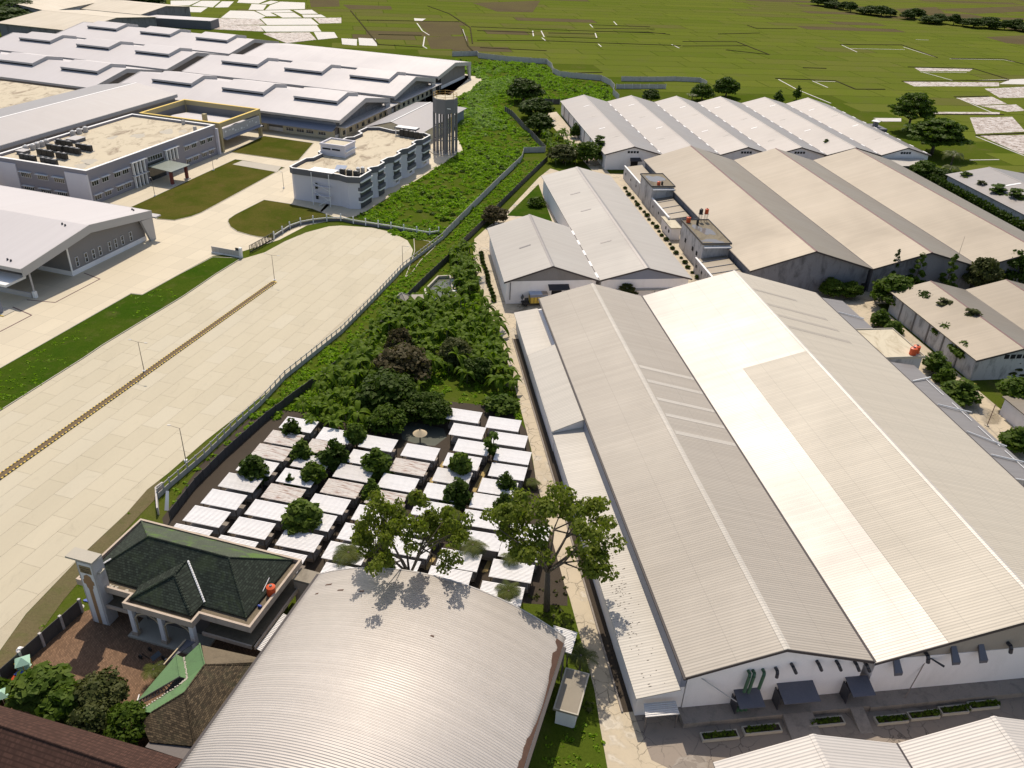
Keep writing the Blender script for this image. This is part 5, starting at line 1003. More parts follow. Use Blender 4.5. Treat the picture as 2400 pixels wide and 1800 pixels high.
mb = tp.mb(); mb.box(X1+0.052, Y0+1.4, 8.2, X1+0.14, Y1-1.4, 8.3).box(X1+0.052, Y0+1.4, 5.0, X1+0.14, Y0+1.55, 8.19).box(X1+0.052, Y1-1.55, 5.0, X1+0.14, Y1-1.4, 8.19); tp.part('sign_border', mb, M['bright_white'], parent=sg)

# balcony block -----------------------------------------------------------------------------------
def inset(pts, d):
    a = sum(pts[i][0]*pts[(i+1) % len(pts)][1]-pts[(i+1) % len(pts)][0]*pts[i][1] for i in range(len(pts))); s = 1 if a > 0 else -1; out = []
    for i in range(len(pts)):
        p0, p1, p2 = Vector(pts[i-1]), Vector(pts[i]), Vector(pts[(i+1) % len(pts)]); e1 = (p1-p0).normalized(); e2 = (p2-p1).normalized()
        n1 = Vector((-e1.y, e1.x))*s; n2 = Vector((-e2.y, e2.x))*s; b = (n1+n2); b = b/max(0.3, b.dot(n1)) if b.length > 1e-4 else n1
        out.append((p1.x+b.x*d, p1.y+b.y*d))
    return out
td = Thing('dormitory', 'three-storey lilac-white block with dark balconies and stepped parapet', 'dormitory', FR_L, -149.0, 229.0)
out = [(-148.8,231.2),(-147.2,230.2),(-140,230.4),(-130.6,230.4),(-127.3,229.3),(-123.3,230.6),(-123.5,239.0),(-125.4,240.5),(-125.2,241.6),(-123.6,244.0),(-123.7,249.0),(-125.3,250.0),(-125.1,254.5),(-123.8,256.5),(-123.7,261.6),(-125.3,262.8),(-125.2,266.3),(-124.0,268.4),(-124.0,275.0),(-125.7,276.2),(-125.6,279.6),(-124.1,281.4),(-124.0,288.5),(-127.3,290.6),(-139.2,288.6),(-146.0,290.6),(-150.1,288.4),(-150.2,281.4),(-147.8,279.4),(-148.0,273.5),(-149.9,271.6),(-149.5,250.6),(-147.3,249.0),(-147.4,243.6),(-149.2,242.0)]
wl = inset(out, 0.5)
td.part('wall', td.mb().prism(wl, 0, 9.2), M['lilac_wall']); td.part('roof_slab', td.mb().prism(inset(out, 0.7), 9.2, 9.5), M['flat_roof'])
inn = inset(out, 0.45); mb = td.mb(); cp = td.mb(); sk = td.mb()
for i in range(len(out)):
    j = (i+1) % len(out)
    mb.prism([out[i], out[j], inn[j], inn[i]], 8.6, 10.5); cp.prism([inset(out, -0.06)[i], inset(out, -0.06)[j], inn[j], inn[i]], 10.5, 10.62)
td.part('parapet', mb, M['dark_band']); td.part('coping', cp, M['bright_white'])
bays = ((-123.3, 230.8, 238.8), (-123.6, 244.2, 249.0), (-123.7, 256.6, 261.5), (-124.0, 268.5, 274.9), (-124.0, 281.5, 288.3))
for bi, (p, q0, q1) in enumerate(bays):
    for z in (3.3, 6.5, 9.6):
        b = td.part('balcony', td.mb().prism([(p-1.6, q0), (p+0.1, q0-0.1), (p+0.35, q0+0.5), (p+0.35, q1-0.5), (p+0.1, q1+0.1), (p-1.6, q1)], z-1.05, z-0.6), M['bright_white'])
        if z < 9: td.part('balcony_front', td.mb().prism([(p-1.6, q0), (p+0.05, q0), (p+0.3, q0+0.5), (p+0.3, q1-0.5), (p+0.05, q1), (p-1.6, q1)], z-0.6, z+0.55), M['dark_band'], parent=b)
    for z0, z1 in (((0.1, 2.2) if bi < 1 else (3.85, 5.4)), (3.86, 5.4) if bi < 1 else (3.87, 5.41)):
        pass
    td.part('balcony_recess', td.mb().box(p-0.48, q0+0.4, 3.86, p-0.30, q1-0.4, 5.44), M['balcony_dark'])
    if bi < 2: td.part('balcony_recess', td.mb().box(p-0.48, q0+0.4, 0.2, p-0.30, q1-0.4, 2.24), M['balcony_dark'])
    td.part('balcony_recess', td.mb().box(p-0.48, q0+0.4, 7.06, p-0.30, q1-0.4, 8.5), M['balcony_dark'])
    if bi > 1: window(td, None, 'x', p-0.5, q0+1.6, q0+3.8, 0.9, 2.3, 3, False)
for q in (241.0-0.3, 252.0, 264.3): window(td, None, 'x', -125.75, q-0.8, q+0.9, 4.6, 6.2, 3, False); window(td, None, 'x', -125.75, q-0.8, q+0.9, 1.2, 2.6, 3, False)
for z in (1.3, 4.7): td.part('slit_window', td.mb().box(-139.6, 230.55, z, -138.8, 230.80, z+1.9), M['glass'])
td.part('service_core', td.mb().box(-148.6, 251.0, 9.5, -139.4, 258.5, 13.0), M['lilac_wall'])
mb = td.mb(); mb.box(-148.8, 250.8, 13.0, -139.2, 251.3, 13.6).box(-148.8, 258.2, 13.0, -139.2, 258.7, 13.6).box(-148.8, 251.3, 13.0, -148.3, 258.2, 13.6).box(-139.7, 251.3, 13.0, -139.2, 258.2, 13.6); td.part('core_parapet', mb, M['lilac_wall']); td.part('core_roof', td.mb().box(-148.3, 251.3, 13.0, -139.7, 258.2, 13.1), M['flat_cream'])
for p in (-147.8, -144.2): td.part('louvre', td.mb().box(p, 250.86, 11.6, p+3.0, 250.99, 12.1), M['void'])
td.part('core_ledge', td.mb().box(-139.39, 251.2, 11.2, -138.8, 258.4, 11.5), M['bright_white'])
# open steel stair on the front
td.part('stair_roof', td.mb().box(-141.2, 229.3, 10.55, -132.6, 234.0, 10.75), M['bright_white']); td.part('stair_roof_edge', td.mb().box(-141.4, 229.1, 10.0, -132.4, 229.29, 10.9), M['dark_band'])
for p in (-139.5, -133.3): td.part('stair_post', td.mb().tube((p, 228.6, 0), (p, 228.6, 10.5), 0.12), M['bright_white'])
mb = td.mb(); mb.tube((-139.4, 228.9, 7.2), (-133.4, 228.9, 5.0), 0.10).tube((-139.4, 228.9, 4.4), (-133.4, 228.9, 1.9), 0.10).tube((-133.4, 228.6, 2.6), (-137.5, 228.6, 0.05), 0.10); td.part('stair_flight', mb, M['bright_white'])
for z in (3.2, 6.2): td.part('stair_landing', td.mb().box(-139.4, 228.7, z, -133.4, 230.0, z+0.15), M['lilac_wall'])
for k in range(5): ac_unit(td, -135.0+k*2.1, 285.0-k*0.35, 9.5, 1.5, 1.0, 2.6, 'black cooling unit in the row at the far end of the balcony block roof', 'cooling units at the far end of the balcony roof')
for k in range(3): ac_unit(td, -131.0+k*2.4, 231.6, 9.5, 1.7, 1.0, 2.4, 'black cooling unit in the row at the near end of the balcony block roof', 'cooling units at the near end of the balcony roof')
td.part('plant_cover', td.mb().box(-137.5, 286.0, 12.0, -128.8, 289.4, 12.5), M['dark_band']); td.part('plant_cover_top', td.mb().box(-137.3, 286.2, 12.5, -129.0, 289.2, 12.58), M['bright_white'])
for p in (-137.2, -129.2): td.part('cover_post', td.mb().box(p, 286.1, 9.5, p+0.3, 286.4, 11.99), M['bright_white'])
for k, (p, q) in enumerate(((-126.8, 236.2), (-125.8, 237.4))):
    t = Thing('steel_tank', ('left', 'right')[k]+' of two bright steel tanks on the near balcony roof', 'tank', FR_L, p, q, 'steel tanks on the balcony roof'); t.part('tank', t.mb().cone((p, q), 0.65, 9.9, 11.6, 14, 0.65), M['steel']); t.part('cap', t.mb().cone((p, q), 0.65, 11.6, 12.0, 14, 0.1), M['bright_white']); t.part('stand', t.mb().box(p-0.6, q-0.6, 9.5, p+0.6, q+0.6, 9.9), M['dark_metal'])
t = Thing('solar_panel', 'tilted pale solar heater panel on the near balcony roof', 'solar panel', FR_L, -134, 236); t.part('panel', t.mb().plate((-135.0, 235.0, 9.9), (-131.6, 235.6, 9.9), (-131.6, 238.0, 11.3), (-135.0, 237.4, 11.3), 0.12), M['tarp']); t.part('frame', t.mb().box(-134.6, 235.5, 9.5, -132.0, 237.3, 9.88), M['steel'])
kerb([W_L(-121.5,227.5), W_L(-121.0,262), W_L(-120.8,292)], 0.12, 0.25)
# hipped hall behind it
th_ = Thing('hipped_hall', 'pale hip-roofed hall between the balcony block and the water tower', 'hall', FR_L, -161, 304)
E_, Rz = 5.5, 9.0; a, b, c, d_ = (-160.7, 306, E_), (-136, 306, E_), (-136, 358, E_), (-160.7, 358, E_); r0, r1 = (-148.5, 306, Rz), (-148.5, 346, Rz)
th_.part('roof', th_.mb().plate(a, r0, r1, d_, 0.2), M['roof_white_y']); th_.part('roof', th_.mb().plate(r0, b, c, r1, 0.2), M['roof_white_y']); th_.part('roof', th_.mb().tri(c, d_, r1, 0.2), M['roof_white_y']); th_.part('ridge_cap', th_.mb().box(-148.75, 305.9, 8.98, -148.25, 346, 9.1), M['bright_white'])
th_.part('wall', th_.mb().profile([(-159.7, 0), (-137, 0), (-137, 5.2), (-148.5, 8.6), (-159.7, 5.2)], 306.5, 345.5, 'y'), M['cream']); th_.part('wall', th_.mb().box(-159.7, 345.5, 0, -137, 356.5, 5.1), M['blue_grey'])
# water tower
tw = Thing('water_tower', 'tall grey octagonal water tower on slender columns with yellow railing', 'water tower', FR_L, -125.3, 306.0)
cx, cy, rr_ = -125.3, 306.0, 4.75
def octp(r, k=8, o=0.39): return [(cx+r*math.cos(2*math.pi*i/k+o), cy+r*math.sin(2*math.pi*i/k+o)) for i in range(k)]
tw.part('tank', tw.mb().prism(octp(rr_), 15.4, 20.7), M['tank_grey']); tw.part('top_slab', tw.mb().prism(octp(rr_-0.25), 20.7, 20.85), M['flat_cream'])
for x, y in octp(4.3): 
    tw.part('column', tw.mb().box(x-0.38, y-0.38, 0, x+0.38, y+0.38, 15.4), M['tank_grey'])
for x, y in octp(1.9, 4, 0.8): tw.part('column', tw.mb().box(x-0.3, y-0.3, 0, x+0.3, y+0.3, 15.4), M['tank_grey'])
o1 = octp(4.3)
for z in (5.2, 10.2): 
    mb = tw.mb(); [mb.tube((o1[i][0], o1[i][1], z), (o1[(i+1) % 8][0], o1[(i+1) % 8][1], z), 0.22, 0.22, 4) for i in range(8)]; tw.part('ring_beam', mb, M['tank_grey'])
o2 = octp(4.5); mb = tw.mb()
for i in range(8): mb.tube((o2[i][0], o2[i][1], 20.8), (o2[i][0], o2[i][1], 22.6), 0.09, 0.09, 4)
for z in (21.6, 22.5): [mb.tube((o2[i][0], o2[i][1], z), (o2[(i+1) % 8][0], o2[(i+1) % 8][1], z), 0.07, 0.07, 4) for i in range(8)]
tw.part('railing', mb, M['rail_ochre']); tw.part('pipe', tw.mb().tube((-121.0, 301.9, 0.2), (-121.3, 302.4, 16), 0.14), M['rail_ochre']); tw.part('pad', tw.mb().prism(octp(6.4), 0.0, 0.35), M['kerb_concrete']); tw.part('name_plate', tw.mb().box(-122.6, 301.25, 17.6, -121.2, 301.4, 17.9), M['bright_white'])
# far left: tan roofs and the old works behind
t = gabled('old_hall', 'tan-roofed old hall at the left edge behind the white halls', FR_L, -470, -412, 424, 500, 7.5, 11.0, M['roof_tan'], M['mould_wall'], axis='x', cat='hall', ov=1.0)
t = gabled('old_hall', 'second tan-roofed old hall farther back at the left edge', FR_L, -520, -430, 505, 560, 7.0, 10.0, M['roof_tan'], M['mould_wall'], axis='x', cat='hall', ov=1.0)
g0 = (-315.40,587.97); g1 = (-305.98,676.28)
d = Vector((g1[0]-g0[0], g1[1]-g0[1])); an = math.atan2(d.y, d.x); u0 = g0[0]*math.cos(an)+g0[1]*math.sin(an); v0 = -g0[0]*math.sin(an)+g0[1]*math.cos(an)
t = gabled('old_hall', 'long old works with white plank walls and dark doorways at the top left', an, u0, u0+118, v0, v0+46, 9.0, 12.5, M['roof_tan'], M['precast'], axis='x', cat='hall', ov=1.2)
for k in range(14): t.part('wall_panel', t.mb().box(u0+4+k*8, v0+0.95, 0.2, u0+11.4+k*8, v0+1.18, 7.0), M['white_wall'] if k % 3 != 1 else M['dark_band'])
for k in (1, 4, 7): t.part('door_hood', t.mb().plate((u0+3+k*8, v0-3.0, 5.4), (u0+11+k*8, v0-3.0, 5.4), (u0+11+k*8, v0+1.1, 6.2), (u0+3+k*8, v0+1.1, 6.2), 0.2), M['fascia'])
t = Thing('long_shed', 'dark-fronted low shed with a pale roof behind the left white halls', 'shed', 0.0, *[(-246.32,612.20)][0])
sp = [(-267.32,608.94),(-215.88,605.47)]; d = Vector((sp[1][0]-sp[0][0], sp[1][1]-sp[0][1])); n_ = Vector((-d.y, d.x)).normalized()
q = [sp[0], sp[1], (sp[1][0]+n_.x*14, sp[1][1]+n_.y*14), (sp[0][0]+n_.x*14, sp[0][1]+n_.y*14)]
t.part('wall', t.mb().prism(q, 0, 5.2), M['dark_band']); t.part('roof', t.mb().prism([(p[0], p[1]) for p in q], 5.25, 5.5), M['roof_white_x'])

# ------------------------------------------------------------------ barrel hall
tb = Thing('barrel_hall', 'big barrel-vaulted hall with ribbed metal roof in the foreground', 'hall', FR_H, -47.4, 20.0)
PA, PB, QA, QB, ZE, RISE = -47.4, -12.0, 22.0, 75.6, 7.0, 5.1
Cc = (PB-PA)/2; Rr = (Cc*Cc+RISE*RISE)/(2*RISE); zc = ZE+RISE-Rr; pm_ = (PA+PB)/2; a_ = math.asin(Cc/Rr); NS = 40
arc = [(pm_+Rr*math.sin(-a_+2*a_*i/NS), zc+Rr*math.cos(-a_+2*a_*i/NS)) for i in range(NS+1)]
lo_ = [(p, z-0.22) for p, z in arc]
mb = tb.mb()
for i in range(NS):
    mb.add([(arc[i][0], QA, arc[i][1]), (arc[i+1][0], QA, arc[i+1][1]), (arc[i+1][0], QB, arc[i+1][1]), (arc[i][0], QB, arc[i][1])], [(0, 1, 2, 3)])
o = tb.part('roof', mb, M['roof_barrel'], smooth=True)
bm = bmesh.new(); bm.from_mesh(o.data); bmesh.ops.remove_doubles(bm, verts=bm.verts, dist=1e-4); bmesh.ops.recalc_face_normals(bm, faces=bm.faces); bm.to_mesh(o.data); bm.free(); o.data.polygons.foreach_set('use_smooth', [True]*len(o.data.polygons))
md = o.modifiers.new('thick', 'SOLIDIFY'); md.thickness = 0.2; md.offset = -1
tb.part('wall', tb.mb().profile([(PA+0.9, 0), (PB-0.9, 0)] + [(p, z-0.35) for p, z in arc[::-1] if PA+0.9 < p < PB-0.9], QA+0.5, QB-0.7, 'y'), M['white_wall'])
tb.part('end_flashing', tb.mb().profile([(p, z+0.05) for p, z in arc] + [(p, z-0.3) for p, z in arc[::-1]], QB-0.06, QB+0.10, 'y'), M['roof_i'])
tb.part('gutter', tb.mb().box(PA-0.35, QA, ZE-0.35, PA-0.02, QB, ZE-0.02), M['gutter']); tb.part('gutter', tb.mb().box(PB+0.02, QA, ZE-0.35, PB+0.4, QB-1.5, ZE-0.02), M['gutter'])
# rusted eave along the right side
r_ = random.Random(2); mb = tb.mb(); pts = []; n = 60
top = [(a, QB-1.0-(QB-1.0-38)*i/n) for i, a in enumerate([PB-(0.15+0.9*(0.5+0.5*math.sin(i*0.21+1.2))*(0.45+0.55*r_.random())) for i in range(n+1)])]
def zarc(p): return zc+math.sqrt(max(0, Rr*Rr-(p-pm_)**2))
for i in range(n):
    (p0, q0), (p1, q1) = top[i], top[i+1]; mb.plate((PB-0.02, q0, ZE+0.03), (p0, q0, zarc(p0)+0.03), (p1, q1, zarc(p1)+0.03), (PB-0.02, q1, ZE+0.03), 0.02)
M['rust'] = plain('rust', (0.10, 0.05, 0.03), 0.8, var=0.35, scale=1.5); tb.part('rusted_edge', mb, M['rust'])
for p, q, l_ in ((-44.8, 72.6, 1.0), (-45.5, 71.0, 0.5), (-42.2, 71.2, 0.9), (-38.9, 71.0, 0.7), (-27, 66, 0.5)): tb.part('hole', tb.mb().plate((p, q, zarc(p)+0.03), (p+l_, q-0.05, zarc(p+l_)+0.03), (p+l_, q+0.22, zarc(p+l_)+0.03), (p+0.1, q+0.2, zarc(p+0.1)+0.03), 0.03), M['rust'])
t = Thing('loose_sheet', 'crumpled silver metal sheet at the far right corner of the barrel hall', 'metal sheet', FR_H, -13, 76); t.part('sheet', t.mb().plate((-12.9, 74.4, 5.9), (-10.9, 74.4, 5.7), (-10.9, 78.0, 5.9), (-14.2, 78.0, 6.1), 0.06), SHED[1]); t.part('bracket', t.mb().box(-12.0, 74.5, 0.0, -11.8, 74.7, 5.6), M['pole']); t.part('bracket', t.mb().box(-11.9, 77.4, 0.0, -11.7, 77.6, 5.7), M['pole'])
t = flat_block('outbuilding', 'small white outbuilding with bare grey slab roof beside the barrel hall', -11.4, -8.2, 67.6, 74.3, 3.1, M['grey_slab'], M['white_wall'], 0.02, FR_H, rim='kerb_concrete')

# ------------------------------------------------------------------ prayer house with tower
tq = Thing('prayer_house', 'prayer house with dark green tiled hip roof, cream parapet and columned porch', 'prayer house', FR_H, -78.4, 64.3)
PAR = [(-78.4, 64.4), (-69.6, 64.4), (-69.6, 62.7), (-58.9, 62.7), (-58.9, 64.4), (-51.4, 64.4), (-51.4, 77.9), (-78.4, 77.9)]
tq.part('wall', tq.mb().box(-76.6, 66.2, 0, -53.2, 76.6, 6.0), M['mosque_cream'])
tq.part('roof_terrace', tq.mb().prism(inset(PAR, 0.2), 5.75, 6.0), M['terrace'])
mb = tq.mb(); inn = inset(PAR, 0.32)
for i in range(len(PAR)): j = (i+1) % len(PAR); mb.prism([PAR[i], PAR[j], inn[j], inn[i]], 5.5, 6.55)
tq.part('parapet', mb, M['mosque_cream'])
A, B, C, D_ = (-77.6, 65.9, 6.35), (-52.9, 65.9, 6.35), (-52.6, 77.5, 6.35), (-77.9, 77.5, 6.35); r0, r1 = (-71.2, 71.3, 10.5), (-58.4, 71.3, 10.5)
tq.part('roof', tq.mb().plate(A, B, r1, r0, 0.18), M['tile_green'], label='dark green tiled front slope'); tq.part('roof', tq.mb().plate(r0, r1, C, D_, 0.18), M['tile_green_back'], label='mossy back slope')
tq.part('roof', tq.mb().tri(B, C, r1, 0.18), M['tile_green_side']); tq.part('roof', tq.mb().tri(D_, A, r0, 0.18), M['tile_green_side'])
def caps(t, a, b, mat, step=0.36, r=0.13, parent=None):
    a, b = Vector(a), Vector(b); n = max(2, int((b-a).length/step)); mb = t.mb()
    for i in range(n): mb.tube(a+(b-a)*(i/n), a+(b-a)*((i+0.97)/n), r*1.15, r*0.85, 6)
    t.part('ridge_tiles', mb, M[mat])
for a, b, m_ in ((r0, r1, 'tile_green'), (A, r0, 'tile_green'), (B, r1, 'tile_green'), (C, r1, 'tile_green'), (D_, r0, 'tile_green_back')): caps(tq, a, b, m_)
caps(tq, (-76.9, 66.6, 6.9), (-75.2, 68.0, 8.0), 'bright_white', 0.3, 0.16)
# porch roof: hip running forward from the main slope
pa, pb_ = (-69.2, 63.8, 6.4), (-59.7, 63.8, 6.4); ap, bp = (-64.4, 67.4, 9.0), (-64.3, 69.8, 9.35)
tq.part('porch_roof', tq.mb().tri(pa, pb_, ap, 0.15), M['tile_green']); tq.part('porch_roof', tq.mb().plate(pb_, (-59.5, 66.6, 6.6), bp, ap, 0.15), M['tile_green_side']); tq.part('porch_roof', tq.mb().plate((-69.5, 66.6, 6.6), pa, ap, bp, 0.15), M['tile_green_side'])
caps(tq, pa, ap, 'tile_green', 0.4, 0.2); caps(tq, pb_, ap, 'tile_green', 0.4, 0.2); caps(tq, ap, bp, 'tile_green', 0.4, 0.2); caps(tq, (-59.4, 66.3, 6.6), (-64.0, 69.9, 9.45), 'bright_white', 0.34, 0.15)
for p in (-69.0, -64.4, -59.6):
    tq.part('column', tq.mb().box(p-0.32, 63.0, 1.0, p+0.32, 63.64, 5.5), M['bright_white']); tq.part('column_base', tq.mb().box(p-0.45, 62.9, 0, p+0.45, 63.75, 1.0), M['mosque_cream'])
for p0, p1 in ((-68.6, -64.8), (-64.0, -60.0)):
    mb = tq.mb(); pts = [(p0, 0.2), (p0, 3.6), (p0+0.5, 4.3), ((p0+p1)/2, 5.0), (p1-0.5, 4.3), (p1, 3.6), (p1, 0.2)]
    for (xa, za), (xb, zb) in zip(pts, pts[1:]): mb.tube((xa, 63.3, za), (xb, 63.3, zb), 0.13, 0.13, 4)
    tq.part('arch', mb, M['ivory'])
tq.part('porch_floor', tq.mb().box(-70, 62.6, 0, -58.5, 66.2, 0.35), M['kerb_concrete']); tq.part('porch_back', tq.mb().box(-69.5, 66.0, 0.35, -59, 66.19, 5.4), M['mosque_dark'])
tq.part('canopy', tq.mb().box(-76.5, 64.0, 3.2, -69.8, 66.15, 3.55), M['terrace']); tq.part('canopy', tq.mb().box(-58.6, 63.9, 3.2, -51.2, 66.15, 3.55), M['terrace']); tq.part('canopy', tq.mb().box(-53.15, 66.16, 3.2, -50.9, 77.6, 3.55), M['terrace'])
for p0, p1 in ((-76.5, -69.8), (-58.6, -51.2)): tq.part('canopy_edge', tq.mb().box(p0, 63.8, 3.15, p1, 63.99, 3.75), M['mosque_cream'])
tq.part('canopy_edge', tq.mb().box(-50.89, 63.9, 3.15, -50.7, 77.6, 3.75), M['mosque_cream'])
for p in (-75.6, -74.4, -72.6, -71.4): tq.part('shutter', tq.mb().box(p, 66.03, 0.9, p+0.75, 66.18, 2.9), M['bright_white'])
for p in (-57.0, -54.8): tq.part('shutter', tq.mb().box(p, 66.03, 0.9, p+1.5, 66.18, 2.9), M['mosque_dark'])
for q in (67.5, 70.5, 73.5): tq.part('side_window', tq.mb().box(-53.19, q, 0.8, -53.05, q+1.3, 2.8), M['void'])
for q in (68.5, 73.0): tq.part('upper_window', tq.mb().box(-53.19, q, 3.9, -53.05, q+1.5, 5.3), M['void'])
for p in (-57.6, -56.0): tq.part('upper_window', tq.mb().box(p, 66.04, 3.9, p+1.1, 66.19, 5.2), M['void'])
tq.part('side_terrace', tq.mb().box(-51.35, 75.0, 5.0, -48.2, 77.4, 5.4), M['grey_slab']); tq.part('terrace_wall', tq.mb().box(-51.3, 75.1, 0, -48.4, 77.3, 5.0), M['mosque_cream'])
w_ = tq.mb(); [w_.prism(blob(-74.5+i*0.9+random.random(), 65.2, 0.22, 0.18, i), 6.01, 6.12) for i in range(4)]; tq.part('rubble', w_, M['kerb_concrete'])
# tower with cap, sign plate and tan inlay
tw2 = Thing('prayer_tower', 'slim rectangular tower with tan inlay, sign plate and flat cap beside the prayer house', 'tower', FR_H, -76.3, 63.4)
tw2.part('shaft', tw2.mb().box(-76.4, 63.5, 0, -73.7, 65.3, 11.3), M['precast']); tw2.part('cap', tw2.mb().box(-77.5, 63.1, 11.75, -73.3, 65.0, 12.05), M['kerb_concrete']); tw2.part('neck', tw2.mb().box(-76.2, 63.6, 11.3, -73.9, 65.0, 11.75), M['mosque_dark'])
tw2.part('front_face', tw2.mb().box(-76.1, 63.42, 0.1, -74.0, 63.499, 11.2), M['bright_white']); tw2.part('side_block', tw2.mb().box(-73.69, 63.9, 9.4, -73.2, 64.8, 9.65), M['kerb_concrete'])
inl = [(-75.35, 0.1), (-74.75, 0.1), (-74.75, 6.6), (-74.55, 6.9), (-74.5, 7.4), (-74.2, 7.5), (-74.2, 8.1), (-74.4, 8.3), (-74.5, 8.9), (-75.05, 9.25), (-75.6, 8.9), (-75.7, 8.3), (-75.9, 8.1), (-75.9, 7.5), (-75.6, 7.4), (-75.55, 6.9), (-75.35, 6.6)]
mb = tw2.mb(); ni = len(inl); mb.add([(p, 63.40, z) for p, z in inl]+[(p, 63.4185, z) for p, z in inl], [tuple(range(ni)), tuple(range(ni, 2*ni))[::-1]]+[(i, ni+i, ni+(i+1) % ni, (i+1) % ni) for i in range(ni)])
tw2.part('inlay', mb, M['tower_tan'])
sp_ = tw2.part('sign_plate', tw2.mb().box(-75.95, 63.38, 9.45, -74.15, 63.417, 10.75), M['tower_plate'])
mb = tw2.mb(); rs = random.Random(4)
def stroke(x0, x1, z0, z1): mb.box(x0, 63.355, z0, x1, 63.379, z1)
x = -75.85                                 # one line of flowing script, then two rows of small worn letters
while x < -74.3:
    l_ = rs.uniform(0.12, 0.34); stroke(x, x+l_, 10.28, 10.36); stroke(x+l_*0.7, x+l_*0.7+0.05, 10.36, 10.36+rs.uniform(0.06, 0.28)); x += l_+0.05
for zz in (9.95, 9.70, 9.53):
    x = -75.7 if zz > 9.6 else -75.4
    while x < (-74.35 if zz > 9.6 else -74.7):
        stroke(x, x+0.03, zz, zz+0.13); stroke(x+0.05, x+0.10, zz+rs.choice((0, 0.05, 0.1)), zz+0.13); x += 0.15+0.06*(rs.random() < 0.2)
tw2.part('lettering', mb, M['black'], parent=sp_)
water_tank('orange-red water tank on the right terrace of the prayer house', FR_H, -52.2, 71.0, 6.0, 0.62, 1.5, 'orange')
t = Thing('blue_pump', 'small blue pump beside the orange tank on the prayer house terrace', 'pump', FR_H, -52.3, 68.3); t.part('motor', t.mb().tube((-52.6, 68.3, 6.3), (-52.1, 68.3, 6.3), 0.16, 0.16, 10), M['blue']); t.part('stand', t.mb().box(-52.6, 68.1, 6.0, -52.1, 68.5, 6.15), M['dark_metal'])
t = Thing('roof_pipe', 'bent white pipe leaning on the tiled slope beside the orange tank', 'pipe', FR_H, -53.2, 71.5); t.part('pipe', t.mb().path([(-53.3, 72.5, 7.3), (-53.2, 70.2, 6.5), (-53.1, 69.9, 6.1)], 0.06), M['bright_white'])
t = Thing('side_roof', 'narrow corrugated side roof between the prayer house and the barrel hall', 'roof', FR_H, -50.6, 64.2)
t.part('sheet', t.mb().plate((-50.65, 64.0, 3.3), (-49.2, 63.9, 3.0), (-48.8, 70.4, 3.0), (-50.5, 70.6, 3.3), 0.06), SHED[1])
for q in (64.4, 70.0): t.part('post', t.mb().tube((-49.3, q, 0), (-49.3, q, 2.95), 0.06), M['pole'])
# car in the shade
tk = Thing('parked_car', 'dark car parked in the shade below the prayer house porch', 'car', FR_H-R_(14), *(lambda g, a: (g[0]*math.cos(a)+g[1]*math.sin(a), -g[0]*math.sin(a)+g[1]*math.cos(a)))(W_H(-66.6, 61.0), FR_H-R_(14)))
x, y = tk.org
tk.part('body', tk.mb().profile([(x, 0.35), (x+4.2, 0.35), (x+4.25, 0.8), (x+3.9, 0.98), (x+0.9, 1.0), (x+0.05, 0.85)], y-0.85, y+0.85, 'x'), M['car_paint'])
cb = tk.part('cabin', tk.mb().profile([(x+0.8, 0.98), (x+3.4, 0.98), (x+2.8, 1.48), (x+1.3, 1.5)], y-0.74, y+0.74, 'x'), M['car_paint'])
tk.part('windscreen', tk.mb().plate((x+2.86, y-0.66, 1.46), (x+3.38, y-0.7, 1.03), (x+3.38, y+0.7, 1.03), (x+2.86, y+0.66, 1.46), 0.01), M['glass'], parent=cb); tk.part('side_window', tk.mb().box(x+1.3, y-0.755, 1.05, x+2.8, y-0.742, 1.4), M['glass'], parent=cb)
for wx in (0.75, 3.4):
    for s_ in (-0.86, 0.66): tk.part('wheel', tk.mb().tube((x+wx, y+s_, 0.33), (x+wx, y+s_+0.2, 0.33), 0.33, 0.33, 12), M['black'])
for s_ in (-0.7, 0.45): tk.part('headlight', tk.mb().box(x+4.2, y+s_, 0.68, x+4.27, y+s_+0.25, 0.82), M['bright_white'])

# brick courtyard
sheet('courtyard', [W_H(-79.9, 44.0), W_H(-80.0, 50.0), W_H(-78.9, 64.3), W_H(-77, 67), W_H(-50, 67), W_H(-50, 48), W_H(-60, 44)], 0.045, M['brick_yard'], 0.0)
# green-roofed pavilion and brown-tiled hip roof beside it
tg = Thing('pavilion', 'pavilion with faded green folded roof and brown tiled hip next to it', 'pavilion', FR_H, -59.3, 50.0)
R0, R1, F1 = (-58.60,58.70,5.00), (-56.10,55.90,5.00), (-59.80,52.00,3.40)
G0, G1 = (-57.70,58.90,4.50), (-55.40,56.30,4.50)
tg.part('roof', tg.mb().tri(R0, F1, R1, 0.12), M['green_sheet'], label='left green roof plane'); tg.part('roof', tg.mb().plate(R0, R1, G1, G0, 0.1), M['green_sheet'], label='narrow green plane falling to the valley')
V0, V1, V2, V3, V4, V5 = (-56.60,60.80,5.50), (-54.00,58.10,5.50), (-53.80,53.80,5.50), (-56.60,50.90,4.20), (-58.40,50.90,3.70), (-55.70,55.30,4.45)
tg.part('roof', tg.mb().plate(G0, G1, V1, V0, 0.1), M['green_sheet'], label='right green roof plane'); tg.part('roof', tg.mb().tri(G1, V2, V1, 0.1), M['green_sheet']); tg.part('roof', tg.mb().plate(V5, V3, V2, G1, 0.1), M['green_sheet']); tg.part('roof', tg.mb().tri(V5, V4, V3, 0.1), M['green_sheet'])
mb = tg.mb(); a0_, a1_ = Vector(R1), Vector(F1); b0_, b1_ = Vector(G1)+Vector((0, 0, -0.1)), Vector((-59.90,51.10,3.20))
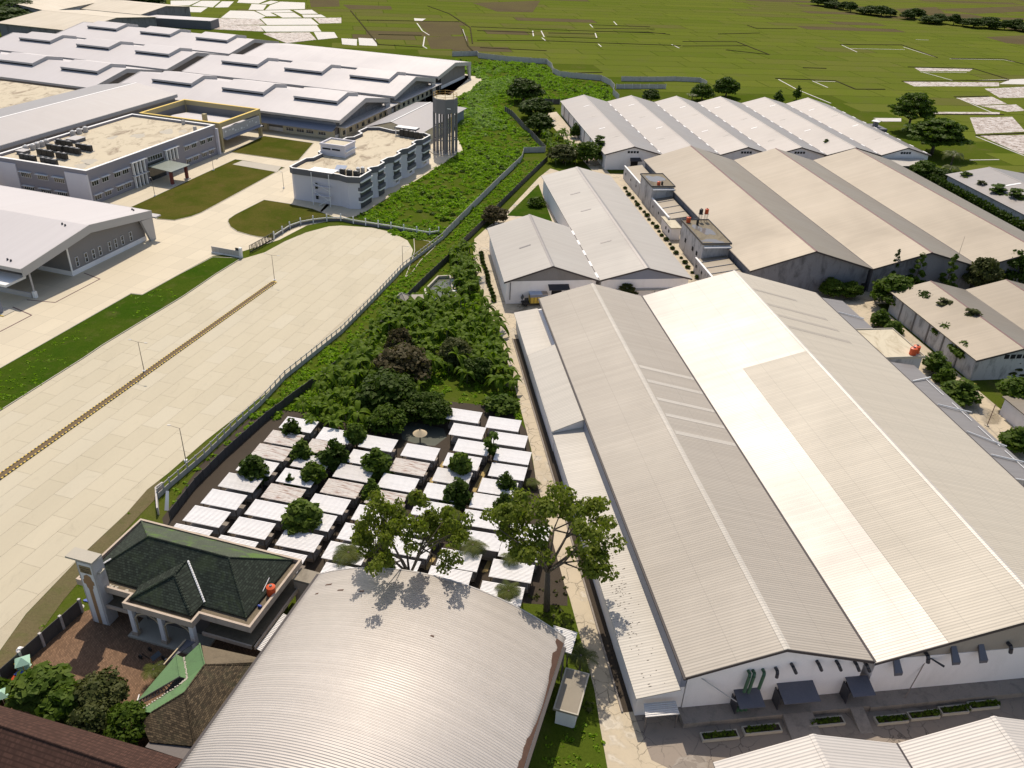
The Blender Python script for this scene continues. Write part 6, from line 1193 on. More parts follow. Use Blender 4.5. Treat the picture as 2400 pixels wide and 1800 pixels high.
for k in range(17):
    f_ = k/16; p0 = a0_+(a1_-a0_)*f_+Vector((0, 0, -0.12)); p1 = b0_+(b1_-b0_)*f_; mb.tube(p0, p1, 0.06, 0.06, 4)
mb.tube(a0_, a1_, 0.09).tube(b0_, b1_, 0.06); tg.part('rafters', mb, M['gutter'])
mb = tg.mb(); rs = random.Random(9)
for (u0, u1) in ((Vector(G0), Vector(G1)), (Vector(G1), Vector(V5)), (Vector(V5), Vector(V4))):
    for k in range(16): c = u0+(u1-u0)*(k/16); mb.prism(blob(c.x+rs.uniform(-.05, .05), c.y+rs.uniform(-.05, .05), 0.11, 0.11, k, 7), c.z+0.02, c.z+0.10)
tg.part('ridge_crust', mb, M['kerb_concrete'], kind='stuff')
caps(tg, R0, R1, 'green_sheet', 0.6, 0.1); caps(tg, V0, V1, 'green_sheet', 0.6, 0.1)
for q in (R0, F1, G0): tg.part('post', tg.mb().tube((q[0]+0.15, q[1], 0), (q[0]+0.15, q[1], q[2]-0.15), 0.12), M['mosque_cream'])
tg.part('beam', tg.mb().tube((-60.20,57.90,3.40), (-60.10,62.30,3.40), 0.12), M['ivory']); tg.part('side_canopy', tg.mb().plate((-60.20,58.30,3.20), (-59.80,59.90,3.20), (-58.80,62.50,3.20), (-60.20,62.50,3.20), 0.1), M['dark_band']); tg.part('wall', tg.mb().box(-57.6, 53.0, 0, -55.0, 59.6, 3.2), M['mosque_dark'])
pk, H1, H2, H3 = V2, V1, (-47.40,61.70,4.60), (-49.60,49.10,3.40)
tg.part('tiled_roof', tg.mb().plate(pk, H3, (-46.9, H3[1]-0.3, 3.3), (-46.9, H2[1], 4.2), 0.15), M['tile_brown'], label='brown tiled right plane'); tg.part('tiled_roof', tg.mb().tri(pk, (-46.9, H2[1], 4.2), H1, 0.15), M['tile_brown'])
L1, L2 = (-57.30,49.80,3.50), (-54.80,48.00,3.30)
tg.part('tiled_roof', tg.mb().plate(pk, V3, L2, H3, 0.15), M['tile_brown_x'], label='brown tiled front plane'); tg.part('tiled_roof', tg.mb().tri(V3, L1, L2, 0.15), M['tile_brown_x'])
for a_, b_ in ((pk, H3), (pk, H1), (pk, V3), (H1, (-46.9, H2[1], 4.22))): caps(tg, a_, b_, 'tile_brown', 0.5, 0.11)
tg.part('tiled_wall', tg.mb().box(-55.0, 47.4, 0, -48.0, 57.0, 3.1), M['mosque_dark'])
T0, T1, T2, T3 = (-56.60,61.10,4.90), (-49.10,62.30,4.00), (-49.00,61.60,4.00), (-54.10,58.30,5.30)
tg.part('lower_terrace', tg.mb().plate(T3, T2, T1, T0, 0.2), M['terrace']); tg.part('terrace_wall', tg.mb().box(-53.6, 58.6, 0, -48.4, 61.4, 3.6), M['mosque_dark'])
# red tiled house at the corner
tr = Thing('tiled_house', 'long house with dark red tiled roof in the bottom left corner', 'house', FR_H, -82, 36)
tr.part('roof', tr.mb().plate((-84, 42.5, 7.0), (-48.6, 42.5, 7.0), (-48.6, 46.4, 5.0), (-84, 45.4, 5.0), 0.15), M['tile_red']); tr.part('roof', tr.mb().plate((-84, 36.0, 3.7), (-48.6, 36.0, 3.7), (-48.6, 42.5, 7.0), (-84, 42.5, 7.0), 0.15), M['tile_red']); caps(tr, (-84, 42.5, 7.03), (-48.6, 42.5, 7.03), 'tile_red', 0.45, 0.14)
tr.part('wall', tr.mb().profile([(36.8, 0), (45.0, 0), (45.0, 4.7), (42.5, 6.7), (36.8, 3.9)], -83.5, -49, 'x'), M['mosque_dark'])
t = Thing('garden_wall', 'curved low white garden wall at the edge of the brick courtyard', 'wall', FR_H, -62, 52); mb = t.mb(); cw = [(-61.9, 54.6), (-61.5, 53.7), (-61.6, 52.8), (-62.1, 51.9), (-62.9, 51.0)]
for a_, b_ in zip(cw, cw[1:]): mb.plate((a_[0], a_[1], 1.0), (a_[0]+0.14, a_[1]-0.02, 1.0), (b_[0]+0.14, b_[1]-0.02, 1.0), (b_[0], b_[1], 1.0), 1.0)
t.part('wall', mb, M['bright_white'])
# playground pieces
t = Thing('climbing_frame', 'small playground frame with mint canopy beside the yard wall', 'playground frame', FR_H, -78.6, 53.5)
for p, q in ((-79.1, 52.9), (-77.9, 53.0), (-79.0, 54.1), (-77.8, 54.2)): t.part('post', t.mb().tube((p, q, 0), (p, q, 2.0), 0.05), M['yellow'])
t.part('deck', t.mb().box(-79.1, 52.9, 0.9, -77.8, 54.2, 1.0), M['mint']); t.part('canopy', t.mb().cone((-78.45, 53.55), 1.25, 2.0, 2.7, 4, 0.05), M['mint']); t.part('ladder', t.mb().path([(-77.8, 53.5, 0.95), (-76.9, 53.3, 0.05)], 0.05), M['yellow'])
t = Thing('slide', 'small blue and red slide set beside the yard wall', 'slide', FR_H, -78.2, 51); t.part('chute', t.mb().plate((-78.5, 51.9, 1.2), (-78.0, 51.9, 1.2), (-78.3, 49.9, 0.15), (-78.8, 49.9, 0.15), 0.08), M['orange']); t.part('tower', t.mb().box(-78.5, 51.95, 0, -77.7, 52.7, 1.3), M['blue'])
for k in range(3): t.part('rail', t.mb().path([(-77.7+k*0.25, 51.4, 0), (-77.6+k*0.25, 51.5, 0.8), (-77.2+k*0.25, 52.0, 0)], 0.035), M['yellow'])
t = Thing('stall_roof', 'small mint and white canopy at the bottom left beside the bush', 'canopy', FR_H, -77, 48.6); t.part('cover', t.mb().cone((-76.9, 48.5), 1.3, 2.2, 2.8, 4, 0.3), M['mint'])
for p, q in ((-77.7, 48.0), (-76.1, 48.0), (-77.7, 49.2), (-76.1, 49.2)): t.part('post', t.mb().tube((p, q, 0), (p, q, 2.2), 0.04), M['steel'])
# wall caps and leftovers on the verge
for i, (p, q, lb) in enumerate(((-81.9, 56.2, 'lower'), (-79.9, 65.0, 'upper'))):
    t = Thing('litter_bag', '%s crumpled white bag lying on the dirt verge' % lb, 'bag', FR_H, p, q); t.part('bag', t.mb().cone((p, q), 0.55, 0.05, 0.45, 9, 0.25), M['bright_white'])
t = Thing('blue_sheet', 'small blue sheet lying beside the tower on the verge', 'sheet', FR_H, -79.9, 66.6); t.part('sheet', t.mb().prism(blob(-79.6, 66.4, 0.6, 0.4, 3), 0.06, 0.16), M['blue'])
t = Thing('u_wall', 'white U-shaped low wall with leaning sheet beside the grey precast wall', 'wall', 0.0, *(-56.93,106.31))
ps = [(-56.64,104.47),(-58.99,109.77),(-58.39,111.21),(-55.61,106.18)]; mb = t.mb()
for a_, b_ in zip(ps[:3], ps[1:3]): 
    d = Vector((b_[0]-a_[0], b_[1]-a_[1])).normalized(); n_ = Vector((-d.y, d.x))*0.13; mb.prism([(a_[0]-n_.x, a_[1]-n_.y), (b_[0]-n_.x, b_[1]-n_.y), (b_[0]+n_.x, b_[1]+n_.y), (a_[0]+n_.x, a_[1]+n_.y)], 0, 1.5)
t.part('wall', mb, M['precast']); x, y = ps[3]; t.part('leaning_sheet', t.mb().plate((x-0.5, y-0.6, 0.1), (x+0.2, y-0.6, 0.1), (x-0.1, y+1.4, 2.6), (x-0.6, y+1.4, 2.6), 0.06), M['bright_white'])

# ------------------------------------------------------------------ fish pond, gazebos, round hut
tp_ = Thing('fish_pond', 'wedge-shaped concrete fish pond with grey-green water', 'pond', FR_R, 8.0, 190.0)
PO = [(8.3, 189.8), (15.4, 189.8), (15.4, 205.6), (11.8, 205.2), (7.8, 196.6)]
inn = inset(PO, 0.45); mb = tp_.mb()
for i in range(5): j = (i+1) % 5; mb.prism([PO[i], PO[j], inn[j], inn[i]], 0.0, 1.1)
tp_.part('rim', mb, M['kerb_concrete']); tp_.part('water', tp_.mb().prism(inn, 0.0, 0.35), M['pond_water'])
for k in range(9): tp_.part('stone', tp_.mb().prism(blob(15.6+0.2*random.random(), 190.5+k*1.6, 0.42, 0.5, k, 8), 0, 1.15+0.15*random.random()), M['bright_white'] if k % 2 else M['ivory'])
t = Thing('gazebo', 'four-sided hipped gazebo roof beside the fish pond', 'gazebo', FR_R, 2.1, 188.4)
for q in (((0.0, 187.5), (2.9, 186.3)), ((2.9, 186.3), (4.2, 189.2)), ((4.2, 189.2), (1.4, 190.7)), ((1.4, 190.7), (0.0, 187.5))): t.part('roof', t.mb().tri((*q[0], 2.7), (*q[1], 2.7), (2.1, 188.5, 3.9), 0.08), M['beige_gable']); t.part('hip', t.mb().tube((*q[0], 2.75), (2.1, 188.5, 3.95), 0.1), M['kerb_concrete'])
for p, q in ((0.7, 187.9), (2.8, 187.1), (3.6, 189.1), (1.6, 190.0)): t.part('post', t.mb().tube((p, q, 0), (p, q, 2.75), 0.1), M['pole'])
t = Thing('shelter', 'flat grey shelter roof at the corner of the fish pond', 'shelter', FR_R, 4.4, 186.3); t.part('roof', t.mb().box(4.4, 186.3, 2.7, 9.2, 189.7, 2.85), M['beige_gable'])
for p, q in ((4.8, 186.7), (8.8, 186.7), (4.8, 189.3), (8.8, 189.3)): t.part('post', t.mb().tube((p, q, 0), (p, q, 2.7), 0.09), M['pole'])
t = Thing('ruined_hut', 'dark collapsed hut roof at the edge of the banana plants', 'hut', FR_R, -3, 179); t.part('roof', t.mb().plate((-3.6, 178.4, 1.2), (-1.0, 178.6, 1.0), (-0.8, 181.8, 2.0), (-2.0, 182.2, 2.2), 0.12), M['precast_dark']); t.part('post', t.mb().tube((-1.5, 181.5, 0), (-1.5, 181.5, 1.9), 0.1), M['bark'])
g = (-16.75,128.53)
t = Thing('round_hut', 'round hut with conical straw-coloured roof in the dark clearing', 'hut', 0.0, g[0], g[1]); t.part('roof', t.mb().cone(g, 1.35, 2.05, 2.95, 20, 0.10), M['ivory']); t.part('post', t.mb().tube((g[0], g[1], 0), (g[0], g[1], 2.1), 0.14), M['bark']); t.part('finial', t.mb().cone(g, 0.14, 2.94, 3.15, 8, 0.05), M['dark_metal'])
sheet('pond_water', [(-21.09,132.84),(-19.00,135.38),(-12.79,133.54),(-11.96,130.63),(-13.85,127.60),(-16.76,127.68),(-20.23,129.30)], 0.03, M['pond_water'], 0.0)
sheet('bare_soil', [(-22.64,135.76),(-12.99,137.63),(-11.05,130.71),(-12.51,124.92),(-20.07,125.54),(-21.77,129.82)], 0.02, M['dark_soil'], 0.0)

# ------------------------------------------------------------------ field of metal-roofed sheds
sheet('bare_soil', [(-49.95,136.37),(-54.61,118.36),(-55.77,103.67),(-51.26,95.39),(-33.81,89.25),(9.67,88.60),(9.78,92.08),(7.41,104.48),(5.05,118.72),(3.32,134.09),(-0.64,142.26),(-13.73,143.56),(-16.30,135.43),(-19.03,130.76),(-32.86,134.77),(-42.75,137.78)], 0.015, M['dark_soil'], 0.0)
for pts in ([(-11.95,122.85),(-11.31,122.61),(-14.01,113.11),(-14.84,113.05)], [(-3.86,122.90),(-3.14,122.66),(-5.98,112.39),(-6.72,112.33)], [(-5.97,114.27),(-5.17,114.33),(-5.95,111.94),(-6.77,112.30)], [(-1.30,101.32),(-0.85,100.98),(-2.46,94.76),(-3.28,94.70)], [(-11.08,97.95),(-10.46,97.82),(-11.56,94.65),(-12.17,94.78)]):
    sheet('path', pts, 0.03, M['ochre_path'], 0.0)
ordn = ('first', 'second', 'third', 'fourth', 'fifth', 'sixth', 'seventh', 'eighth', 'ninth', 'tenth', 'eleventh')
cols = [
 ('column beside the dark mouldy wall', -12.2, [(-42.12,131.30),(-43.66,126.71),(-44.81,122.25),(-46.01,117.88),(-47.53,113.25),(-48.84,108.67),(-50.16,104.24),(-51.55,99.76)], 'cbrbbaaa'),
 ('second column from the dark mouldy wall', -12.0, [(-34.67,128.37),(-35.86,124.45),(-37.11,119.77),(-38.43,115.29),(-39.71,110.95),(-41.08,106.50),(-42.38,102.05),(-43.84,97.56)], 'abbbcaaa'),
 ('third column from the dark mouldy wall', -11.8, [(-26.54,126.50),(-27.87,121.84),(-29.26,117.32),(-30.42,112.93),(-31.79,108.74),(-33.19,104.53),(-34.32,99.68),(-35.77,95.11)], 'aabbaaaa'),
 ('fourth column, ending at the barrel hall', -11.4, [(-18.61,124.41),(-19.98,119.85),(-21.31,115.21),(-22.70,110.81),(-23.99,106.41),(-25.36,101.82),(-26.76,97.33),(-26.47,92.65)], 'abacaaab'),
 ('fifth column, left of the middle ochre path', -10.6, [(-11.69,137.03),(-10.69,131.81),(-9.45,126.68),(-10.92,122.02),(-12.31,117.53),(-13.54,113.04),(-14.79,108.43),(-16.03,103.86),(-17.23,99.33),(-18.65,94.86)], 'aaaabaaaaa'),
 ('sixth column, between the two ochre paths', -9.6, [(-4.07,134.77),(-2.78,129.57),(-2.10,124.34),(-2.83,119.67),(-4.33,115.19),(-5.53,110.95),(-6.65,106.48),(-6.50,101.51),(-9.58,96.92),(-10.80,92.97)], 'aaaaaaaaaa'),
 ('last column, beside the service road', -9.3, [(1.04,103.92),(-0.33,99.52),(-1.54,95.08),(-2.97,90.26)], 'aaba')]
look = {'a': ('bright corrugated shed', 0), 'b': ('rust-streaked corrugated shed', 1), 'c': ('heavily rusted corrugated shed', 2), 'r': ('heavily rusted corrugated shed', 2)}
SW, SD = 6.35, 3.75
rust_idx = {(0, 1): 'c', (0, 2): 'c', (0, 4): 'b', (1, 1): 'c', (1, 2): 'b', (1, 4): 'c', (2, 2): 'b', (2, 3): 'c', (3, 1): 'c', (3, 3): 'c', (4, 4): 'b'}
for ci, (cl, ang, pts, _) in enumerate(cols):
    an = R_(ang)
    for k, p in enumerate(pts):
        lk, mi = look[rust_idx.get((ci, k), 'a')]
        where = ordn[k] if k < len(pts)-1 else 'nearest'
        u, v = p[0]*math.cos(an)+p[1]*math.sin(an), -p[0]*math.sin(an)+p[1]*math.cos(an)
        t = Thing('shed', '%s, %s down the %s' % (lk, where, cl), 'shed', an, u, v, 'field of metal-roofed sheds')
        dz = 0.05*random.uniform(-1, 1)
        t.part('roof', t.mb().plate((u, v-SD, 2.45+dz), (u+SW, v-SD, 2.45+dz), (u+SW, v, 2.62+dz), (u, v, 2.62+dz), 0.05), SHED[mi])
        for x in (u+0.3, u+SW-0.3):
            for y in (v-0.3, v-SD+0.3): t.part('post', t.mb().box(x-0.06, y-0.06, 0, x+0.06, y+0.06, 2.36+dz), M['bark'])
        t.part('pen_wall', t.mb().box(u+0.35, v-SD+0.35, 0.0, u+SW-0.35, v-0.35, 0.75), M['plinth'])

# ------------------------------------------------------------------ leaves as many small faces
def quad_mesh(name, c, nrm, size, mat, asp=1.0, seed=0):
    g = np.random.default_rng(seed); n = len(c); nrm = nrm/np.maximum(1e-6, np.linalg.norm(nrm, axis=1, keepdims=True))
    rv = g.normal(size=(n, 3)); u = np.cross(nrm, rv); u /= np.maximum(1e-6, np.linalg.norm(u, axis=1, keepdims=True)); v = np.cross(nrm, u)
    s = (size*(0.6+0.8*g.random(n)))[:, None] if np.isscalar(size) else size[:, None]
    a, b = u*s*0.5*asp, v*s*0.5
    # a bent leaf: four corners, the tip lifted or dropped
    P = np.stack([c-a*0.9-b*0.55, c+a*0.15-b+nrm*s*0.10, c+a+b*0.25-nrm*s*0.12, c-a*0.2+b], axis=1).reshape(-1, 3)
    m = bpy.data.meshes.new(name); m.vertices.add(4*n); m.vertices.foreach_set('co', P.ravel().astype(np.float32)); m.loops.add(4*n); m.loops.foreach_set('vertex_index', np.arange(4*n, dtype=np.int32))
    m.polygons.add(n); m.polygons.foreach_set('loop_start', np.arange(0, 4*n, 4, dtype=np.int32)); m.update(calc_edges=True); m.materials.append(mat); return m
def crown_points(blobs, per, g, inner=0.35):
    C, Nn = [], []
    for (x, y, z, rx, rz) in blobs:
        n = max(6, int(per*rx*rx)); d = g.normal(size=(n, 3)); d /= np.linalg.norm(d, axis=1, keepdims=True); d[:, 2] = np.abs(d[:, 2])*np.where(g.random(n) < 0.72, 1, -1)
        r = (inner+(1-inner)*g.random(n)**0.5)[:, None]; p = d*r*np.array([rx, rx, rz])+np.array([x, y, z]); p += g.normal(size=(n, 3))*0.06*rx
        nn = d+g.normal(size=(n, 3))*0.55; nn[:, 2] += 0.45; C.append(p); Nn.append(nn)
    return np.concatenate(C), np.concatenate(Nn)
def limb_mesh(name, segs, mat):
    mb = MB()
    for p0, p1, r0, r1 in segs: mb.tube(p0, p1, r0, r1, 6)
    return mb.mesh(name, mat, smooth=True)
PROTO = {}
def make_proto(kind, mat, seed=0):
    """trunk with limbs and a crown of leaf clumps; everything for a tree one unit = one metre at scale 1"""
    key = (kind, mat, seed)
    if key in PROTO: return PROTO[key]
    g = np.random.default_rng(seed*17+hash(kind) % 1000 if False else seed*17+sum(map(ord, kind))); segs = []; bl = []; per = 90; ls = 0.42; inner = 0.35
    def ring(n, r, z, br, bz, jit=0.25):
        for i in range(n):
            a = 2*math.pi*(i+g.random()*0.6)/n; rr = r*(1+g.normal()*jit*0.5); bl.append((rr*math.cos(a), rr*math.sin(a), z+g.normal()*jit*bz, br*(0.8+0.4*g.random()), bz*(0.8+0.4*g.random())))
    if kind == 'cone':        # upright dense bush, H 4.4, R 1.5
        segs = [((0,0,0),(0,0,1.2),0.14,0.10)]; ring(5, 0.8, 1.3, 0.8, 0.6); ring(5, 0.75, 2.1, 0.75, 0.65); ring(3, 0.45, 3.0, 0.65, 0.6); bl.append((0,0,3.8,0.5,0.6)); per = 150; ls = 0.36
    elif kind == 'round':     # round crown on a clear stem, H 5.2, R 1.9
        segs = [((0,0,0),(0.1,0,2.2),0.15,0.11),((0.1,0,2.2),(0.8,0.3,3.2),0.08,0.05),((0.1,0,2.2),(-0.6,0.4,3.3),0.08,0.05),((0.1,0,2.2),(0,-0.7,3.2),0.08,0.05)]; ring(7, 1.1, 3.3, 0.9, 0.75); ring(5, 0.7, 4.2, 0.85, 0.7); bl.append((0,0,4.5,0.9,0.7)); ring(5, 0.8, 2.7, 0.7, 0.5); per = 120; ls = 0.42
    elif kind == 'broad':     # large-leaved bright tree, H 5.2, R 2.1
        segs = [((0,0,0),(0,0,2.0),0.16,0.12),((0,0,2),(0.9,0.2,3.4),0.09,0.05),((0,0,2),(-0.8,0.5,3.3),0.09,0.05)]; ring(8, 1.3, 2.7, 0.8, 0.6); ring(7, 1.1, 3.6, 0.8, 0.6); ring(4, 0.6, 4.5, 0.75, 0.6); bl.append((0,0,4.9,0.55,0.5)); per = 70; ls = 0.62; inner = 0.45
    elif kind == 'slim':      # slender column, H 6, R 0.9
        segs = [((0,0,0),(0,0,5.2),0.10,0.05)]
        for i in range(8): bl.append((g.normal()*0.35, g.normal()*0.35, 1.8+i*0.55, 0.62-0.02*i+0.1*g.random(), 0.5))
        per = 95; ls = 0.48
    elif kind == 'shrub':     # low mound, H 2.0, R 1.6
        segs = [((0,0,0),(0,0,0.6),0.10,0.08)]; ring(7, 0.95, 0.75, 0.75, 0.6); ring(4, 0.5, 1.35, 0.7, 0.55); per = 120; ls = 0.38
    elif kind == 'sparse':    # thin tree, few leaves, H 6.5, R 1.6
        segs = [((0,0,0),(0.15,0.1,3.2),0.09,0.06),((0.15,0.1,3.2),(0.25,0.2,6.0),0.055,0.02)]
        for i in range(16):
            a = i*2.4+g.random(); z = 2.2+i*0.26; r = (0.35+0.5*g.random())*(1.15-i/22); e = (r*math.cos(a), r*math.sin(a), z+0.5); segs.append(((0.15,0.1,z),e,0.03,0.012)); bl.append((*e, 0.38, 0.32))
        per = 420; ls = 0.24; inner = 0.1
    elif kind == 'conifer':   # soft needle tree, H 7.5, R 1.7
        segs = [((0,0,0),(0,0,7.2),0.13,0.03)]
        for i in range(16):
            a = i*2.4+g.random(); z = 1.2+i*0.39; r = 1.35*(1-i/19)+0.1; bl.append((r*0.75*math.cos(a), r*0.75*math.sin(a), z, 0.62*(1-i/24), 0.42))
        bl.append((0,0,7.1,0.25,0.5)); per = 320; ls = 0.30; inner = 0.15
    elif kind == 'spread':    # open wide crown on forked limbs, H 11, R 5.5
        fork = []
        segs = [((0,0,0),(0.2,0.1,3.8),0.30,0.22)]
        for i in range(7):
            a = 2*math.pi*i/7+g.random()*0.5; r1 = 1.2+0.8*g.random(); m1 = (0.2+r1*math.cos(a), 0.1+r1*math.sin(a), 5.6+g.random()*1.0); segs.append(((0.2,0.1,3.6+0.4*g.random()), m1, 0.14, 0.09))
            for j in range(3):
                b = a+g.normal()*0.55; r2 = 2.6+2.6*g.random(); e = (r2*math.cos(b), r2*math.sin(b), 6.8+g.random()*2.6-0.25*r2); segs.append((m1, e, 0.07, 0.03)); fork.append(e)
        for e in fork:
            for q in range(3): bl.append((e[0]+g.normal()*0.75, e[1]+g.normal()*0.75, e[2]+0.2+g.normal()*0.35, 0.62+0.45*g.random(), 0.34+0.2*g.random()))
        for q in range(8): bl.append((g.normal()*1.2, g.normal()*1.2, 9.3+g.normal()*0.5, 0.9, 0.5))
        per = 150; ls = 0.25; inner = 0.2
    elif kind == 'umbrella':  # flat layered crown, H 13, R 7
        segs = [((0,0,0),(0,0,5),0.40,0.28)]
        for lay, (z, r, n) in enumerate(((6.8, 5.8, 11), (8.8, 5.0, 9), (10.8, 3.8, 7), (12.4, 2.0, 3))):
            for i in range(n):
                a = 2*math.pi*i/n+lay+g.random()*0.4; rr = r*(0.55+0.45*g.random()); e = (rr*math.cos(a), rr*math.sin(a), z+g.normal()*0.35); segs.append(((0,0,4.2+lay*1.0), e, 0.10, 0.03)); bl.append((*e, 1.6+0.5*g.random(), 0.45)); bl.append((e[0]*0.7+g.normal()*0.5, e[1]*0.7+g.normal()*0.5, z+0.3, 1.2, 0.4))
        per = 42; ls = 0.75; inner = 0.2
    elif kind == 'dense':     # heavy dark tree, H 9, R 5
        segs = [((0,0,0),(0,0,3.5),0.35,0.25),((0,0,3),(2,1,5.5),0.15,0.08),((0,0,3),(-2,1,5.6),0.15,0.08)]; ring(10, 3.3, 3.6, 1.7, 1.2); ring(9, 2.9, 5.6, 1.7, 1.2); ring(5, 1.5, 7.2, 1.6, 1.1); bl.append((0,0,7.9,1.5,1.0)); per = 48; ls = 0.62
    segs_m = limb_mesh('trunk', segs, M['bark']); c, nn = crown_points(bl, per, g, inner)
    RAD[kind] = float(np.percentile(np.hypot(c[:, 0], c[:, 1]), 93)); HT[kind] = float(np.percentile(c[:, 2], 99.5)); cm_ = quad_mesh('crown', c, nn, ls, M[mat], 1.15, seed)
    PROTO[key] = (segs_m, cm_); return PROTO[key]
HT = dict(cone=4.4, round=5.2, broad=5.3, slim=6.0, shrub=2.0, sparse=6.6, conifer=7.6, spread=11.0, umbrella=13.0, dense=9.0)
RAD = dict(cone=1.5, round=1.9, broad=2.1, slim=0.9, shrub=1.6, sparse=1.6, conifer=1.6, spread=5.5, umbrella=7.0, dense=5.0)
NAMES = dict(cone='leafy_tree', round='round_tree', broad='broadleaf_tree', slim='slender_tree', shrub='shrub', sparse='thin_tree', conifer='conifer_tree', spread='spreading_tree', umbrella='rain_tree', dense='dense_tree')
tcount = [0]
def tree(label, kind, xy, h, r, mat, group=None, name=None, z0=0.0):
    tcount[0] += 1; k = tcount[0]
    tm_, cm_ = make_proto(kind, mat, k % 3)
    e = bpy.data.objects.new(name or NAMES[kind], None); COL.objects.link(e); e.location = (xy[0], xy[1], z0); e.rotation_euler = (0, 0, (k*2.399) % 6.28)
    if kind not in ('spread', 'umbrella'): r *= 1.28; h *= 1.12
    s = r/RAD[kind]; e.scale = (s, s, h/HT[kind]); tag(e, label, 'shrub' if kind == 'shrub' else 'tree', group)
    link('trunk', tm_, e); link('crown', cm_, e); return e
SG = 'trees among the metal sheds'
for lb, kd, xy, h, r, mt in (
 ('dark cone-shaped bush on the second shed beside the dark wall', 'cone', (-40.20,126.70), 4.6, 1.35, 'leaf_dark'),
 ('dark rounded bush beside the fourth and fifth sheds of the wall column', 'cone', (-43.61,113.96), 5.0, 1.95, 'leaf_dark'),
 ('dark bush between the wall column and second column of sheds', 'cone', (-36.50,119.66), 4.8, 1.7, 'leaf_mid'),
 ('tall dark bush in the third column of sheds', 'cone', (-30.57,118.65), 5.8, 2.0, 'leaf_dark'),
 ('pale green loose bush in the gap below the tall dark bush', 'broad', (-33.26,113.58), 4.2, 1.5, 'leaf_mid'),
 ('smallest bush on the rusty shed of the second column', 'cone', (-36.94,112.31), 3.2, 0.8, 'leaf_mid'),
 ('bright large-leaved tree casting its shadow on two sheds', 'broad', (-32.26,101.68), 5.2, 2.15, 'leaf_bright'),
 ('dense dark bush left of the fourth shed column', 'cone', (-22.99,117.24), 5.2, 2.0, 'leaf_mid'),
 ('narrow dark bush above the fourth column of sheds', 'cone', (-22.69,109.93), 4.4, 1.2, 'leaf_mid'),
 ('light green small tree at the head of the third shed column', 'broad', (-28.21,125.78), 4.6, 1.5, 'leaf_bright'),
 ('slender leafy tree in the gap between the last two full shed columns', 'slim', (-2.83,123.33), 6.0, 1.15, 'leaf_mid'),
 ('small tree with pale flowering top beside the middle ochre path', 'broad', (-8.21,117.30), 5.2, 1.5, 'leaf_bright'),
 ('dark conical bush between the sixth column and service road', 'cone', (-0.30,113.47), 4.4, 1.25, 'leaf_dark'),
 ('dark bush hugging the sixth column below the conical one', 'cone', (-0.36,107.77), 4.6, 1.3, 'leaf_dark'),
 ('dark leafy tree between the pale-topped tree and the big open tree', 'cone', (-8.27,109.73), 5.4, 1.9, 'leaf_dark'),
 ('big open-crowned tree standing over the sheds beside the barrel hall', 'spread', (-13.0, 84.6), 21.5, 7.6, 'leaf_open'),
 ('big open-crowned tree leaning over the service road by the long lean-to', 'spread', (6.6, 87.6), 20.5, 8.6, 'leaf_open'),
 ('dark low tree beneath the big open tree at the barrel roof edge', 'cone', (-17.29,91.42), 6.5, 1.0, 'leaf_dark')):
    tree(lb, kd, xy, h, r, mt, SG)
PG = 'plants in the banana plantation'
for lb, kd, xy, h, r, mt in (
 ('reddish-brown tree in the middle of the banana plants', 'dense', (-22.89,150.56), 7.0, 4.4, 'leaf_red'),
 ('smaller reddish tree at the upper left of the banana plants', 'dense', (-25.20,162.32), 5.5, 2.2, 'leaf_red'),
 ('dark green tree below the reddish one beside the clearing', 'dense', (-24.40,139.29), 6.8, 4.4, 'leaf_dark'),
 ('olive bushy tree at the right of the banana plants', 'dense', (-12.67,159.62), 5.2, 2.8, 'leaf_olive'),
 ('dark bushy tree above the topmost white shed', 'dense', (-15.09,137.61), 4.4, 2.3, 'leaf_mid'),
 ('dark bush beside the service road next to the boulder', 'dense', (-6.88,153.05), 4.4, 2.4, 'leaf_dark'),
 ('leafy bush on the grass beside the topmost sheds', 'shrub', (-1.85,141.51), 2.4, 2.6, 'leaf_mid'),
 ('bush at the left edge of the banana plants near the metal sheds', 'dense', (-23.38,131.36), 4.8, 2.6, 'leaf_mid'),
 ('dark bush in the shade beside the round hut', 'dense', (-17.79,136.63), 4.8, 3.0, 'leaf_dark'),
 ('dark spreading tree overhanging the round hut clearing on its right', 'dense', (-14.44,135.18), 4.2, 2.4, 'leaf_dark')):
    tree(lb, kd, xy, h, r, mt, PG)
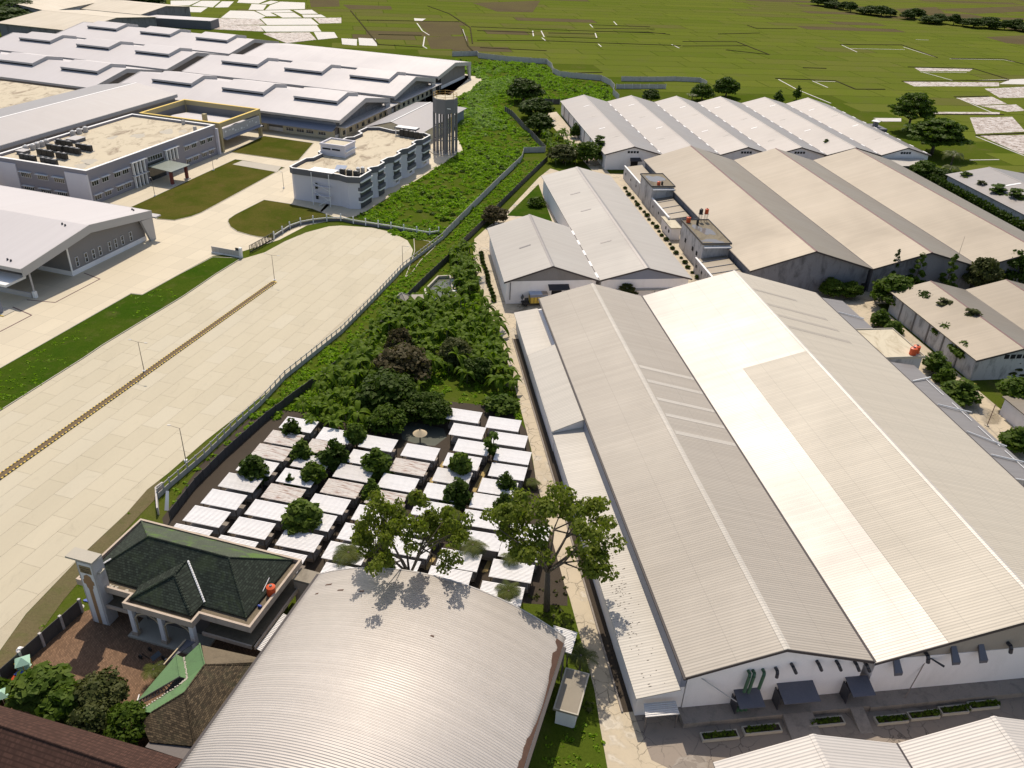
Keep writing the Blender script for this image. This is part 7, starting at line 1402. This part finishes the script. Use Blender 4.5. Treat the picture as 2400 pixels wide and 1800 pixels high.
for lb, kd, xy, h, r, mt in (
 ('large dark tree at the end of the curved meadow wall', 'dense', (-0.93,426.21), 9.5, 6.5, 'leaf_dark'),
 ('dark tree below the large one at the curved wall', 'dense', (4.83,391.58), 8.0, 6.0, 'leaf_dark'),
 ('third dark tree of the cluster, nearest the leftmost white warehouse', 'dense', (6.85,366.27), 7.0, 4.6, 'leaf_dark'),
 ('broad leafy tree in front of the leftmost six-row warehouse', 'dense', (25.13,322.44), 7.0, 4.4, 'leaf_mid'),
 ('tree with raised crown touching the leftmost white roof', 'sparse', (29.78,326.96), 8.5, 2.4, 'leaf_mid'),
 ('olive tree between the broad tree and the banana clump', 'dense', (15.87,320.86), 6.0, 4.0, 'leaf_olive'),
 ('small tree leaning on the left wall of the leftmost white warehouse', 'cone', (21.99,360.42), 5.5, 1.8, 'leaf_mid'),
 ('dark reddish tree beside the gravel path and mouldy wall', 'dense', (-8.03,249.39), 5.0, 3.0, 'leaf_red'),
 ('small round tree on the lawn beside the long narrow warehouse', 'shrub', (5.05,268.07), 2.6, 2.2, 'leaf_mid'),
 ('flat-topped tree behind the main halls at the porch roof', 'umbrella', (28.10,195.23), 5.0, 2.6, 'leaf_olive'),
 ('dark tree behind the third white roof at the rice fields', 'dense', (106.30,460.51), 9.0, 4.8, 'leaf_mid'),
 ('bushy tree left of the dark tree behind the six white roofs', 'dense', (91.49,449.00), 7.5, 4.6, 'leaf_mid'),
 ('round bush behind the valley of the first two white roofs', 'dense', (63.80,438.36), 5.6, 3.6, 'leaf_dark'),
 ('small tree behind the fourth and fifth white roofs', 'cone', (131.38,449.51), 6.0, 2.2, 'leaf_mid'),
 ('second small tree behind the fifth white roof', 'cone', (144.36,461.94), 6.5, 1.6, 'leaf_mid'),
 ('light sapling in front of the rightmost white roof', 'sparse', (146.79,352.53), 6.5, 2.4, 'leaf_bright'),
 ('small conifer between the second and third tan roofs, far end', 'conifer', (122.46,342.81), 7.5, 2.4, 'leaf_mid'),
 ('short sapling at the far end of the tan roofs', 'sparse', (106.86,346.19), 5.0, 1.2, 'leaf_mid'),
 ('tall rain tree with layered crown at the rice field edge', 'umbrella', (179.84,400.67), 17.0, 9.5, 'leaf_mid'),
 ('wide rain tree in front of the tall one at the rice field edge', 'umbrella', (174.82,360.71), 14.5, 11.5, 'leaf_mid'),
 ('bushy tree under the rain trees beside the tan roof', 'dense', (155.07,322.21), 6.0, 4.0, 'leaf_mid'),
 ('dark bush under the palm beside the white-roofed warehouse', 'dense', (160.03,316.60), 5.0, 4.2, 'leaf_dark'),
 ('thin tree over the white roof, nearest the palms', 'sparse', (164.25,307.82), 6.5, 2.6, 'leaf_mid'),
 ('thin tree over the white roof, second from the palms', 'sparse', (165.36,297.78), 6.5, 2.2, 'leaf_olive'),
 ('thin tree over the white roof, third from the palms', 'sparse', (167.14,289.25), 7.5, 2.6, 'leaf_mid'),
 ('thin tree over the white roof, nearest the right edge', 'sparse', (170.28,282.98), 8.0, 2.6, 'leaf_mid')):
    tree(lb, kd, xy, h, r, mt, 'trees beyond the warehouses')
AG = 'trees in the yard between the warehouses'
for lb, kd, xy, h, r, mt in (
 ('largest round-crowned tree in the yard behind the red-ridged roof', 'dense', (98.81,200.40), 7.5, 4.2, 'leaf_mid'),
 ('dark tree merged with the largest yard tree on its right', 'dense', (102.93,193.71), 6.6, 3.0, 'leaf_dark'),
 ('trimmed round tree halfway along the red-ridged warehouse wall', 'round', (102.27,178.11), 5.6, 2.3, 'leaf_mid'),
 ('trimmed round tree at the near corner of the red-ridged warehouse', 'round', (102.53,169.12), 5.4, 2.2, 'leaf_bright'),
 ('thin sapling against the red-ridged roof, left one', 'sparse', (105.20,187.89), 7.4, 1.8, 'leaf_olive'),
 ('thin sapling against the red-ridged roof, right one', 'sparse', (108.75,181.08), 8.2, 2.0, 'leaf_olive'),
 ('tall conifer before the valley of the tan warehouses', 'conifer', (101.46,211.26), 10.5, 1.3, 'leaf_dark'),
 ('feathery conifer in front of the middle mouldy gable', 'conifer', (107.28,209.48), 10.5, 2.1, 'leaf_mid'),
 ('feathery conifer in front of the right mouldy gable', 'conifer', (115.92,209.64), 10.5, 2.0, 'leaf_mid'),
 ('broad feathery tree beside the conifers at the mouldy gable', 'dense', (126.10,212.15), 9.0, 3.4, 'leaf_olive'),
 ('dark tree at the right edge over the tan roof corner', 'dense', (137.66,217.20), 9.5, 3.4, 'leaf_dark'),
 ('thin tree on the left mouldy gable wall', 'sparse', (77.91,213.17), 8.6, 1.5, 'leaf_mid'),
 ('pale shrubby conifer at the left end of the mouldy gables', 'conifer', (70.27,214.31), 4.0, 1.6, 'leaf_olive'),
 ('left clump of two low leafy trees at the far end of the largest warehouse', 'dense', (83.98,205.16), 4.4, 2.6, 'leaf_mid'),
 ('right clump of two low leafy trees at the far end of the largest warehouse', 'dense', (88.97,205.17), 4.0, 2.2, 'leaf_mid'),
 ('dark tree behind the pair of low leafy trees', 'dense', (107.49,216.23), 5.0, 3.0, 'leaf_olive'),
 ('small round tree at the far corner of the pale flat roof', 'cone', (90.76,188.20), 4.2, 1.7, 'leaf_mid'),
 ('bright shrub behind the parapet of the pale flat roof', 'shrub', (92.98,184.94), 3.0, 1.9, 'leaf_bright'),
 ('leafy shrub tree right of the orange tanks', 'cone', (95.08,165.86), 4.4, 2.1, 'leaf_mid'),
 ('leafy shrub between the lean-to and the sunlit concrete', 'shrub', (95.58,161.12), 3.0, 1.7, 'leaf_mid'),
 ('large leafy bush throwing shade on the grey lean-to', 'cone', (95.57,153.54), 4.4, 2.8, 'leaf_mid'),
 ('round-crowned tree over the white hut at the right edge', 'round', (105.82,151.83), 5.8, 2.6, 'leaf_mid'),
 ('leafy bush at the right edge beside the near lean-to end', 'cone', (98.61,135.32), 4.6, 2.3, 'leaf_mid'),
 ('pale thin conifer in front of the red-ridged gable', 'conifer', (112.99,166.15), 5.0, 2.0, 'leaf_olive')):
    tree(lb, kd, xy, h, r, mt, AG)
FG = 'bushes beside the brick courtyard'
for lb, kd, xy, h, r, mt in (
 ('bright leafy tree above the red tiled roof, left one', 'broad', (-56.33,67.68), 5.0, 2.5, 'leaf_bright'),
 ('leafy tree on the red tiled roof edge between two others', 'broad', (-52.31,65.61), 4.8, 2.2, 'leaf_mid'),
 ('feathery olive tree over the brick courtyard', 'dense', (-49.14,66.38), 5.2, 2.6, 'leaf_olive'),
 ('olive tree below the feathery one at the red roof', 'dense', (-47.98,63.52), 4.8, 2.2, 'leaf_olive'),
 ('leafy tree between the green pavilion and the red roof', 'dense', (-43.57,63.40), 4.6, 2.2, 'leaf_mid'),
 ('small leafy bush at the left frame edge beside the courtyard', 'shrub', (-62.12,68.22), 2.6, 1.2, 'leaf_mid')):
    tree(lb, kd, xy, h, r, mt, FG)
for k, (x, y) in enumerate(((880,15),(930,20),(980,32),(1045,45),(1090,58),(1180,70),(1222,75),(1290,85),(1350,82),(1460,105),(1505,100),(1600,130),(1660,128),(1760,140),(1820,146),(1890,156),(1990,160),(2030,166),(2090,170),(2160,172),(2210,180))):
    pass
FARL = [(298.37,949.03),(305.11,944.86),(308.47,929.97),(313.90,915.09),(315.70,899.32),(325.63,888.36),(330.48,884.16),(337.31,874.86),(349.12,882.79),(356.31,858.87),(366.55,868.26),(367.10,835.41),(378.12,841.43),(388.44,832.33),(395.19,828.43),(401.34,820.31),(415.66,821.14),(418.89,816.22),(426.53,814.81),(436.98,816.34),(440.55,809.68)]
for k, p in enumerate(FARL): tree('far tree in the dark line crossing the rice fields at the upper right', 'dense', p, 7.0+1.5*math.sin(k*2.1), 6.0+1.8*math.sin(k*1.3), 'leaf_dark', 'tree line across the rice fields')
for lb, xy, h, r in (('dark tree at the very top left corner, front one', (-337.39,577.73), 10, 12), ('dark tree at the top left, behind the tan roofs', (-341.03,598.59), 12, 11), ('dark tree at the top left corner, rear one', (-369.68,630.90), 12, 12), ('tree beside the old works near the top left ditch', (-292.38,689.33), 11, 9)): tree(lb, 'dense', xy, h, r, 'leaf_dark', 'trees at the top left')
tree('small tree on the dry grass near the top left ditch', 'cone', (-282.00,658.17), 7, 3.6, 'leaf_mid', 'trees at the top left')

# ------------------------------------------------------------------ palms and bananas
def frond(mb_pts, L, droop, w_, seg=7):
    """points of one arching midrib from the origin along +x"""
    out = []
    for i in range(seg+1):
        f = i/seg; a = 0.95-droop*f; x = L*f*(1-0.22*f*droop); z = L*(0.42*f-0.52*droop*f*f); out.append((x, 0, z))
    return out
def palm_mesh(seed, nf=15, L=2.6):
    g = np.random.default_rng(seed); V = []; F = []
    for k in range(nf):
        a = k*2.399; dr = 0.7+0.9*g.random()*(1 if k > 4 else 0.5); pts = frond(None, L*(0.8+0.35*g.random()), dr, 0.5, 9); ca, sa = math.cos(a), math.sin(a)
        tr = lambda p: (p[0]*ca-p[1]*sa, p[0]*sa+p[1]*ca, p[2])
        for i in range(1, len(pts)):
            p0, p1 = Vector(pts[i-1]), Vector(pts[i]); f = i/len(pts); lw = 0.75*math.sin(math.pi*min(1, 0.15+0.85*f))+0.10
            for s in (-1, 1):
                for q in range(2):
                    b0 = p0+(p1-p0)*(q*0.5); b1 = b0+(p1-p0)*0.45; tip = b0+(p1-p0)*0.9+Vector((0.12, s*lw, -0.28*lw-0.1*g.random()))
                    n = len(V); V += [tr(b0), tr(b1), tr(tip)]; F.append((n, n+1, n+2))
    m = bpy.data.meshes.new('fronds'); m.from_pydata(V, [], F); m.materials.append(M['leaf_palm']); return m
PALM = [palm_mesh(1), palm_mesh(2, 18, 3.0), palm_mesh(3, 12, 2.4)]
def palm(label, xy, h, s, k, group='palms near the barrel hall'):
    e = bpy.data.objects.new('palm_tree', None); COL.objects.link(e); e.location = (xy[0], xy[1], 0); e.rotation_euler = (0, 0, k*1.3); tag(e, label, 'palm tree', group)
    link('trunk', MB().path([(0,0,0), (0.1,0,h*0.5), (0.05,0.05,h)], 0.16*s, 7).mesh('trunk', M['bark'], True), e); c = link('crown', PALM[k % 3], e, (0.05, 0.05, h-0.1)); c.scale = (s, s, s)
palm('palm between the fourth shed column and the barrel hall', (-23.43,94.28), 3.2, 1.15, 1); palm('palm over the sixth shed column near the barrel hall', (-4.91,97.06), 3.4, 1.05, 0); palm('palm between the last two shed columns', (1.31,94.73), 3.4, 0.9, 2)
palm('palm in front of the nearest shed beside the barrel roof', (0.92,88.18), 3.0, 1.0, 3); palm('yellowing palm in the sixth row under the big open tree', (-8.78,104.46), 3.0, 0.9, 4); palm('short palm at the foot of the fourth shed column', (-17.27,103.84), 3.0, 0.8, 5)
palm('dark palm beside the crumpled silver sheet', (10.84,76.47), 3.4, 1.05, 6); palm('small palm by the last shed at the service road', (4.38,116.75), 1.2, 0.7, 7); palm('palm at the courtyard side of the green pavilion', (-44.31,72.08), 2.2, 0.85, 8)
palm('tall palm beside the rain trees at the rice fields', (172.08,336.40), 7.0, 2.1, 1, 'palms at the rice fields'); palm('lower palm in the shade beside the rain trees', (167.60,326.69), 4.0, 1.8, 0, 'palms at the rice fields'); palm('palm behind the second white roof of the six', (84.33,437.41), 5.0, 1.6, 2, 'palms at the rice fields')
def banana_mesh(seed, nl):
    g = np.random.default_rng(seed); V = []; F = []
    for k in range(nl):
        a = k*2.399+g.normal()*0.3; up_ = 0.25+0.75*g.random(); L = 1.7+0.9*g.random(); w_ = 0.26+0.08*g.random(); ca, sa = math.cos(a), math.sin(a); seg = 6; n0 = len(V); tw = g.normal()*0.35
        for i in range(seg+1):
            f = i/seg; x = L*f*(0.35+0.65*(1-up_*0.55))*(1-0.12*f); z = L*(up_*0.95*f-(0.35+0.75*(1-up_*0.6))*f*f*1.05); hw = w_*math.sin(math.pi*min(0.98, 0.07+0.93*f))**0.7+0.02
            for s, dz in ((-1, 0.09), (0, 0.0), (1, 0.09)):
                y = s*hw; zz = z+dz*abs(s)+tw*y*f; V.append((x*ca-y*sa, x*sa+y*ca, zz))
        for i in range(seg):
            for s in (0, 1): b = n0+i*3+s; F.append((b, b+1, b+4, b+3))
    m = bpy.data.meshes.new('leaves'); m.from_pydata(V, [], F); m.materials.append(M['leaf_banana']); return m
BAN = [banana_mesh(s, 8+s % 4) for s in range(5)]; BST = [MB().tube((0,0,0), (0.08,0.04,2.3), 0.13, 0.09, 7).mesh('stem', M['stem_green'], True), MB().tube((0,0,0), (-0.1,0.06,1.7), 0.12, 0.08, 7).mesh('stem', M['stem_green'], True)]
def scatter(poly, dist, limit, seed, tries=9000):
    g = random.Random(seed); xs = [p[0] for p in poly]; ys = [p[1] for p in poly]; pts = []
    for _ in range(tries):
        p = (g.uniform(min(xs), max(xs)), g.uniform(min(ys), max(ys)))
        if inside(p, poly) and all((p[0]-q[0])**2+(p[1]-q[1])**2 > dist*dist for q in pts[-400:]): pts.append(p)
        if len(pts) >= limit: break
    return pts
def bananas(poly, dist, limit, seed, label, group):
    g = random.Random(seed)
    for p in scatter(poly, dist, limit, seed):
        e = bpy.data.objects.new('banana_plant', None); COL.objects.link(e); s = g.uniform(1.05, 1.75); k = g.randrange(5); e.location = (p[0], p[1], 0); e.rotation_euler = (0, 0, g.random()*6.28); e.scale = (s, s, s); tag(e, label, 'banana plant', group)
        link('stem', BST[k % 2], e); link('crown', BAN[k], e, (0.06, 0.03, 2.15 if k % 2 == 0 else 1.55))
bananas([(-32.50,176.52),(-30.70,184.20),(-26.55,188.59),(-18.08,189.52),(-8.87,188.03),(-4.03,176.11),(-1.46,157.91),(0.30,146.48),(-3.50,148.69),(-8.50,149.98),(-13.80,153.96),(-17.94,149.99),(-20.20,139.75),(-22.18,135.69),(-26.50,131.59),(-31.70,128.99),(-36.36,130.03),(-40.29,131.16),(-41.81,134.00),(-39.75,141.25),(-37.00,150.89),(-34.49,164.51)], 2.35, 235, 5, 'banana plant with arching leaves in the dense plantation beside the sheds', 'banana plantation')
bananas([(-19.63,218.60),(-16.31,222.21),(-13.85,221.87),(-11.11,206.98),(-10.60,193.40),(-14.60,192.96),(-16.91,203.46),(-17.17,212.14)], 1.9, 34, 6, 'banana plant in the clump between the fish pond and the road', 'banana plants beside the pond')
bananas([(8.76,365.92),(17.02,363.06),(20.71,340.38),(20.55,316.00),(12.34,313.52),(10.18,333.43)], 3.0, 30, 7, 'banana plant in the clump before the leftmost white warehouse', 'banana plants at the white warehouse')
# ------------------------------------------------------------------ weeds, grass and creepers nobody could count
def weeds(name, poly, dens, hr, size, mat, seed, rb=(0.5, 1.6), per=30, keep=None):
    g = np.random.default_rng(seed); xs = np.array([p[0] for p in poly]); ys = np.array([p[1] for p in poly]); n = int(area(poly)*dens); C = []; Nn = []
    for _ in range(n*4):
        if len(C) >= n: break
        p = (g.uniform(xs.min(), xs.max()), g.uniform(ys.min(), ys.max()))
        if not inside(p, poly): continue
        v = 0.5+0.5*math.sin(p[0]*0.11+1.3*math.sin(p[1]*0.07))*math.cos(p[1]*0.09+0.8*math.sin(p[0]*0.05))
        if keep and g.random() > keep[0]+(1-keep[0])*v**keep[1]: continue
        r = g.uniform(*rb)*(0.7+0.6*v); h = g.uniform(*hr)*(0.55+0.9*v); k = max(5, int(per*(r/1.0)**1.4))
        d = g.normal(size=(k, 3)); d /= np.linalg.norm(d, axis=1, keepdims=True); d[:, 2] = np.abs(d[:, 2]); rr = (0.45+0.55*g.random(k))[:, None]
        C.append(d*rr*np.array([r, r, h])+np.array([p[0], p[1], 0.02])); nn = d+g.normal(size=(k, 3))*0.6; nn[:, 2] += 0.3; Nn.append(nn)
    o = link(name, quad_mesh(name, np.concatenate(C), np.concatenate(Nn), size, M[mat], 1.3, seed)); o['kind'] = 'stuff'; return o
MEADOW = [(-49.83,250.05),(-30.17,308.80),(-23.44,332.65),(-29.36,367.69),(-34.07,425.45),(-28.91,439.74),(-22.73,475.73),(-27.91,487.93),(-33.73,489.01),(-43.28,519.98),(-44.72,537.10),(-11.71,532.60),(11.80,528.68),(14.64,499.67),(19.05,490.65),(41.50,485.05),(45.57,464.07),(42.79,434.20),(17.22,428.72),(6.56,426.43),(-6.25,412.39),(-10.04,402.60),(-5.74,391.44),(-0.55,370.15),(4.16,352.18),(8.34,338.21),(0.05,336.76),(-0.92,321.17),(-6.66,299.54),(-14.23,269.39),(-22.59,237.09),(-24.40,229.83),(-28.50,232.77),(-36.44,235.27)]
weeds('undergrowth', MEADOW, 0.42, (0.25, 1.25), 0.62, 'weeds', 3, (0.6, 1.9), 26, (0.25, 1.4))
weeds('pale_creepers', [(-38.96,500.60),(-13.69,513.74),(-5.46,477.47),(-16.95,421.39),(-7.16,371.94),(-20.65,347.68),(-27.53,368.04),(-30.04,428.31),(-21.68,473.60)], 0.16, (0.7, 1.7), 0.62, 'weeds_pale', 8, (1.0, 2.6), 30, (0.1, 2.0))
weeds('dark_bushes', MEADOW, 0.018, (0.6, 1.6), 0.6, 'leaf_mid', 9, (0.8, 1.7), 45, (0.1, 1.0))
weeds('undergrowth', [(-56.95,110.85),(-54.08,119.69),(-51.37,130.08),(-49.03,137.86),(-47.00,148.37),(-39.57,169.20),(-35.50,185.87),(-30.56,207.87),(-22.06,231.51),(-17.96,230.66),(-19.80,220.49),(-24.10,204.88),(-28.36,190.92),(-33.10,176.46),(-38.27,155.73),(-43.05,144.60),(-47.52,134.27),(-51.53,122.00),(-53.78,112.99),(-54.83,104.49)], 2.2, (0.2, 0.75), 0.42, 'weeds', 11, (0.4, 1.0), 22, (0.4, 1.2))
weeds('undergrowth', [(-21.75,233.64),(-13.52,266.86),(-5.94,296.51),(0.60,319.06),(9.22,324.66),(-0.02,293.34),(-8.31,264.15),(-11.05,252.24),(-16.37,232.94)], 1.6, (0.15, 0.6), 0.45, 'weeds', 12, (0.4, 1.1), 20, (0.3, 1.2))
weeds('undergrowth', [(-46.47,132.85),(-42.89,141.78),(-36.65,153.65),(-32.24,177.46),(-26.74,190.08),(-21.85,205.15),(-18.50,219.37),(-13.72,219.96),(-10.59,204.19),(-8.64,189.55),(-3.99,175.01),(-0.67,156.30),(1.40,144.24),(3.07,134.07),(0.24,141.54),(-3.26,142.85),(-13.66,142.74),(-20.41,141.33),(-25.57,130.94),(-32.41,132.56),(-42.56,137.01)], 0.75, (0.2, 0.7), 0.42, 'weeds', 13, (0.5, 1.1), 20, (0.45, 1.2))
weeds('strip_grass', [(-107.92,140.88),(-106.20,147.08),(-94.79,185.54),(-91.97,185.10),(-87.54,198.01),(-83.14,210.79),(-76.03,210.44),(-79.65,200.34),(-83.03,186.61),(-91.05,160.29),(-92.41,153.54),(-98.19,132.63),(-99.78,126.86)], 0.5, (0.08, 0.32), 0.40, 'weeds', 14, (0.4, 1.0), 14, (0.05, 1.6))
weeds('yard_grass', [(6.35,67.69),(10.83,68.38),(13.31,67.62),(13.51,62.54),(4.99,62.10)], 0.8, (0.08, 0.25), 0.3, 'weeds', 15, (0.3, 0.8), 14, (0.3, 1.2))
weeds('yard_grass', [(3.16,90.94),(9.27,94.59),(10.05,90.12),(10.67,83.01),(12.71,73.65),(12.66,69.62),(10.92,70.21),(11.83,76.10),(9.06,80.15)], 0.8, (0.1, 0.5), 0.34, 'leaf_olive', 16, (0.3, 0.8), 16, (0.3, 1.2))
weeds('verge_grass', [(-65.71,76.09),(-62.94,85.65),(-62.01,92.32),(-61.60,104.32),(-60.32,113.93),(-58.36,110.74),(-59.23,104.50),(-60.07,94.79),(-61.20,90.55),(-62.75,81.59),(-64.20,73.32)], 0.7, (0.08, 0.3), 0.32, 'weeds', 17, (0.3, 0.8), 12, (0.15, 1.6))
# creeper-covered hedge wall at the white-roofed warehouse
th2 = Thing('hedge', 'long tall creeper-covered hedge wall at the right edge', 'hedge', FR_R, 203, 224)
th2.part('wall', th2.mb().box(203.2, 205, 0, 203.6, 285, 3.6), M['precast_dark'])
g = np.random.default_rng(5); n = 9000; c = np.stack([203.3+g.normal(size=n)*0.7, 205+80*g.random(n), 4.2*g.random(n)**0.8], 1); X = c[:, 0]*math.cos(0)-203; loc = np.stack([c[:, 0]-203, c[:, 1]-224, c[:, 2]], 1)
nn = g.normal(size=(n, 3)); nn[:, 0] -= 0.6; nn[:, 2] += 0.5; link('foliage', quad_mesh('foliage', loc, nn, 0.6, M['leaf_dark'], 1.2, 3), th2.o)
# rows of small trimmed shrubs and planter plants
shm = make_proto('shrub', 'leaf_dark', 1)[1]
def mini(label, xy, s, group, name='small_shrub'):
    o = link(name, shm, None, (xy[0], xy[1], 0), random.random()*6); o.scale = (s, s, s*1.1); tag(o, label, 'shrub', group)
for k in range(15): mini('small trimmed shrub in the row along the left wall of the small warehouse', W_R(25.2+0.15*math.sin(k), 190.5+k*2.3), 0.45, 'shrubs along the small warehouse')
for k in range(24): mini('small shrub in the planting strip along the narrow alley', W_R(82.9+0.25*math.sin(k*1.7), 199+k*3.6), 0.45+0.12*math.sin(k*2.2), 'shrubs along the alley')
for o in [o for o in bpy.data.objects if o.name.startswith('planter')]:
    g = np.random.default_rng(len(o.name)+int(o.location.x)); n = 120; q = np.stack([0.3+4.0*g.random(n), 0.25+0.7*g.random(n), 0.4+0.35*g.random(n)], 1); link('plants', quad_mesh('plants', q, g.normal(size=(n, 3))+np.array([0, 0, 0.6]), 0.3, M['leaf_mid'], 1.4, 4), o)
t = Thing('boulder', 'grey tarpaulin-covered heap beside the service road at the banana plants', 'heap', 0.0, *(-0.83,150.89)); x, y = t.org
mb = t.mb(); bp_ = blob(x, y, 1.2, 0.8, 6, 12); mb.prism(bp_, 0, 0.35); mb.prism(blob(x, y, 0.9, 0.6, 6, 12), 0.35, 0.75); mb.prism(blob(x, y, 0.5, 0.3, 6, 12), 0.75, 0.98); t.part('heap', mb, M['grey_slab'])
for o in bpy.data.objects:
    if o.type == 'MESH' and len(o.name) > 60: o.name = o.name[:40]
